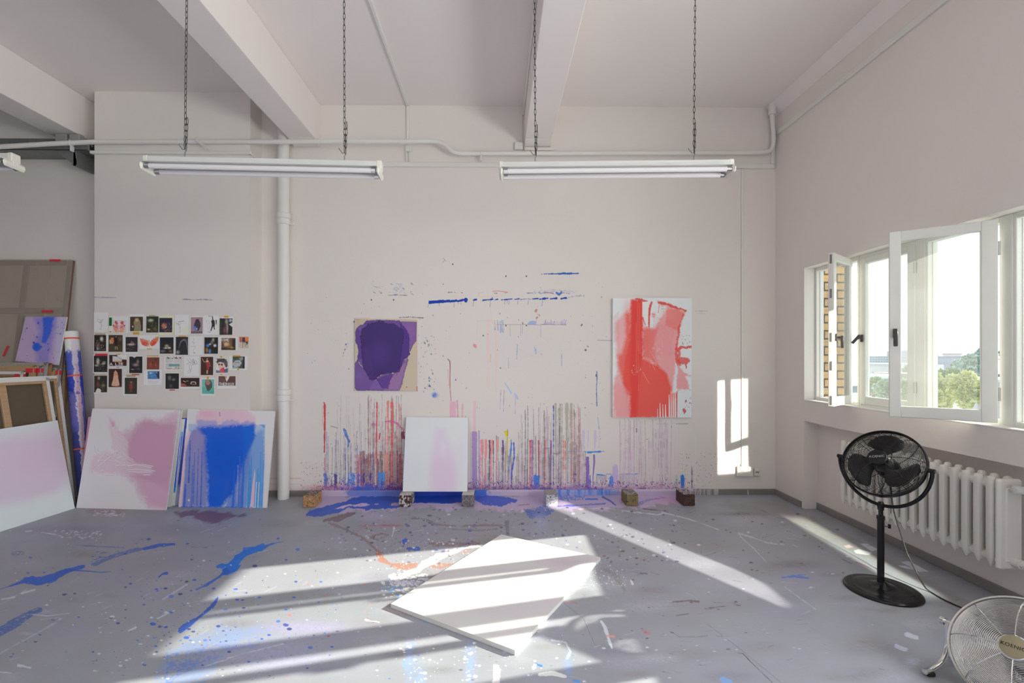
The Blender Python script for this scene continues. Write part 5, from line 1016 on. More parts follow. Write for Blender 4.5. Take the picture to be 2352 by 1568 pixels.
# --- purple sheet
def q2(x, y): return (780 + x / 7.127, 700 + y / 7.127)
def purple(P):
    Q = lambda L: [q2(*p) for p in L]
    D0, D1, D2, L1, L2 = (62, 42, 105), (78, 52, 130), (92, 62, 142), (112, 82, 152), (160, 120, 165)
    P.poly(Q([(262,230),(1270,240),(1262,280),(975,272),(970,262),(600,240),(430,262),(380,330),(330,325),(262,380)]), (190,172,150), .5)
    P.poly(Q([(250,980),(290,900),(340,1000),(420,1060),(560,1220),(700,1180),(880,1130),(1010,980),(1110,880),(1125,900),(1060,1130),(1025,1290),(975,1402),(740,1402),(500,1398),(290,1405),(255,1360)]), L1, .98, rag=.7, edge=((70,45,110), 1.0, .8))
    P.poly(Q([(1110,880),(1060,1130),(1025,1290),(970,1398),(740,1398),(790,1340),(830,1220),(900,1120),(1020,980)]), L2, .8, soft=6, rag=2); P.glow(*q2(330,1150), 12, 10, (125,95,165), .6); P.poly(Q([(480,1390),(560,1250),(600,1200),(700,1390)]), (128,98,168), .7, soft=3)
    P.poly(Q([(610,1200),(700,1140),(760,1110),(880,1130),(830,1230),(790,1370),(700,1350)]), D2, .85, rag=1.2, edge=((62,42,105), .8, .6)); P.line(Q([(610,1205),(700,1360)]), 1.2, D0, .8)
    P.poly(Q([(975,272),(1262,282),(1255,590),(1200,660),(1160,760),(1100,440),(1020,360)]), (128,92,160), .98, edge=((70,45,110), .9, .7)); P.glow(*q2(1140,420), 14, 16, (142,104,165), .6, tex=.3)
    P.poly(Q([(262,420),(290,370),(340,322),(380,325),(440,260),(600,248),(760,252),(975,260),(1050,350),(1110,420),(1140,500),(1140,640),(1150,810),(1060,900),(1020,980),(980,1090),(900,1110),(700,1130),(560,1220),(480,1180),(420,1070),(360,980),(290,900),(315,740),(300,660),(262,600)]), L1, .98, rag=.9, edge=((66,44,108), 1.0, .85))
    P.poly(Q([(262,420),(300,380),(340,420),(350,560),(370,900),(300,900),(315,740),(300,660),(265,600)]), D2, .8, soft=3, rag=1); P.poly(Q([(400,310),(450,270),(560,258),(580,290),(450,310),(420,350)]), D2, .7, soft=2)
    P.poly(Q([(980,290),(1100,420),(1135,520),(1148,810),(1040,900),(980,1090),(960,1060),(1010,800),(1030,500)]), D1, .95, rag=.9, edge=((60,40,105), .8, .7)); P.poly(Q([(740,262),(960,268),(1000,330),(900,310),(760,290)]), (110,75,145), .8, soft=2)
    P.poly(Q([(340,520),(370,400),(440,340),(470,310),(600,290),(640,262),(720,262),(750,295),(900,310),(1000,380),(1055,440),(1035,620),(1000,850),(985,960),(960,1080),(880,1100),(700,1120),(600,1190),(520,1240),(490,1210),(440,1090),(390,1040),(365,850),(355,640)]), (66,46,112), .99, rag=1.3, edge=((50,34,90), 1.0, .8))
    P.glow(*q2(650,800), 26, 30, (76,54,128), .8, p=3); P.poly(Q([(480,700),(540,1000),(560,1180),(500,1200),(400,1000),(380,700)]), (80,56,126), .45, soft=3); P.line(Q([(640,290),(700,300)]), 4, D0, .6)
    P.dots(40, q2(480,0)[0], q2(960,0)[0], q2(0,1090)[1], q2(0,1170)[1], .5, 1.6, [D0], .8); P.line(Q([(1098,1345),(1102,1345)]), 3.2, (140,125,120), .8); P.line(Q([(1265,1340),(1268,1410)]), 1.4, (200,70,75), .9); P.line(Q([(262,236),(340,232)]), 1.2, (205,120,120), .8)
Yp = D - .016
panel('purple_painting', 'cream sheet with a pooled dark purple ink form on the back wall', 'painting', [onY(815, 732.5, Yp), onY(957.5, 734, Yp), onY(957.5, 898, Yp), onY(815, 897, Yp)], .012, [(815,732),(958,734),(958,898),(815,897)], (200,186,164), 1.2, purple, res=1.8, seed=43, cell=6, edge=mat('cream_board_edge', (.6,.52,.42), .8))
# --- white board standing on two blocks
def wb(P):
    P.glow(1020, 1090, 34, 60, (206,186,208), .85, p=3); P.poly([(1000,980),(1022,985),(1040,1050),(1050,1128),(985,1128),(992,1040)], (208,190,212), .55, soft=14); P.glow(955,1080,20,40,(196,206,216),.4); P.glow(1060,1040,16,30,(212,198,212),.5); P.glow(1018,1035,9,20,(216,205,222),.6)
panel('pale_canvas', 'pale canvas with a faint pink wash propped up on two wooden blocks', 'painting', [onY(933, 957.5, 4.832), onY(1075, 958.5, 4.832), onY(1073, 1128.5, 4.60), onY(925, 1128.5, 4.60)], .026, [(933,957),(1075,958),(1073,1128),(925,1128)], (208,211,216), 1.3, wb, res=1.0, seed=44)
# --- canvas lying on the floor
def fc(P):
    P.line([(950,1345),(1130,1322),(1290,1290)], 26, (206,192,214), .5, soft=16); P.glow(1310,1290,50,16,(206,184,212),.8); P.line([(1010,1420),(1160,1400),(1260,1385)], 24, (206,192,214), .5, soft=14); P.line([(1090,1440),(1230,1425)], 12, (204,184,210), .45, soft=10)
tz = .024
cn = [onZ(1151.6, 1227, tz), onZ(1379.3, 1279.8, tz), onZ(1182.6, 1493, tz), onZ(897.4, 1386, tz)]
panel('blank_canvas', 'large white stretched canvas lying flat on the sunlit floor', 'canvas', cn, tz - .001, [(1151.6,1227),(1379.3,1279.8),(1182.6,1493),(897.4,1386)], (224,222,224), 1.05, None, res=.9, seed=45, n=(0,0,1))
fo = bpy.data.objects[-1] if False else None
def tint_bars(o):
    me = [c for c in o.children if c.name.startswith('painted_face')][0].data; n_ = len(me.vertices); co = np.empty(n_ * 3, np.float32); me.vertices.foreach_get('co', co); co = co.reshape(-1, 3)
    col = np.tile(np.array([.80, .79, .80], np.float32), (n_, 1)); l1 = (co[:, 0] - .45) ; l2 = (co[:, 1] - 3.15)
    def wash(x, y, rx, ry, c, a):
        w = a * np.exp(-(((co[:, 0] - x) / rx) ** 2 + ((co[:, 1] - y) / ry) ** 2))[:, None]; col[:] = col * (1 - w) + np.array(c) * w
    wash(.50, 3.22, .22, .10, (.66,.55,.70), .6); wash(.12, 3.08, .35, .07, (.70,.64,.74), .45); wash(.10, 2.62, .30, .09, (.70,.64,.74), .5); wash(.28, 2.75, .2, .08, (.68,.60,.72), .4)  # lilac of the window-bar shadows, painted into the canvas colour
    me.color_attributes['paint'].data.foreach_set('color', np.concatenate([col, np.ones((n_, 1), np.float32)], 1).reshape(-1))
tint_bars([o for o in COL.objects if o.name.startswith('blank_canvas')][0])
# --- pink canvas and the ones behind it, leaning on the pier
def q3(x, y): return (160 + x / 4.704, 920 + y / 4.704)
def pink(P):
    Q = lambda L: [q3(*p) for p in L]; K1, K2, K3 = (168,130,152), (176,142,162), (184,162,176)
    P.poly(Q([(540,360),(640,310),(740,230),(800,190),(850,190),(900,215),(1000,190),(1080,150),(1175,110),(1150,600),(1060,1170),(860,1150),(760,1020),(700,880),(600,800),(560,760),(620,560)]), K2, .75, soft=16, rag=3); P.poly(Q([(690,330),(740,250),(800,215),(880,215),(980,250),(1150,240),(1120,700),(1060,960),(950,900),(760,850),(640,760),(620,600),(640,420)]), K1, .95, soft=13, rag=2); P.poly(Q([(760,850),(960,880),(1090,900),(1060,1150),(860,1100),(780,960)]), (176,138,160), .7, soft=14)
    P.poly(Q([(260,600),(400,540),(620,640),(860,700),(900,780),(560,790),(300,770),(220,740)]), K3, .8, soft=10, rag=2); P.poly(Q([(430,170),(480,240),(620,440),(640,640),(480,560),(430,330)]), K3, .7, soft=6, rag=1)
    P.line(Q([(410,160),(450,230),(470,270)]), [1,3,5], (182,140,160), .7, rag=.6); P.glow(*q3(470,245), 4, 5, (180,128,152), .8)
    for pts in ([(480,280),(520,350),(570,400),(630,450)],[(455,300),(520,400),(580,460),(625,495)],[(470,290),(500,380),(590,440),(630,480)],[(445,330),(460,400),(540,500),(600,530)],[(455,420),(520,520),(600,610),(690,660)],[(460,440),(560,560),(640,610),(690,640)],[(450,470),(560,600),(660,690),(700,700)],[(440,480),(480,530),(560,640),(640,700)],[(360,560),(440,600),(560,680),(660,720)],[(300,640),(400,640),(440,600),(400,580)],[(310,700),(380,650),(410,620)],[(340,600),(360,660),(400,700),(430,750)],[(260,470),(270,540),(310,570),(360,590)],[(300,500),(290,520),(320,540)],[(380,560),(330,620),(310,660)],[(420,640),(500,650),(620,700),(740,690)],[(680,690),(780,700),(880,720)],[(700,685),(820,690),(900,705)],[(620,740),(760,740),(920,755)],[(640,760),(760,770),(880,768)],[(500,700),(560,690),(600,700)],[(310,720),(330,760),(360,740)],[(470,580),(510,545),(490,600)],[(520,620),(560,600)],[(450,570),(500,540)],[(320,600),(340,630)],[(230,740),(240,770)],[(800,795),(870,797)],[(380,793),(470,793)],[(540,610),(600,680),(650,715)]):
        P.line(Q(pts), 2.0, (204,196,204), .9); P.line([(a+.9, b_+1.2) for a, b_ in Q(pts)], 1.0, (165,125,148), .6)
    P.glow(*q3(350,1000), 22, 18, (190,180,192), .4); P.line(Q([(760,1025),(840,1030)]), 1.4, (196,180,192), .6)
def mix(a, b_, t_): return Vector(a).lerp(Vector(b_), t_)
panel('pink_canvas', 'white and dusty pink canvas with scratched white lines, frontmost against the pier', 'painting', [onY(212.5, 937.5, 4.556), onY(412.5, 941, 4.538), onZ(381, 1171, 0) * 1, onZ(175, 1166, 0) * 1], .014, [(212,937),(412,941),(381,1168),(175,1163)], (186,184,187), 1.75, pink, res=1.6, seed=47, cell=8)
def solid(c2=None): 
    def f(P):
        if c2: c2(P)
    return f
def bl_str(P):
    P.rect(380, 992, 430, 1000, (40,140,215), .9, rag=.8); P.poly([(380,1000),(430,1000),(430,1128),(380,1128)], (20,95,205), .97, soft=5); P.rect(380, 1080, 430, 1118, (15,70,200), .8, soft=12); P.poly([(380,1116),(430,1116),(430,1128),(380,1128)], (30,130,225), .9, soft=3); P.line([(419,960),(401,1160)], 2.4, (190,205,240), .9)
def dk_bl(P):
    P.poly([(300,955),(440,955),(430,1128),(300,1128)], (40,62,150), .95, soft=6); P.poly([(300,1110),(440,1110),(440,1165),(300,1165)], (150,160,190), .6, soft=10); P.line([(300,961),(440,961)], 2.5, (30,60,160), .9, rag=.6)
def pk(P): P.poly([(170,940),(420,940),(400,1165),(160,1165)], (165,115,142), .9, soft=3); P.glow(210,960,10,40,(180,140,160),.6)
def wt(P): P.line([(215,941),(300,940),(330,938),(412,942)], 3, (60,80,150), .8, rag=1.4, dry=.2)
def behind(nm, label, quadpx, dy, base, gain, fn, th, seed, Yt=None):
    (tl, tr, br, bl) = quadpx; yb_ = 4.52 + dy; yt_ = 4.562 + dy * .8
    def bot(p): v = onY(p[0], p[1], yb_); v.z = 0.0; return v
    return panel(nm, label, 'painting', [onY(*tl, yt_), onY(*tr, yt_ - .006), bot(br), bot(bl)], th, quadpx, base, gain, fn, res=.8, seed=seed)
behind('white_canvas', 'white canvas with a blue-smeared top edge, second behind the pink one', [(214,938),(418,941),(393,1160),(182,1160)], .019, (188,188,188), 1.7, wt, .012, 48)
behind('rose_canvas', 'rose-coloured canvas whose edge shows past the pink one, by the roll', [(203,957),(392,958),(368,1160),(178,1160)], .036, (175,140,158), 1.75, pk, .010, 49)
behind('striped_canvas', 'white-edged canvas with a bright blue band showing beside the pink one', [(240,960),(424,962),(401,1158),(215,1158)], .052, (192,194,200), 1.7, bl_str, .010, 50)
behind('dark_blue_canvas', 'dark blue canvas at the back, just left of the blue drip painting', [(250,959),(430,960),(412,1154),(225,1154)], .068, (120,125,150), 1.7, dk_bl, .010, 51)
def blue(P):
    Q = lambda L: [q3(*p) for p in L]; B1, B2, LV = (0,78,185), (30,110,195), (128,130,178)
    P.poly(Q([(1400,90),(1900,100),(2010,170),(2000,260),(1380,260),(1360,200)]), (196,165,180), .9, rag=2, soft=6); P.glow(*q3(1480,150), 18, 10, (196,150,170), .6)
    P.poly(Q([(1275,250),(2115,262),(2120,480),(2100,1145),(1200,1140),(1240,700),(1290,420),(1280,300)]), (150,165,195), .9, rag=.8, soft=2)
    P.poly(Q([(1230,520),(1310,330),(1380,290),(1470,300),(1500,600),(1490,1140),(1205,1140)]), (110,118,172), .9, rag=2, soft=7); P.poly(Q([(1310,340),(1420,310),(1460,420),(1450,700),(1400,1000),(1330,700)]), (140,125,170), .6, soft=10, rag=2)
    P.poly(Q([(1950,380),(2100,300),(2115,700),(2095,1140),(1700,1140),(1800,700)]), (95,135,190), .85, soft=9, rag=2); P.poly(Q([(1820,560),(1960,480),(1930,800),(1850,1140),(1690,1140),(1740,800)]), (85,115,185), .7, soft=8)
    P.poly(Q([(1370,215),(1400,205),(1480,215),(1590,215),(1600,260),(1700,215),(1780,210),(1850,240),(1900,210),(1990,235),(1990,300),(1380,300)]), (140,140,188), .85, rag=2, soft=5); P.glow(*q3(1740,240), 12, 6, (168,150,185), .6)
    P.poly(Q([(1380,290),(1500,275),(1600,285),(1700,275),(1820,262),(1995,262),(1998,380),(1920,560),(1850,760),(1760,1000),(1640,1140),(1500,1140),(1480,700),(1460,380)]), B1, .97, soft=9, rag=2); P.glow(*q3(1680,600), 50, 60, B1, .9, p=4); P.poly(Q([(1500,900),(1660,900),(1640,1140),(1500,1140)]), (0,82,190), .7, soft=8)
    P.poly(Q([(1860,300),(1998,262),(1995,420),(1900,600)]), (10,90,190), .8, soft=6); P.poly(Q([(2050,262),(2115,262),(2112,300)]), (50,130,190), .8, soft=3)
    for (x, a, z_, w, c) in ((1300,430,880,3,(45,75,165)),(1350,560,1100,2,(50,85,175)),(1390,520,1140,2,(45,85,180)),(1330,700,1130,3,(70,95,175)),(1430,560,1140,3,(40,85,180)),(1250,900,1140,5,(40,80,180)),(1880,540,1140,4,(25,90,190)),(1840,600,1140,3,(60,100,185)),(1780,740,1140,5,(30,85,190)),(1910,640,1140,3,(100,125,190)),(1945,700,1140,5,(40,130,195)),(1965,600,1100,3,(50,120,190)),(2035,740,1140,5,(50,135,200)),(2065,560,1140,4,(60,135,195)),(2090,640,1140,3,(60,130,200)),(1820,700,1100,2,(140,145,190)),(1860,880,1140,4,(70,95,185))):
        P.line(Q([(x,a),(x-6,(a+z_)/2),(x-14,z_)]), [w*.6,w,w*1.1], c, .8, rag=.5, soft=1.5)
    P.poly(Q([(2000,740),(2005,800),(1990,1140),(1950,1140),(1975,900)]), (205,168,185), .9, soft=1.5); 
    for x in (2048, 2020): P.line(Q([(x,880),(x-8,1000),(x-14,1140)]), 1.6, (205,195,205), .85)
    P.poly(Q([(1255,380),(1290,330),(1310,330),(1250,560),(1240,800),(1212,1140),(1168,1140),(1210,800)]), (205,168,182), .9, soft=3, rag=.8); P.poly(Q([(2110,262),(2215,105),(2130,1150),(2085,1140),(2105,700)]), (190,188,192), .9, soft=1.4)
    P.line(Q([(1288,1066),(1290,1068)]), 4.4, (190,185,205)); P.line(Q([(1618,125),(1622,165)]), 1.8, (120,110,170), .8); P.line(Q([(1205,1136),(1960,1140)]), 1.6, (20,80,180), .9, rag=.5)
panel('blue_canvas', 'white canvas with a broad dripping blue field leaning against the pier', 'painting', [onY(431.5, 938.5, 4.628), onY(631, 944, 4.628), onZ(612, 1166, 0), onZ(410, 1164, 0)], .018, [(431,938),(631,944),(612,1164),(410,1162)], (190,189,192), 1.65, blue, res=1.7, seed=52, cell=8)
# --- the far-side stack, leaning away towards the window-less side
def frame_of(O, u, v, n, w, h, th, name, label, bars=(.5,), face=None, bars_h=(), wood=M_wood, cat='canvas'):
    """stretched canvas seen from its back: canvas edge, wooden bars, linen"""
    O, u, v, n = Vector(O), Vector(u).normalized(), Vector(v).normalized(), Vector(n).normalized()
    M = Matrix((u, v, n)).transposed().to_4x4(); M.translation = O
    t = thing(name, label, cat, tuple(O + u * w / 2)); e = .006; bw = .054
    b = B(); b.box((0, 0, 0), (e, h, th), M); b.box((w - e, 0, 0), (w, h, th), M); b.box((0, 0, 0), (w, e, th), M); b.box((0, h - e, 0), (w, h, th), M); b.box((0, 0, -.002), (w, h, .0), M)
    fl = .028
    for lo, hi in (((0, 0), (fl, h)), ((w - fl, 0), (w, h)), ((0, h - fl), (w, h)), ((0, 0), (w, fl))): b.box((*lo, th), (*hi, th + .0015), M)
    b.build('canvas_edge', M_edge, t)
    b = B(); b.box((.01, .01, .001), (w - .01, h - .01, .004), M); b.build('linen', M_linen, t)
    for lo, hi in (((e, e), (bw, h - e)), ((w - bw, e), (w - e, h - e)), ((bw, h - bw), (w - bw, h - e)), ((bw, e), (w - bw, bw))):
        b = B(); b.cbox((*lo, .008), (*hi, th - .001), .004, M); b.build('stretcher_bar', wood, t)
    for k in bars: b = B(); b.cbox((w * k - .027, bw, .006), (w * k + .027, h - bw, th - .004), .004, M); b.build('cross_bar', M_wood, t)
    for k in bars_h: b = B(); b.cbox((bw, h * k - .025, .006), (w - bw, h * k + .025, th - .006), .004, M); b.build('cross_bar', M_wood, t)
    return t
u_ = Vector((-.13, -.99, 0)).normalized()
def leanX(far_bottom, far_top): return Vector(far_top) - Vector(far_bottom)
# pink-white canvas (front of that stack)
Wb = onZ(172, 1167, 0); v_ = (onY(132, 965, 4.52) - Wb); w_len = 1.25; u_w = (onZ(0, 1221, 0) - Wb).normalized()
Wt = Wb + v_
def pw(P):
    P.poly([(-200,1010),(60,1000),(140,985),(165,1080),(120,1150),(0,1160),(-200,1200)], (178,160,178), .75, soft=40); P.glow(60,1060,70,50,(180,160,178),.5); P.poly([(-200,1210),(0,1170),(150,1120),(175,1165),(0,1225),(-200,1300)], (180,192,198), .7, soft=20)
Wf = Wb + u_w * w_len; Wft = Wt + (onX(0, 985, Wt.x - .04) - Wt).normalized() * w_len
panel('pink_wash_canvas', 'large white canvas with a pale pink wash, cropped by the picture edge', 'painting', [Wft, Wt, Wb, Wf], .012, [(-250,1010),(132,965),(172,1166),(-250,1300)], (180,186,190), 1.75, pw, res=.5, seed=53, cell=30)
nrm = u_w.cross(v_).normalized(); nrm = nrm if nrm.x > 0 else -nrm
def backcanvas(px, py, Yc, xb, label, th, bars, bh, wood):
    T = onY(px, py, Yc); Bt = Vector((xb, Yc, 0)); v = (T - Bt)
    n_ = u_w.cross(v).normalized(); n_ = n_ if n_.x > 0 else -n_
    return frame_of(Bt - n_ * th, u_w, v, n_, 1.2, v.length, th, 'stretched_canvas', label, bars, None, bh, wood)
backcanvas(112, 867, 4.53, -4.105, 'canvas turned to show its brown back and wooden stretcher, behind the pink-wash one', .034, (.315,), (), M_wood)
backcanvas(137, 862, 4.66, -4.165, 'second canvas back with a white edge, nearest to the paint-covered roll', .034, (), (.46,), M_wood)
# big wrapped picture against the alcove wall
def wrapped():
    Yt, Yb = 4.822, 4.55
    T = onY(171, 597, Yt); w, zt_ = 1.95, T.z
    O = Vector((T.x - .02 - w, Yb, 0)); v = Vector((0, Yt - Yb, zt_)); h = v.length; v.normalize(); u = Vector((1, 0, 0)); n = Vector((0, -1, 0)) ; n = (n - v * n.dot(v)).normalized()
    M = Matrix((u, v, n)).transposed().to_4x4(); M.translation = O
    t = thing('wrapped_canvas', 'very large canvas back wrapped in hazy film, against the alcove wall', 'canvas', tuple(O + u * w / 2))
    for lo, hi in (((0, 0), (.06, h)), ((w - .055, 0), (w, h)), ((.06, h - .05), (w - .055, h)), ((.06, 0), (w - .055, .05))):
        b = B(); b.cbox((*lo, -.03), (*hi, -.004), .004, M); b.build('stretcher_bar', M_beigewood, t)
    for x in (w - .50, w - 1.15): b = B(); b.cbox((x, .05, -.028), (x + .05, h - .05, -.008), .004, M); b.build('cross_bar', M_beigewood, t)
    zz = onY(60, 713, 4.78).z; hh = zz / zt_ * h
    b = B(); b.cbox((.06, hh - .03, -.026), (w - .055, hh + .03, -.006), .004, M); b.build('cross_bar', M_beigewood, t)
    b = B(); b.box((.0, .0, -.034), (w, h, -.031), M); b.build('canvas', M_wrapcanvas, t)
    b = B(); b.box((-.004, -.004 + .004, .000), (w + .006, h + .006, .002), M); b.box((w - .22, .05, .0022), (w - .212, h - .05, .004), M); b.build('film', M_film, t)
    for (px, py, a_) in ((127, 598, 0), (109, 715, 0), (14, 806, 1.25)):
        c = onY(px, py, Yb + (Yt - Yb) * (onY(px, py, 4.75).z / zt_) - .006); Mt = M.copy(); Mt.translation = c + n * .003
        Mt = Mt @ Matrix.Rotation(a_, 4, 'Z'); b = B(); b.box((-.055, -.011, 0), (.055, .011, .0012), Mt); b.build('tape', M_red, t)
    return t
M_beigewood = mat('pale_wood_under_film', (.20, .11, .10), .7, var=.2); M_wrapcanvas = mat('grey_beige_canvas', (.52, .44, .37), .9, var=.06)
wrapped()
# stack of canvases standing behind, seen as a bundle of edges
SX = [(141, 843, 4.70, M_wrap, 'canvas wrapped in bubble foil with a red tape, last of the bundle by the roll'),
      (126, 846, 4.68, M_wood, 'narrow pine-edged canvas in the bundle, beside the foil-wrapped last one'),
      (120, 833, 4.66, M_wood2, 'dark pine-edged canvas in the middle of the bundle of edges'),
      (111, 831, 4.635, M_wrap, 'taller grey foil-wrapped canvas in the middle of the bundle'),
      (100, 838, 4.605, M_wrap, 'grey foil-wrapped canvas with a wide red tape patch in the bundle'),
      (84, 838, 4.575, M_wood, 'pine-edged canvas with a red tape patch, low in the bundle'),
      (59, 851, 4.54, M_edge, 'white-edged canvas with a pink tape mark, at the front of the bundle')]
for i, (px, py, Yc, m_, lb) in enumerate(SX):
    Yc -= .035; T = onY(px, py, Yc); h = T.z; th = .016; w = 1.0 - i * .02
    O = Vector((T.x - w, Yc - .14, 0)); v = Vector((0, .14, h)).normalized(); n = Vector((0, -1, 0)); n = (n - v * n.dot(v)).normalized()
    t = frame_of(O, (1, 0, 0), v, n, w, h, th, 'stacked_canvas', lb, (), None, (), M_wood if i % 2 else M_wood2)
    for c_ in t.children:
        if c_.name.startswith('canvas_edge'): c_.data.materials[0] = m_
    M = Matrix((Vector((1, 0, 0)), v, n)).transposed().to_4x4(); M.translation = O
    if i in (0, 4, 5, 6):
        b = B(); hh = h * .972; b.box((w - .08 if i else w - .03, hh - .03, th + .002), (w - .012 if i != 6 else w - .04, hh + .012, th + .003), M); b.build('tape', M_red, t)
        b = B(); b.box((w + .0005, hh - .03, -.002), (w + .0018, hh + .012, th + .003), M); b.build('tape', M_red, t)
# small blue and mauve painting on top of the bundle
def sb(P):
    P.glow(75, 780, 22, 40, (150,130,165), .5); P.poly([(78,727),(132,727),(122,780),(112,835),(86,835),(80,790),(88,760)], (90,95,175), .6, soft=12, rag=2); P.poly([(97,727),(124,727),(117,765),(104,790),(96,786),(100,750)], (35,80,185), .92, soft=4, rag=1); P.glow(84, 797, 10.5, 10.5, (32,80,180), 1.0, p=8); P.dots(36, 50, 140, 735, 830, .6, 2.6, [(45,70,165)], .85, pw=2)
    P.poly([(132,727),(153,727),(136,836),(126,836)], (165,165,200), .6, soft=5, rag=1); P.dots(20, 130, 150, 730, 780, .5, 1.6, [(50,80,170)], .8)
panel('small_blue_painting', 'small mauve painting with cobalt blue blots standing on the bundle of edges', 'painting', [onY(59, 727, 4.715), onY(153, 727.5, 4.715), onY(133, 838, 4.64), onY(35, 829, 4.64)], .014, [(59,727),(153,727),(133,838),(35,829)], (160,140,170), 1.75, sb, res=1.2, seed=54, cell=7)
# loose stretcher bars by the roll
for i, (a_, c_, m_, lb) in enumerate((((153, 824, 4.80), (133, 1120, 4.70), M_wood2, 'reddish pine stretcher bar leaning beside the roll'), ((146, 838, 4.76), (131, 1120, 4.66), M_wood, 'light pine stretcher bar leaning beside the reddish one'))):
    A_, C_ = onY(*a_), onY(*c_); C_.z = 0; d_ = (A_ - C_); M = Matrix((Vector((1, 0, 0)), Vector((0, 1, 0)), d_.normalized())).transposed().to_4x4(); M.translation = C_
    b = B(); b.cbox((-.02, -.01, 0), (.02, .01, d_.length), .003, M); tag(b.build('wooden_bar', m_), lb, 'wooden bar')
# paint-covered roll
Tt, Tb = onY(163, 762, 4.76), onY(192, 1090, 4.70); dd = (Tb - Tt).normalized(); Tb = Tt + dd * ((Tt.z - .0) / -dd.z)
t = thing('canvas_roll', 'tall rolled canvas with a white top and blue-violet paint, taped with orange bands', 'roll', tuple(Tb))
rr = .058; Rr, Cc = 420, 90; uu = np.linspace(0, 1, Rr); aa = np.linspace(0, 2 * math.pi, Cc)
e1 = dd.cross(Vector((0, 1, 0))).normalized(); e1 = e1 if e1.x > 0 else -e1; e2 = dd.cross(e1).normalized(); e2 = e2 if e2.y < 0 else -e2
P3 = np.array(Tt)[None, None] + (np.array(Tb) - np.array(Tt))[None, None] * uu[:, None, None] + rr * (-np.cos(aa)[None, :, None] * np.array(e1) + np.sin(aa)[None, :, None] * np.array(e2))
Ug = np.repeat(np.linspace(0, 90, Cc)[None], Rr, 0); Vg = np.repeat(np.linspace(755, 1150, Rr)[:, None], Cc, 1)
P = Paint(Ug, Vg, (205, 205, 205), gain=(1.5,) * 3, seed=61, cell=9)
P.rect(-5, 800, 95, 1200, (85, 88, 165), .97, rag=4, soft=3); P.rect(-5, 800, 95, 850, (60,80,170), .7, rag=9, soft=14, dry=.2); P.rect(-5, 860, 95, 900, (28,50,165), .85, rag=9, soft=8); P.rect(-5, 985, 95, 1200, (40,50,120), .75, rag=8, soft=20); P.rect(-5, 900, 95, 960, (105,92,160), .5, soft=20)
P.rect(31, 770, 42, 1200, (190,180,192), .85, rag=1.6); P.rect(35, 830, 41, 1200, (170,130,150), .7, rag=2); P.dots(24, 0, 44, 830, 960, 1, 5, [(25,45,150)], .7, pw=2)
grid_mesh('painted_canvas', P3, P.rgb, M_cloth, t, flip=False)
b = B(); b.cyl(Tt - dd * .0005, Tt + dd * .02, rr - .001, 32); b.tube([Tt + (e1 * math.cos(a) + e2 * math.sin(a)) * (rr - .006) for a in [2*math.pi*k/32 for k in range(32)]], .004, 6, closed=True); b.build('paper_core', M_edge, t, smooth=True)
for py in (776, 861, 1026):
    k = (onY(170, py, 4.75).z - Tt.z) / (Tb.z - Tt.z); c = Tt.lerp(Tb, k); b = B(); b.cyl(c, c + dd * .014, rr + .002, 40); b.build('orange_band', M_org, t, smooth=True)
# ================================================================= PAINT-CRUSTED BLOCKS
def block_mat(name, cols, sc):
    m = mat(name, (.3, .3, .3), .75, bump=1.0, bscale=60); N = m.node_tree.nodes; L = m.node_tree.links
    nz = N.new('ShaderNodeTexNoise'); nz.inputs['Scale'].default_value = sc * 1.3; nz.inputs['Detail'].default_value = 8; nz.inputs['Roughness'].default_value = .75
    t_ = [n for n in N if n.type == 'TEX_COORD'][0]; L.new(t_.outputs['Object'], nz.inputs[0]); r = N.new('ShaderNodeValToRGB'); r.color_ramp.interpolation = 'CONSTANT'; L.new(nz.outputs[0], r.inputs[0])
    ps = [0, .38, .44, .49, .54, .60, .66]; el = r.color_ramp.elements
    for i, c in enumerate(cols):
        e = el[i] if i < 2 else el.new(ps[i]); e.position = ps[i]; e.color = (*lin(c), 1)
    L.new(r.outputs[0], N['Principled BSDF'].inputs['Base Color']); return m
def block(px, py1, mats_, label):
    c = onY(px, 1145, 4.50); w = .058; Y0, Y1 = 4.50, 4.69; h = .112
    t = thing('wooden_block', label, 'block', (c.x, (Y0 + Y1) / 2, 0))
    b = B(); rs = random.Random(px); n = 5; vs = []
    b.cbox((c.x - w, Y0, 0), (c.x + w, Y1, h), .006); o = b.build('timber', mats_[0], t)
    b = B(); o2 = []; g = 9; vs = []; fs = []
    for j in range(g):
        for i in range(g): x = c.x - w * .99 + 2 * w * .99 * i / (g - 1); y = Y0 + .003 + (Y1 - Y0 - .006) * j / (g - 1); vs.append((x, y, h + (.0005 if i in (0, g-1) or j in (0, g-1) else .001 + .003 * rs.random())))
    for j in range(g - 1): fs += [(j*g+i, j*g+i+1, (j+1)*g+i+1, (j+1)*g+i) for i in range(g - 1)]
    b.add(vs, fs); b.build('paint_crust', mats_[1], t)
W_, G_ = (205, 202, 200), (90, 88, 92)
block(709, 0, (block_mat('crust_tan', [(60,50,45),(130,95,60),(185,140,90),(200,160,115),(150,110,70),(205,190,180)], 22), block_mat('crust_tan_top', [G_,(150,130,120),(190,170,160),(60,50,50)], 40)), 'tan paint-crusted wooden block at the foot of the wall, nearest the drain pipe')
block(930, 0, (block_mat('crust_red', [(45,35,38),(90,40,45),(70,50,50),(200,200,200),(215,210,208),(60,55,60)], 16), block_mat('crust_red_top', [(80,40,45),(110,60,55),W_], 40)), 'dark red wooden block with a white splash under the pale canvas')
block(1074.5, 0, (block_mat('crust_grey', [(60,45,60),(110,105,120),(150,150,155),(85,60,75),(125,125,130)], 30), block_mat('crust_grey_top', [G_, (170,190,175), W_], 40)), 'grey and violet wooden block under the other end of the pale canvas')
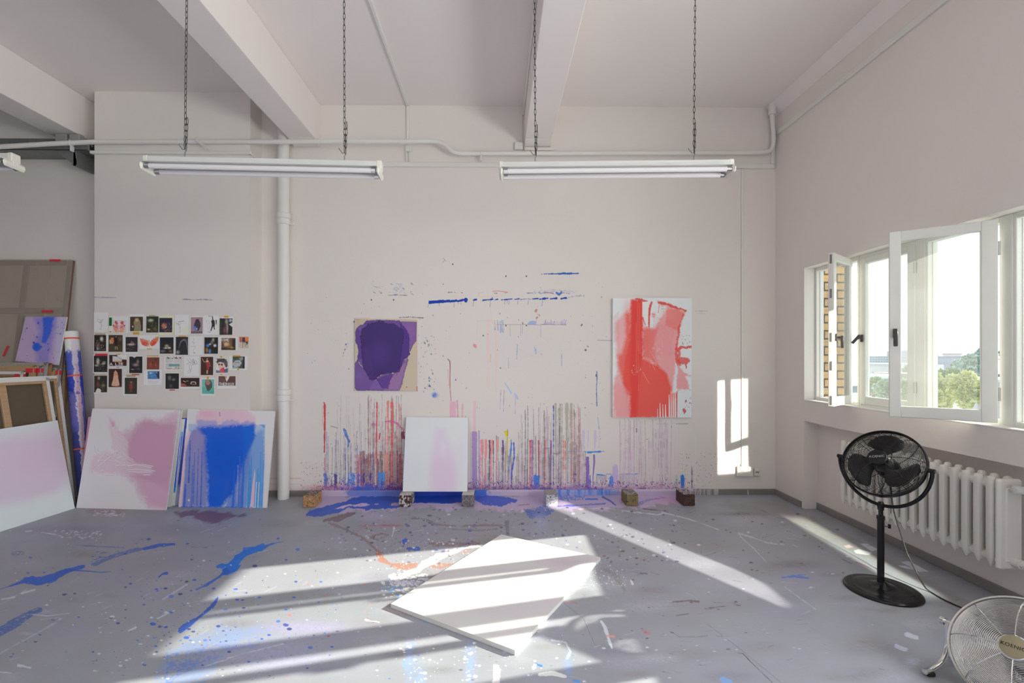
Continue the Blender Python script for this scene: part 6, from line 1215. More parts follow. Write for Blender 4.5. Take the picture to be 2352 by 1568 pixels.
block(1267.5, 0, (block_mat('crust_white', [(70,66,76),(130,135,170),(195,196,202),(215,215,216),(150,150,160),(90,70,66)], 36), block_mat('crust_white_top', [G_, (120,118,120), W_, (150,145,140)], 45)), 'mostly white paint-crusted wooden block caught by the sun streak')
block(1452.5, 0, (block_mat('crust_green', [(50,44,40),(88,96,70),(110,112,80),(165,125,75),(95,100,75),(140,135,120)], 30), block_mat('crust_green_top', [(60,55,55), (140,138,135), W_, (70,60,60)], 50)), 'greenish ochre paint-crusted wooden block under the red painting')
block(1583, 0, (block_mat('crust_dark', [(30,28,34),(52,40,42),(110,66,50),(75,60,45),(45,36,60),(120,95,70)], 30), block_mat('crust_dark_top', [(50,45,60), (190,175,178), (205,200,202), (60,50,60)], 40)), 'darkest wooden block with a pale top, nearest the wall sockets')
# ================================================================= PICTURES TAPED TO THE PIER  (measured in a close-up, 5.88 steps per photo pixel)
KS = 5.88
def kx(x, y): return (200 + x / KS, 700 + y / KS)
SHEET = (188, 184, 192)
def pic(label, paper, pict=None, fn=None, base=SHEET, tapes=(), curl=.004, torn=None, seed=1, cat='picture'):
    x0_, y0_, x1_, y1_ = paper; Yc = PY - .0022
    cs = [onY(*kx(x, y), Yc) for x, y in ((x0_, y0_), (x1_, y0_), (x1_, y1_), (x0_, y1_))]
    t = thing('taped_picture', label, cat, tuple((cs[2] + cs[3]) / 2), 'pictures taped to the pier')
    Rr, Cc = int((y1_ - y0_) / 3.0), int((x1_ - x0_) / 3.0)
    a = np.linspace(0, 1, Rr)[:, None, None]; c = np.linspace(0, 1, Cc)[None, :, None]
    bil = lambda q: (np.array(q[0]) * (1 - c) + np.array(q[1]) * c) * (1 - a) + (np.array(q[3]) * (1 - c) + np.array(q[2]) * c) * a
    P3 = bil([tuple(v) for v in cs]); UV = bil([(x0_, y0_), (x1_, y0_), (x1_, y1_), (x0_, y1_)])
    rs = np.random.RandomState(seed); k1, k2 = rs.uniform(.2, 1, 2)
    P3[..., 1] -= (curl * (k1 * (a * (1 - c)) ** 3 + k2 * (a * c) ** 3) + .0008 * np.sin(c * 5 + seed) ** 2)[..., 0]
    P = Paint(UV[..., 0].astype(float), UV[..., 1].astype(float), base, gain=(2.0,) * 3, seed=seed, cell=5)
    if pict:
        P.rect(*pict, DK, .98, soft=4); 
    if fn: fn(P, *(pict or paper))
    if torn:
        for tr in torn: P.poly(tr, (176, 172, 172), 1, soft=3)
    grid_mesh('sheet', P3, P.rgb, M_paper, t, flip=False)
    for (m_, tx0, ty0, tx1, ty1) in tapes:
        A_, C_ = onY(*kx(tx0, ty0), PY - .009), onY(*kx(tx1, ty1), PY - .009)
        b = B(); b.cbox((A_.x, PY - .0095, C_.z), (C_.x, PY - .0088, A_.z), .0002); b.build('tape', m_, t)
    return t
DK = (40, 36, 36)
def still(bg, blobs, n=120, cols=((150,145,140),(95,85,75),(70,60,58),(120,60,50))):
    def f(P, x0, y0, x1, y1):
        P.rect(x0, y0, x1, y1, bg, 1, soft=4)
        w, h = x1 - x0, y1 - y0
        for (u, v, ru, rv, c, a) in blobs: P.glow(x0 + u * w, y0 + v * h, ru * w, rv * h, c, a, p=3, tex=.55)
        for _ in range(n):
            u = P.rs.beta(2.2, 2.2); v = .25 + .75 * P.rs.beta(2, 1.6); r = P.rs.uniform(1.6, 5); c = cols[P.rs.randint(len(cols))]
            P.line([(x0 + 6 + u * (w - 12), y0 + v * (h - 8)), (x0 + 6 + u * (w - 12) + P.rs.uniform(-9, 9), y0 + v * (h - 8) + P.rs.uniform(-7, 7))], r, c, P.rs.uniform(.3, .8), soft=4)
    return f
def strokes(lines, col=(60, 58, 70), w=2.6, extra=None):
    def f(P, x0, y0, x1, y1):
        for L in lines: P.line(L, w, col, .85, soft=3)
        P.line([(x0 + 20, y1 - 25), (x0 + 50, y1 - 28)], 1.6, (120, 115, 125), .5); 
        if extra: extra(P, x0, y0, x1, y1)
    return f
def figure(bg, parts, extra=None):
    def f(P, x0, y0, x1, y1):
        P.rect(x0, y0, x1, y1, bg, 1, soft=4)
        for pts, c in parts: P.poly(pts, c, .92, soft=5, rag=1.2, tex=.15)
        if extra: extra(P, x0, y0, x1, y1)
    return f
pic('plain sheet with a small winged pen sketch, topmost at the pier edge', (95,100,285,365), None, strokes([[(140,200),(165,190),(190,215),(180,240),(150,225),(135,205)],[(180,215),(215,195),(205,225),(185,240)],[(160,240),(190,235),(205,215)],[(185,240),(195,275),(185,300),(190,320)],[(170,250),(180,235)],[(190,260),(205,285)],[(165,325),(185,327),(192,335)]]), seed=1, base=(190,186,198))
pic('pink print of a symmetrical red blot, beside a strip of green tape', (298,150,560,378), (347,210,525,370), figure((215,165,168), [([(375,215),(400,215),(420,250),(400,270),(375,250)],(160,50,45)),([(470,215),(495,225),(490,270),(460,260),(450,240)],(160,50,45)),([(350,270),(420,270),(430,320),(400,350),(360,330)],(205,110,105)),([(440,270),(510,270),(505,330),(470,350),(440,320)],(205,110,105)),([(370,340),(500,340),(490,370),(380,370)],(215,130,90)),([(350,270),(365,265),(365,290),(352,295)],(130,40,45)),([(497,265),(512,270),(508,295),(495,290)],(130,40,45))], lambda P,a,b,c,d: [P.glow(395,300,10,10,(170,50,50),1,p=4), P.glow(468,300,10,10,(170,50,50),1,p=4), P.line([(432,215),(435,370)],5,(225,185,185),.7), P.dots(60,355,515,225,360,1,5,[(150,60,55),(235,190,190)],.8)]), tapes=((M_green,298,170,333,282),(M_yel,302,352,328,372)), seed=2)
pic('dark print of a veiled pale figure above an orange tape', (565,125,775,365), (582,160,755,354), figure((58,44,34), [([(650,180),(690,175),(715,215),(730,290),(725,352),(635,352),(640,290),(628,250),(640,205)],(125,115,88)),([(655,190),(685,190),(690,215),(672,230),(655,215)],(160,140,110)),([(640,230),(720,235),(728,352),(640,352)],(112,104,82))], lambda P,a,b,c,d: [P.glow(618,292,11,12,(185,180,165),.9,p=4), P.line([(597,165),(594,350)],5,(40,30,24),.9), P.line([(605,165),(603,350)],2,(110,100,80),.6), P.dots(60,640,725,240,350,1.5,4,[(150,140,110),(85,78,58)],.7)]), tapes=((M_yel,622,368,706,400),), seed=3)
pic('dark print with a bright landscape patch and fruit, third from the green tape', (795,145,970,375), (802,155,966,372), still((38,44,34), [(.35,.25,.22,.1,(150,155,135),.9),(.2,.62,.2,.12,(20,20,18),.8),(.2,.82,.12,.05,(190,130,60),.9),(.75,.8,.16,.12,(90,75,40),.8),(.8,.2,.14,.2,(25,28,22),.9)], 110, ((60,68,52),(90,95,62),(30,30,26),(150,140,110))), tapes=((M_beige,835,135,920,152),), seed=4)
pic('navy floral print with an orange bloom on a cream stained sheet', (970,140,1170,405), (976,176,1150,370), still((34,33,45), [(.35,.55,.16,.18,(195,105,70),.95),(.5,.62,.08,.08,(215,150,110),.9)], 150, ((30,30,48),(120,125,150),(180,120,110),(60,58,75))), base=(190,178,155), seed=5)
pic('pen sketch with a dark blue dash and a yellowed corner', (1185,135,1380,405), None, strokes([[(1235,225),(1250,235),(1240,255),(1225,245)],[(1200,240),(1225,262),(1245,268)],[(1245,270),(1262,265),(1270,245)],[(1235,255),(1262,300),(1240,320)],[(1255,300),(1262,365)],[(1235,365),(1262,372)],[(1205,250),(1235,262)]], extra=lambda P,a,b,c,d: [P.line([(1230,222),(1265,224),(1315,216)],[3,7,5],(70,60,135),.9), P.glow(1340,330,40,60,(190,182,140),.5)]), seed=6)
pic('mauve print of a blue-black insect-like figure', (1385,150,1578,395), (1403,167,1562,386), figure((130,108,112), [([(1470,195),(1500,190),(1530,240),(1535,290),(1505,350),(1470,345),(1440,290),(1455,240)],(36,32,44)),([(1435,285),(1465,290),(1490,330),(1460,345),(1435,310)],(75,100,175)),([(1405,355),(1560,355),(1558,386),(1403,386)],(84,72,84))], lambda P,a,b,c,d: [P.line([(1480,190),(1490,225)],5,(30,26,34)), P.line([(1510,190),(1500,230)],5,(30,26,34)), P.line([(1440,250),(1470,262)],4,(35,30,40)), P.glow(1482,325,8,12,(170,195,225),.9), P.dots(40,1440,1540,220,350,1.5,6,[(40,50,110),(20,20,26)],.8)]), seed=7)
pic('sheet with a black jumping silhouette and a drawn butterfly wing', (1580,140,1782,402), None, lambda P,a,b,c,d: [P.poly(q_, (20,20,22), .97, soft=3) for q_ in ([(1690,150),(1700,150),(1705,200),(1722,210),(1728,260),(1722,300),(1730,335),(1715,330),(1705,290),(1690,320),(1680,352),(1665,350),(1680,300),(1685,260),(1675,215),(1690,205)],[(1735,205),(1750,200),(1755,250),(1745,270),(1738,250)])] + [P.line(L,2.2,(110,110,125),.8,soft=3) for L in ([(1605,205),(1640,215),(1665,250),(1640,260),(1612,240),(1605,205)],[(1625,262),(1630,320),(1650,325),(1665,270)],[(1640,215),(1655,240)])] + [P.line([(1640,155),(1650,148),(1662,158)],5,(25,25,28)), P.line([(1672,158),(1680,148)],5,(25,25,28)), P.line([(1632,365),(1668,368)],5,(60,60,66),.8), P.glow(1755,260,16,40,(170,165,150),.5)], seed=8)
pic('ragged-edged woodland photo with a stone figure, under a yellow tape', (1785,160,1972,408), (1790,182,1963,404), still((34,36,32), [(.55,.2,.12,.2,(130,125,125),.9),(.6,.62,.07,.3,(140,135,125),.9),(.42,.72,.16,.24,(105,60,70),.85),(.08,.5,.1,.5,(50,60,45),.8),(.85,.12,.12,.1,(160,170,185),.8)], 50, ((60,70,50),(28,28,26),(90,85,80))), tapes=((M_yel,1848,148,1912,172),), torn=([(1915,262),(1975,230),(1975,305),(1958,296)],), seed=9)
pic('dark still life print with white highlights, above the red tape at the pier edge', (92,385,285,632), (97,406,258,624), still((30,26,24), [(.62,.25,.14,.14,(185,180,165),.85),(.3,.62,.2,.14,(110,70,62),.7),(.3,.85,.1,.1,(150,150,155),.7)], 130, ((165,160,150),(90,72,60),(60,34,30),(130,120,110))), base=(192,184,174), tapes=((M_beige,110,385,250,402),), seed=10)
pic('dark print of a small standing figure by an orange drape', (290,395,492,636), (292,406,480,632), figure((50,42,33), [([(318,445),(355,440),(365,490),(350,530),(325,520)],(195,100,60)),([(300,470),(325,470),(340,520),(305,530)],(150,135,105)),([(380,430),(405,430),(415,470),(408,530),(405,560),(375,560),(372,500),(360,470)],(20,18,18)),([(378,560),(390,560),(388,600),(378,605)],(165,150,110)),([(398,560),(408,562),(418,600),(408,606)],(165,150,110))], lambda P,a,b,c,d: [P.glow(445,460,26,26,(84,88,70),.7,tex=.4), P.glow(392,432,6,6,(180,150,130),.9), P.rect(292,540,480,632,(60,54,38),.4,soft=20)]), seed=11)
pic('dim violet-brown flower print with pale petals, left of the butterfly', (498,428,692,664), (521,434,683,634), still((40,34,38), [(.45,.5,.3,.07,(165,150,150),.9),(.5,.38,.08,.12,(120,85,95),.8),(.6,.45,.12,.1,(130,115,115),.7),(.2,.78,.2,.03,(120,80,75),.6)], 46, ((90,80,84),(60,50,56),(130,118,118))), seed=12)
pic('white sheet with a coral red butterfly', (700,410,968,600), None, lambda P,a,b,c,d: [P.poly(q_, c_, .95, soft=4, rag=1.2) for q_, c_ in (([(712,455),(760,465),(820,485),(835,520),(820,560),(790,560),(745,540),(725,500)],(196,92,72)),([(850,510),(880,470),(930,445),(965,440),(960,480),(930,530),(880,560),(852,545)],(200,88,66)),([(740,500),(790,495),(815,520),(790,552),(750,535)],(205,62,54)),([(860,520),(900,490),(935,500),(915,545),(870,550)],(205,56,48)),([(825,475),(845,470),(850,520),(842,560),(828,558)],(165,145,110)))] + [P.dots(70,715,960,445,550,1.2,4,[(235,200,180),(120,45,40)],.8), P.line([(715,455),(760,462),(820,480)],4,(110,50,45),.8), P.line([(960,440),(900,462),(860,495)],4,(120,55,40),.8), P.line([(795,450),(830,450)],4,(120,130,185),.6)], tapes=((M_yel,810,588,876,600),(M_yel,925,430,966,455)), seed=13)
pic('dark print with a white bird-like shape low in the middle', (970,430,1176,666), (984,438,1168,658), still((26,28,33), [(.5,.52,.14,.08,(150,140,110),.9),(.42,.66,.14,.05,(205,210,215),.95),(.68,.64,.12,.06,(210,215,220),.95),(.8,.85,.16,.1,(100,76,56),.7),(.2,.85,.16,.08,(110,105,100),.6)], 70, ((70,72,76),(40,42,46),(110,100,90))), seed=14)
pic('black print of sweeping grey hair-like lines under yellow tape', (1190,420,1372,680), (1198,432,1364,674), lambda P,a,b,c,d: [P.rect(a,b,c,d,(33,33,36),1,soft=4)] + [P.line([(1235+i*3,600-i*9),(1255+i*4,500-i*2),(1310+i*2,455+i*3),(1362,470+i*11)],1.6,(105,106,110),.7,soft=3) for i in range(17)] + [P.glow(1228,640,24,24,(140,140,142),.8,p=3,tex=.7), P.dots(60,1205,1360,560,670,1,4,[(80,80,84)],.6)], tapes=((M_yel,1240,416,1335,430),), seed=15)
pic('crumpled sheet with a thin pencil figure, between two dark prints', (1385,425,1566,680), None, strokes([[(1430,460),(1445,455),(1450,475)],[(1440,475),(1430,505),(1450,515),(1465,500)],[(1415,490),(1440,515)],[(1405,565),(1440,562),(1470,550)],[(1450,555),(1462,590),(1440,600),(1430,620),(1440,645),(1462,645)],[(1445,520),(1440,540)]], col=(90,88,104), w=2.2, extra=lambda P,a,b,c,d: P.line([(1440,648),(1465,650)],5,(50,50,60),.8)), seed=16)
pic('dark print of figures in blue and white cloth', (1580,430,1777,664), (1585,438,1768,659), still((26,25,24), [(.25,.5,.14,.09,(40,110,200),.95),(.78,.5,.11,.09,(205,210,215),.95),(.42,.42,.08,.06,(190,185,180),.8),(.4,.85,.1,.14,(60,120,190),.9),(.18,.78,.1,.16,(150,105,50),.8),(.65,.15,.1,.12,(150,145,130),.7),(.55,.3,.1,.12,(120,110,100),.7)], 60, ((90,78,50),(40,36,30),(130,115,90))), seed=17)
def come(P, a, b, c, d):
    P.rect(a,b,c,d,(96,70,56),1,soft=4); P.glow(1880,530,42,30,(200,150,110),.95,p=3); P.rect(1960,460,c,d,(34,32,34),.95,soft=14); P.rect(a,575,c,d,(48,40,30),.9,soft=10); P.glow(1835,540,12,26,(26,24,26),.9); P.glow(1950,575,30,8,(200,140,60),.8); P.dots(60,1830,1990,550,605,1.5,5,[(60,60,40),(150,110,50)],.8)
    write(P, 'COME', 1818, 457, 20, 32, 5.5, (225,210,210), 1.35)
pic('warm sunset photo with the handwritten word COME', (1782,430,2034,614), (1814,447,2004,608), come, seed=18)
pic('small orange and black photo at the far end, by the pier corner', (2052,426,2190,590), (2056,430,2184,585), figure((165,150,135), [([(2100,432),(2182,432),(2182,500),(2110,500)],(205,98,58)),([(2058,432),(2090,432),(2090,500),(2058,500)],(150,60,50)),([(2095,440),(2130,440),(2135,500),(2105,520),(2090,490)],(26,26,30)),([(2140,495),(2175,495),(2175,535),(2145,540)],(30,30,34))], lambda P,a,b,c,d: [P.dots(70,2060,2182,500,580,1.5,5,[(80,70,60),(205,195,180)],.8), P.line([(2105,520),(2100,570)],4,(60,55,50)), P.line([(2130,515),(2135,565)],4,(60,55,50))]), seed=19)
pic('dark print of pale winged shapes under a red tape', (86,664,278,916), (93,686,275,906), still((28,27,26), [(.3,.35,.12,.2,(155,155,145),.85),(.75,.42,.12,.08,(150,140,100),.8),(.7,.5,.14,.04,(190,190,180),.8),(.2,.6,.14,.06,(150,145,130),.8)], 110, ((110,108,96),(70,66,58),(150,145,135),(34,32,30))), tapes=((M_red,108,658,276,686),), seed=20)
def alie(P, a, b, c, d):
    P.rect(a,b,c,d,(42,28,25),1,soft=4); P.poly([(345,690),(420,700),(470,740),(470,765),(345,765)],(205,190,180),.95,soft=4); P.poly([(400,672),(540,672),(540,740),(470,735),(420,700)],(186,182,190),1,soft=4); P.rect(360,752,470,770,(190,130,90),.8,soft=6)
    for i in range(7): P.line([(350+i*18,700),(350+i*18,760)],1.8,(120,105,105),.7)
    for i in range(3): P.line([(348,712+i*18),(470,716+i*18)],1.8,(120,105,105),.7)
    P.poly([(472,740),(535,740),(535,822),(472,822)],(60,34,28),.8,soft=6)
    write(P, 'A', 308, 783, 34, 32, 7, (205,205,205)); write(P, 'LIE', 385, 783, 28, 30, 7, (205,205,205), 1.28)
pic('brown photo with the white words A LIE', (296,672,538,826), (300,676,534,822), alie, tapes=((M_yel,390,660,446,674),), seed=21)
pic('dark flower print with a red tape below, beneath the butterfly', (560,688,756,926), (571,698,748,920), still((27,27,30), [(.5,.5,.22,.1,(130,115,110),.8),(.65,.3,.1,.14,(120,105,90),.8),(.25,.78,.12,.03,(170,120,120),.9),(.7,.75,.14,.03,(80,84,96),.8)], 60, ((84,66,62),(50,48,50),(120,100,96))), tapes=((M_red,603,934,706,946),), torn=([(605,692),(668,692),(640,714)],), seed=22)
pic('russet print of dim red figures under a yellow tape', (800,690,985,874), (808,708,977,870), still((98,54,42), [(.3,.6,.1,.2,(150,64,52),.8),(.45,.45,.06,.1,(60,32,30),.8),(.7,.2,.1,.12,(70,44,36),.8),(.72,.62,.08,.22,(150,66,50),.8),(.8,.4,.07,.1,(60,60,44),.7)], 26, ((120,66,50),(80,44,36))), tapes=((M_yel,805,684,962,695),), seed=23)
def gridpic(P, a, b, c, d):
    P.rect(a,b,c,d,(186,176,176),1,soft=4)
    for i in range(12): P.line([(a+4+i*18,715),(a+4+i*18,850)],2.4,(84,78,84),.8)
    for i in range(6): P.line([(a,722+i*21),(c,722+i*21)],2.4,(84,78,84),.7)
    P.rect(1100,797,1248,832,(70,125,122),.9,soft=4); P.dots(90,a,c,705,725,2,6,[(36,34,38)],.9); P.dots(110,a,c,845,870,2,6,[(120,60,50),(60,50,50),(190,150,140)],.85); P.dots(20,a,c,725,840,1.5,4,[(170,80,80)],.8)
pic('print of a tall gridded facade with a teal band', (1040,694,1288,882), (1064,705,1280,870), gridpic, seed=24)
pic('ink sketch of a winged figure with the number 18 in a circle', (1308,692,1512,958), None, strokes([[(1350,730),(1375,760),(1395,785)],[(1342,805),(1375,780),(1400,770)],[(1380,720),(1400,735),(1408,765)],[(1385,800),(1380,850),(1385,880),(1362,905)],[(1400,780),(1412,840),(1400,905)],[(1392,860),(1396,905)],[(1415,765),(1430,750),(1462,750),(1485,770),(1478,795),(1450,805),(1420,790),(1410,775)],[(1418,812),(1495,790)]], w=2.6, col=(40,40,48), extra=lambda P,a,b,c,d: [write(P,'18',1420,762,16,26,4,(30,30,36),1.2), P.line([(1428,740),(1438,735)],7,(30,30,36)), P.line([(1362,918),(1400,918)],4,(70,70,80),.8)]), seed=25)
pic('brown print of a slender reddish standing figure with a raised arm', (1528,698,1712,952), (1536,702,1704,947), figure((54,36,28), [([(1612,728),(1630,725),(1640,760),(1658,790),(1650,850),(1640,880),(1625,880),(1612,820),(1605,780)],(140,48,44)),([(1610,745),(1640,750),(1640,770),(1612,770)],(190,170,150)),([(1612,880),(1635,880),(1632,930),(1612,930)],(160,130,115))], lambda P,a,b,c,d: [P.line([(1612,765),(1580,770),(1555,725)],7,(175,140,120),.9,soft=4), P.line([(1640,760),(1662,800),(1658,830)],6,(150,100,90),.8,soft=4), P.glow(1622,728,8,9,(175,135,115),.95,p=4), P.line([(1655,815),(1690,835)],2.4,(150,110,90),.8)]), seed=26)
pic('close portrait photo of a dark-haired person in tinted glasses and red scarf', (1736,716,1906,928), (1742,724,1902,916), figure((205,185,186), [([(1742,820),(1760,790),(1742,770),(1760,740),(1742,724),(1800,724),(1860,724),(1895,760),(1900,830),(1875,850),(1840,780),(1790,770),(1765,790)],(34,24,24)),([(1770,785),(1850,780),(1860,850),(1820,885),(1790,880),(1772,840)],(198,150,140)),([(1795,870),(1850,840),(1862,890),(1850,916),(1800,916)],(170,40,52)),([(1742,880),(1800,885),(1800,916),(1742,916)],(74,76,104)),([(1855,870),(1902,850),(1902,916),(1850,916)],(66,68,96))], lambda P,a,b,c,d: [P.poly([(1768,795),(1795,792),(1792,815),(1772,815)],(74,34,36),.95,soft=3), P.poly([(1805,793),(1835,795),(1830,820),(1808,818)],(74,34,36),.95,soft=3), P.line([(1795,800),(1806,800)],3,(60,30,30)), P.line([(1795,852),(1815,850)],4,(160,60,66),.9), P.dots(50,1760,1890,735,780,2,6,[(60,44,40),(22,16,16)],.8)]), tapes=((M_yel,1800,690,1824,712),(M_yel,1800,934,1826,946)), seed=27)
pic('grey-teal photo of a blurred crumpled shape under a yellow tape', (1920,688,2166,882), (1966,696,2128,857), figure((60,66,64), [([(1968,790),(2000,750),(2060,745),(2090,780),(2060,830),(2000,840),(1970,820)],(150,152,156)),([(1968,835),(2040,840),(2040,857),(1968,857)],(120,150,160)),([(2050,720),(2100,700),(2110,730),(2080,760)],(120,126,122)),([(2110,700),(2128,700),(2128,857),(2100,857)],(24,30,28))], lambda P,a,b,c,d: [P.line([(2010,772),(2060,776)],7,(60,40,40),.9), P.dots(30,1975,2090,740,840,2,7,[(110,110,112),(180,182,184)],.7)]), tapes=((M_yel,1968,680,2070,697),(M_yel,2028,845,2052,880)), seed=28)
pic('torn dark print whose lower corner is missing, lowest at the pier edge', (94,944,274,1196), (98,956,270,1180), still((36,32,30), [(.35,.15,.1,.1,(150,145,140),.8),(.3,.5,.12,.14,(110,50,50),.8),(.7,.6,.16,.1,(110,100,76),.8)], 120, ((100,92,80),(60,56,48),(140,134,126),(80,40,38))), torn=([(112,1196),(125,1150),(140,1128),(165,1128),(190,1148),(186,1196)],), base=(190,182,168), tapes=((M_beige,96,942,262,958),), seed=29)
pic('dark print of a figure in a long salmon-pink gown', (285,850,476,1118), (293,863,470,1110), figure((46,32,27), [([(372,900),(405,900),(418,950),(425,1010),(440,1085),(400,1098),(345,1095),(330,1080),(350,1010),(358,950)],(205,145,122)),([(360,905),(415,915),(415,950),(360,955)],(180,110,90))], lambda P,a,b,c,d: [P.glow(385,893,8,9,(190,150,130),.95,p=4), P.line([(385,955),(375,1080)],4,(165,105,88),.6), P.line([(405,960),(412,1085)],4,(165,105,88),.6), P.line([(395,1098),(460,1106)],5,(165,95,80),.8)]), tapes=((M_org,395,838,434,846),), seed=30)
pic('dark green print of a small standing figure in red', (488,962,682,1226), (509,983,676,1203), figure((44,42,34), [([(582,1052),(608,1052),(615,1080),(612,1120),(604,1165),(585,1165),(575,1120),(574,1080)],(120,38,34)),([(583,1030),(608,1030),(608,1052),(583,1052)],(130,95,80))], lambda P,a,b,c,d: [P.glow(595,1028,12,9,(30,20,18),.9,p=4), P.glow(600,1090,50,60,(74,72,54),.25), P.line([(585,1165),(583,1178)],4,(130,100,85)), P.line([(604,1165),(608,1178)],4,(130,100,85))]), tapes=((M_beige,530,944,655,972),), seed=31)
def bluebox(P, a, b, c, d):
    P.rect(a,b,c,d,(60,105,150),1,soft=4); P.glow(860,920,20,14,(150,190,220),.9); P.poly([(915,920),(975,900),(978,990),(950,985),(940,950)],(46,40,48),.95,soft=4); P.dots(26,822,975,898,998,2,8,[(28,34,50),(120,165,205)],.85)
    for i in range(6): P.line([(824,1018+i*8),(824+[60,40,140,140,150,120][i],1018+i*8)],2.2,(140,136,150),.7)
pic('sheet with a small blue photo above lines of print', (765,878,1012,1082), (820,895,978,1000), bluebox, seed=32)
pic('very dark print with a dim grey face-like swirl and a red tape below', (1050,914,1246,1142), (1060,925,1240,1133), still((28,29,29), [(.3,.3,.12,.16,(96,96,84),.8),(.6,.4,.14,.08,(104,104,94),.8),(.4,.8,.12,.14,(62,66,70),.8)], 24, ((60,62,62),(40,42,44))), tapes=((M_red,1112,1142,1186,1154),), seed=33)
pic('wide dark brown print with two white curling shapes', (1252,976,1526,1136), (1266,985,1518,1103), lambda P,a,b,c,d: [P.rect(a,b,c,d,(44,28,25),1,soft=4), P.line([(1300,1025),(1315,1035),(1335,1038)],7,(190,180,170),.9,soft=4), P.line([(1345,1018),(1352,1030),(1370,1028)],5,(170,155,140),.8,soft=4), P.line([(1400,1065),(1410,1042),(1440,1038),(1465,1045),(1470,1070)],9,(195,190,180),.95,soft=4), P.line([(1400,1065),(1430,1072),(1468,1072)],6,(150,140,120),.9,soft=4), P.poly([(1268,1055),(1320,1068),(1350,1090),(1268,1100)],(150,76,58),.9,soft=6), P.line([(1350,1095),(1515,1092)],3,(120,70,56),.7)], seed=34)
pic('teal print of a curled brown animal-like form under a yellow tape', (1530,985,1727,1232), (1553,1006,1716,1198), figure((96,152,146), [([(1600,1010),(1660,1010),(1690,1050),(1690,1110),(1665,1150),(1645,1165),(1625,1165),(1605,1110),(1592,1060)],(66,58,54)),([(1605,1015),(1655,1015),(1665,1060),(1630,1085),(1600,1060)],(140,112,96))], lambda P,a,b,c,d: [P.rect(1553,1110,1600,1198,(54,140,122),.5,soft=20), P.rect(1670,1130,1716,1198,(54,140,122),.6,soft=20), P.rect(1600,1168,1716,1198,(54,140,122),.7,soft=12), P.dots(60,1600,1690,1020,1160,2,6,[(30,28,30),(110,96,84)],.8)]), tapes=((M_yel,1618,966,1644,1000),), seed=35)
def alley(P, a, b, c, d):
    P.rect(a,b,c,d,(84,58,56),1,soft=4); P.poly([(1858,962),(1925,962),(1905,1010),(1885,1040)],(210,202,196),.97,soft=4)
    for i in range(9): P.line([(1778,975+i*12),(1870,1010+i*9)],2,(130,100,96),.6); P.line([(2003,975+i*12),(1905,1010+i*9)],2,(44,34,36),.7)
    write(P, 'THEROUX', 1784, 1052, 21, 34, 6, (215,195,196), 1.42)
pic('brown alley photo with a hand-painted white word across the bottom', (1760,952,2018,1132), (1776,962,2005,1090), alley, tapes=((M_yel,1866,960,1884,990),), seed=36)
# ================================================================= OUTSIDE THE WINDOWS
def brickmat():
    m = mat('yellow_brick', (.5, .35, .2), .9, bump=.4, bscale=60); N = m.node_tree.nodes; L = m.node_tree.links; tcn = [n for n in N if n.type == 'TEX_COORD'][0]
    mp = N.new('ShaderNodeMapping'); mp.inputs['Rotation'].default_value = (math.pi / 2, 0, 0); L.new(tcn.outputs['Object'], mp.inputs[0])
    br = N.new('ShaderNodeTexBrick'); L.new(mp.outputs[0], br.inputs[0]); br.inputs['Color1'].default_value = (.62, .40, .20, 1); br.inputs['Color2'].default_value = (.50, .36, .22, 1); br.inputs['Mortar'].default_value = (.12, .11, .10, 1)
    br.inputs['Scale'].default_value = 1; br.inputs['Brick Width'].default_value = .25; br.inputs['Row Height'].default_value = .077; br.inputs['Mortar Size'].default_value = .008
    nz = N.new('ShaderNodeTexNoise'); nz.inputs['Scale'].default_value = 40; nz.inputs['Detail'].default_value = 6; L.new(tcn.outputs['Object'], nz.inputs[0])
    mr = N.new('ShaderNodeMapRange'); mr.inputs[3].default_value = .55; mr.inputs[4].default_value = 1.4; L.new(nz.outputs[0], mr.inputs[0]); sm = N.new('ShaderNodeVectorMath'); sm.operation = 'SCALE'; L.new(br.outputs[0], sm.inputs[0]); L.new(mr.outputs[0], sm.inputs['Scale']); L.new(sm.outputs[0], N['Principled BSDF'].inputs['Base Color']); return m
b = B(); b.cbox((3.101, 4.425, -3), (3.385, 5.2, 6), .006); tag(b.build('brick_pier', brickmat()), 'yellow brick pier outside the first window', 'brick pier')
GZ = -15.0
def far(px, py, dist):   # a far place seen through the windows
    r = ray(px, py); k = dist / math.hypot(r.x, r.y); return Vector((r.x * k, r.y * k, EYE + r.z * k))
M_ground = mat('hazy_ground', (.40, .44, .42), 1.0, var=.1, vscale=.05)
b = B(); b.box((4, -200, GZ - 1), (700, 700, GZ)); tag(b.build('ground', M_ground), None, None, kind='structure')
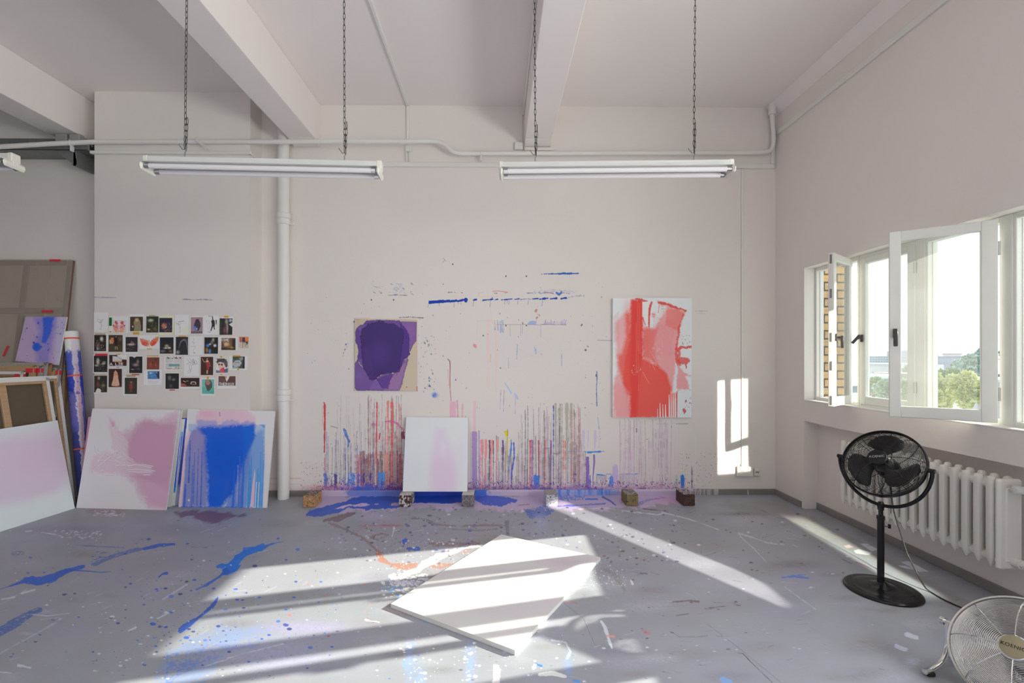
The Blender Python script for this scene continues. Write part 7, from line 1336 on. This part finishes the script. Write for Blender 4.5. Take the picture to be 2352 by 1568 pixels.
def building(label, pxa, pxb, ytop, dist, col, wins=(), depth=18, roofc=None, yb=None, cat='building'):
    A_, C_ = far(pxa, ytop, dist), far(pxb, ytop, dist); H_ = (A_.z + C_.z) / 2
    d = (C_ - A_); d.z = 0; L_ = d.length; d.normalize(); n = Vector((d.y, -d.x, 0)); n = n if n.dot(A_) < 0 else -n
    M = Matrix((d, -n, Vector((0, 0, 1)))).transposed().to_4x4(); M.translation = Vector((A_.x, A_.y, 0))
    t = thing('building', label, cat, (A_.x, A_.y, GZ))
    b = B(); b.box((0, 0, GZ), (L_, depth, H_), M); b.build('wall', mat('facade', col, .9, var=.05, vscale=.2), t)  # facade and roof colours paled to imitate distance haze
    if roofc: b = B(); b.box((-.3, -.3, H_), (L_ + .3, depth + .3, H_ + .35), M); b.build('roof', mat('roof_cover', roofc, .9), t)
    gm = mat('far_window', (.22, .28, .36), .4)
    for (n_, y0, y1, fill, x0f, x1f) in wins:
        z0, z1_ = far(pxa, y1, dist).z, far(pxa, y0, dist).z
        for i in range(n_):
            xc_ = L_ * (x0f + (x1f - x0f) * (i + .5) / n_); hw = L_ * (x1f - x0f) / n_ * fill / 2
            b = B(); b.box((xc_ - hw, -.12, z0), (xc_ + hw, -.02, z1_), M); b.build('window', gm, t)
    return t
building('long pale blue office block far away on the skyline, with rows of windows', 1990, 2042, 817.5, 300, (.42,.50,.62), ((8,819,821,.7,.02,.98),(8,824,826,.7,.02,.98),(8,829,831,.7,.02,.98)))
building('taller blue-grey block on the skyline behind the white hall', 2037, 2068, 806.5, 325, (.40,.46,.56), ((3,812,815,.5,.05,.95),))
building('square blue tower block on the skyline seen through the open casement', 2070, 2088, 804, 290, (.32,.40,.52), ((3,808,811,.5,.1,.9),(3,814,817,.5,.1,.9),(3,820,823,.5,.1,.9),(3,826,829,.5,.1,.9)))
building('white industrial hall with a row of dark windows', 1996, 2100, 838, 170, (.60,.62,.66), ((4,853,857,.45,.07,.22),(5,853,857,.45,.40,.62),(3,853,857,.45,.75,.88)), roofc=(.5,.52,.56))
building('low shed with a dark brown roof before the white hall', 2010, 2100, 861, 120, (.30,.24,.22), depth=8, roofc=(.28,.22,.20))
building('pale glass-roofed shed among the trees', 2003, 2045, 869, 95, (.50,.55,.60), ((3,870,874,.55,.05,.95),), depth=14, roofc=(.62,.68,.74))
building('pale cream tower on the skyline left of the long dark roof', 2140, 2156, 808, 320, (.62,.60,.60), ((2,812,815,.5,.1,.9),))
building('long blue-roofed block on the skyline with a row of small windows', 2140, 2214, 820, 260, (.28,.34,.46), ((9,832,835,.35,.02,.98),), roofc=(.26,.28,.38))
building('white block with a reddish flat roof on the skyline', 2166, 2208, 813.5, 284, (.60,.60,.64), ((6,818,821,.5,.04,.96),), roofc=(.36,.26,.26))
building('small white hall below the skyline in the open window', 2138, 2168, 840, 180, (.62,.64,.68), depth=20)
building('grey flat-roofed sheds behind the yellow-green tree', 2215, 2310, 862, 130, (.45,.46,.50), ((4,868,872,.6,.05,.95),), depth=30, roofc=(.42,.40,.44))
building('white flat roof low behind the yellow-green tree', 2205, 2300, 876, 95, (.55,.56,.58), depth=12, roofc=(.66,.68,.70))
building('grey roofs seen through the last window', 2318, 2420, 864, 110, (.40,.42,.46), ((5,870,874,.6,.05,.95),(5,884,888,.6,.05,.95)), depth=20, roofc=(.45,.46,.5))
building('orange-tiled low roof outside the last window', 2325, 2420, 934, 60, (.55,.30,.14), depth=5, roofc=(.60,.32,.14), yb=0)
def leafmat(name, c1, c2):
    m = mat(name, c1, .8); N = m.node_tree.nodes; L = m.node_tree.links; t_ = [n for n in N if n.type == 'TEX_COORD'][0]
    nz = N.new('ShaderNodeTexNoise'); nz.inputs['Scale'].default_value = .7; nz.inputs['Detail'].default_value = 8; L.new(t_.outputs['Object'], nz.inputs[0]); mx = N.new('ShaderNodeMix'); mx.data_type = 'RGBA'
    mr = N.new('ShaderNodeMapRange'); mr.inputs[1].default_value = .35; mr.inputs[2].default_value = .65; L.new(nz.outputs[0], mr.inputs[0])
    mx.inputs[6].default_value = (*c1, 1); mx.inputs[7].default_value = (*c2, 1); L.new(mr.outputs[0], mx.inputs[0]); L.new(mx.outputs[2], N['Principled BSDF'].inputs['Base Color']); return m
M_bark = mat('bark', (.20, .16, .12), .9)
def tree(label, px, ytop, dist, wpx, c1, c2, seed, n=5200, hfac=1.0, leaf=.34):
    T = far(px, ytop, dist); Rw = wpx / 2 / FPX * dist * .8; rs = np.random.RandomState(seed); Hc = min(T.z - GZ - 2, Rw * 2.2 * hfac)
    t = thing('tree', label, 'tree', (T.x, T.y, GZ), 'trees outside the windows')
    b = B(); b.tube([(T.x, T.y, GZ - .2), (T.x + .2, T.y, GZ + (T.z - GZ) * .4), (T.x, T.y, T.z - Hc * .3)], [.42, .3, .1], 8)
    for k in range(5):
        a = k * 1.26; b.tube([(T.x, T.y, T.z - Hc * .8), (T.x + Rw * .5 * math.cos(a), T.y + Rw * .5 * math.sin(a), T.z - Hc * .45)], [.16, .05], 6)
    b.build('trunk', M_bark, t)
    cl = rs.normal(size=(34, 3)); cl /= np.linalg.norm(cl, axis=1)[:, None]; cl *= rs.uniform(.35, .82, (34, 1)); rad = rs.uniform(.22, .42, 34)
    ci = rs.randint(0, 34, n); d = rs.normal(size=(n, 3)); d /= np.linalg.norm(d, axis=1)[:, None]; p = cl[ci] + d * rad[ci][:, None] * rs.uniform(.75, 1.05, (n, 1))
    c = np.array([T.x, T.y, T.z - Hc / 2]); p = c + p * np.array([Rw, Rw, Hc / 2]); s_ = leaf * rs.uniform(.6, 1.3, (n, 1)) * dist / 60
    a1 = rs.normal(size=(n, 3)); a1 /= np.linalg.norm(a1, axis=1)[:, None]; a2 = np.cross(a1, rs.normal(size=(n, 3))); a2 /= np.linalg.norm(a2, axis=1)[:, None]
    V_ = np.stack([p - a1 * s_, p + a2 * s_ * .6, p + a1 * s_, p - a2 * s_ * .6], 1).reshape(-1, 3)
    me = bpy.data.meshes.new('crown'); me.from_pydata(V_.tolist(), [], [(4*i, 4*i+1, 4*i+2, 4*i+3) for i in range(n)]); me.materials.append(leafmat('foliage', c1, c2))
    _link(bpy.data.objects.new('crown', me), t)
GRN, YEL, DGN, BGN = (.34,.48,.26), (.66,.68,.30), (.24,.38,.26), (.36,.50,.46)  # foliage base colours lightened to imitate haze
tree('round dark green tree outside the closed window, nearest the brick pier', 2006, 868, 60, 34, GRN, DGN, 1)
tree('bushy green tree between the shed and the open casement', 2036, 872, 55, 40, GRN, BGN, 2)
tree('green tree seen through the left side of the open pane', 2086, 866, 60, 40, GRN, DGN, 3)
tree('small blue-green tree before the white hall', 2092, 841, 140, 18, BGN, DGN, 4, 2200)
tree('yellow-green willow-like tree in the open window', 2150, 857, 45, 50, (.34,.42,.14), YEL, 5)
tree('tall full green tree in the middle of the open window', 2180, 846, 55, 62, (.18,.34,.14), (.30,.42,.18), 6, 6500)
tree('broad yellow-tinged tree right of the tall green one', 2216, 858, 42, 60, (.40,.48,.18), YEL, 7, 6500)
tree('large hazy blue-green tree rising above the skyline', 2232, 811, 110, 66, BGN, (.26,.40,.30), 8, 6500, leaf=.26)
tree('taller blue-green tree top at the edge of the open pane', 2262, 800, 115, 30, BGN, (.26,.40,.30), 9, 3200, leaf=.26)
tree('low yellow bush at the bottom of the open window', 2150, 896, 36, 40, YEL, (.40,.46,.16), 10, 3800)
tree('small dark green tree low beside the flat roofs', 2262, 888, 50, 30, DGN, BGN, 11, 2600)
tree('green tree top outside the last window, against the sky', 2352, 790, 70, 50, GRN, (.30,.42,.18), 12, 5200)
tree('low green bush above the orange roof', 2352, 903, 50, 36, GRN, YEL, 13, 3000)
print('objects', len(bpy.data.objects))
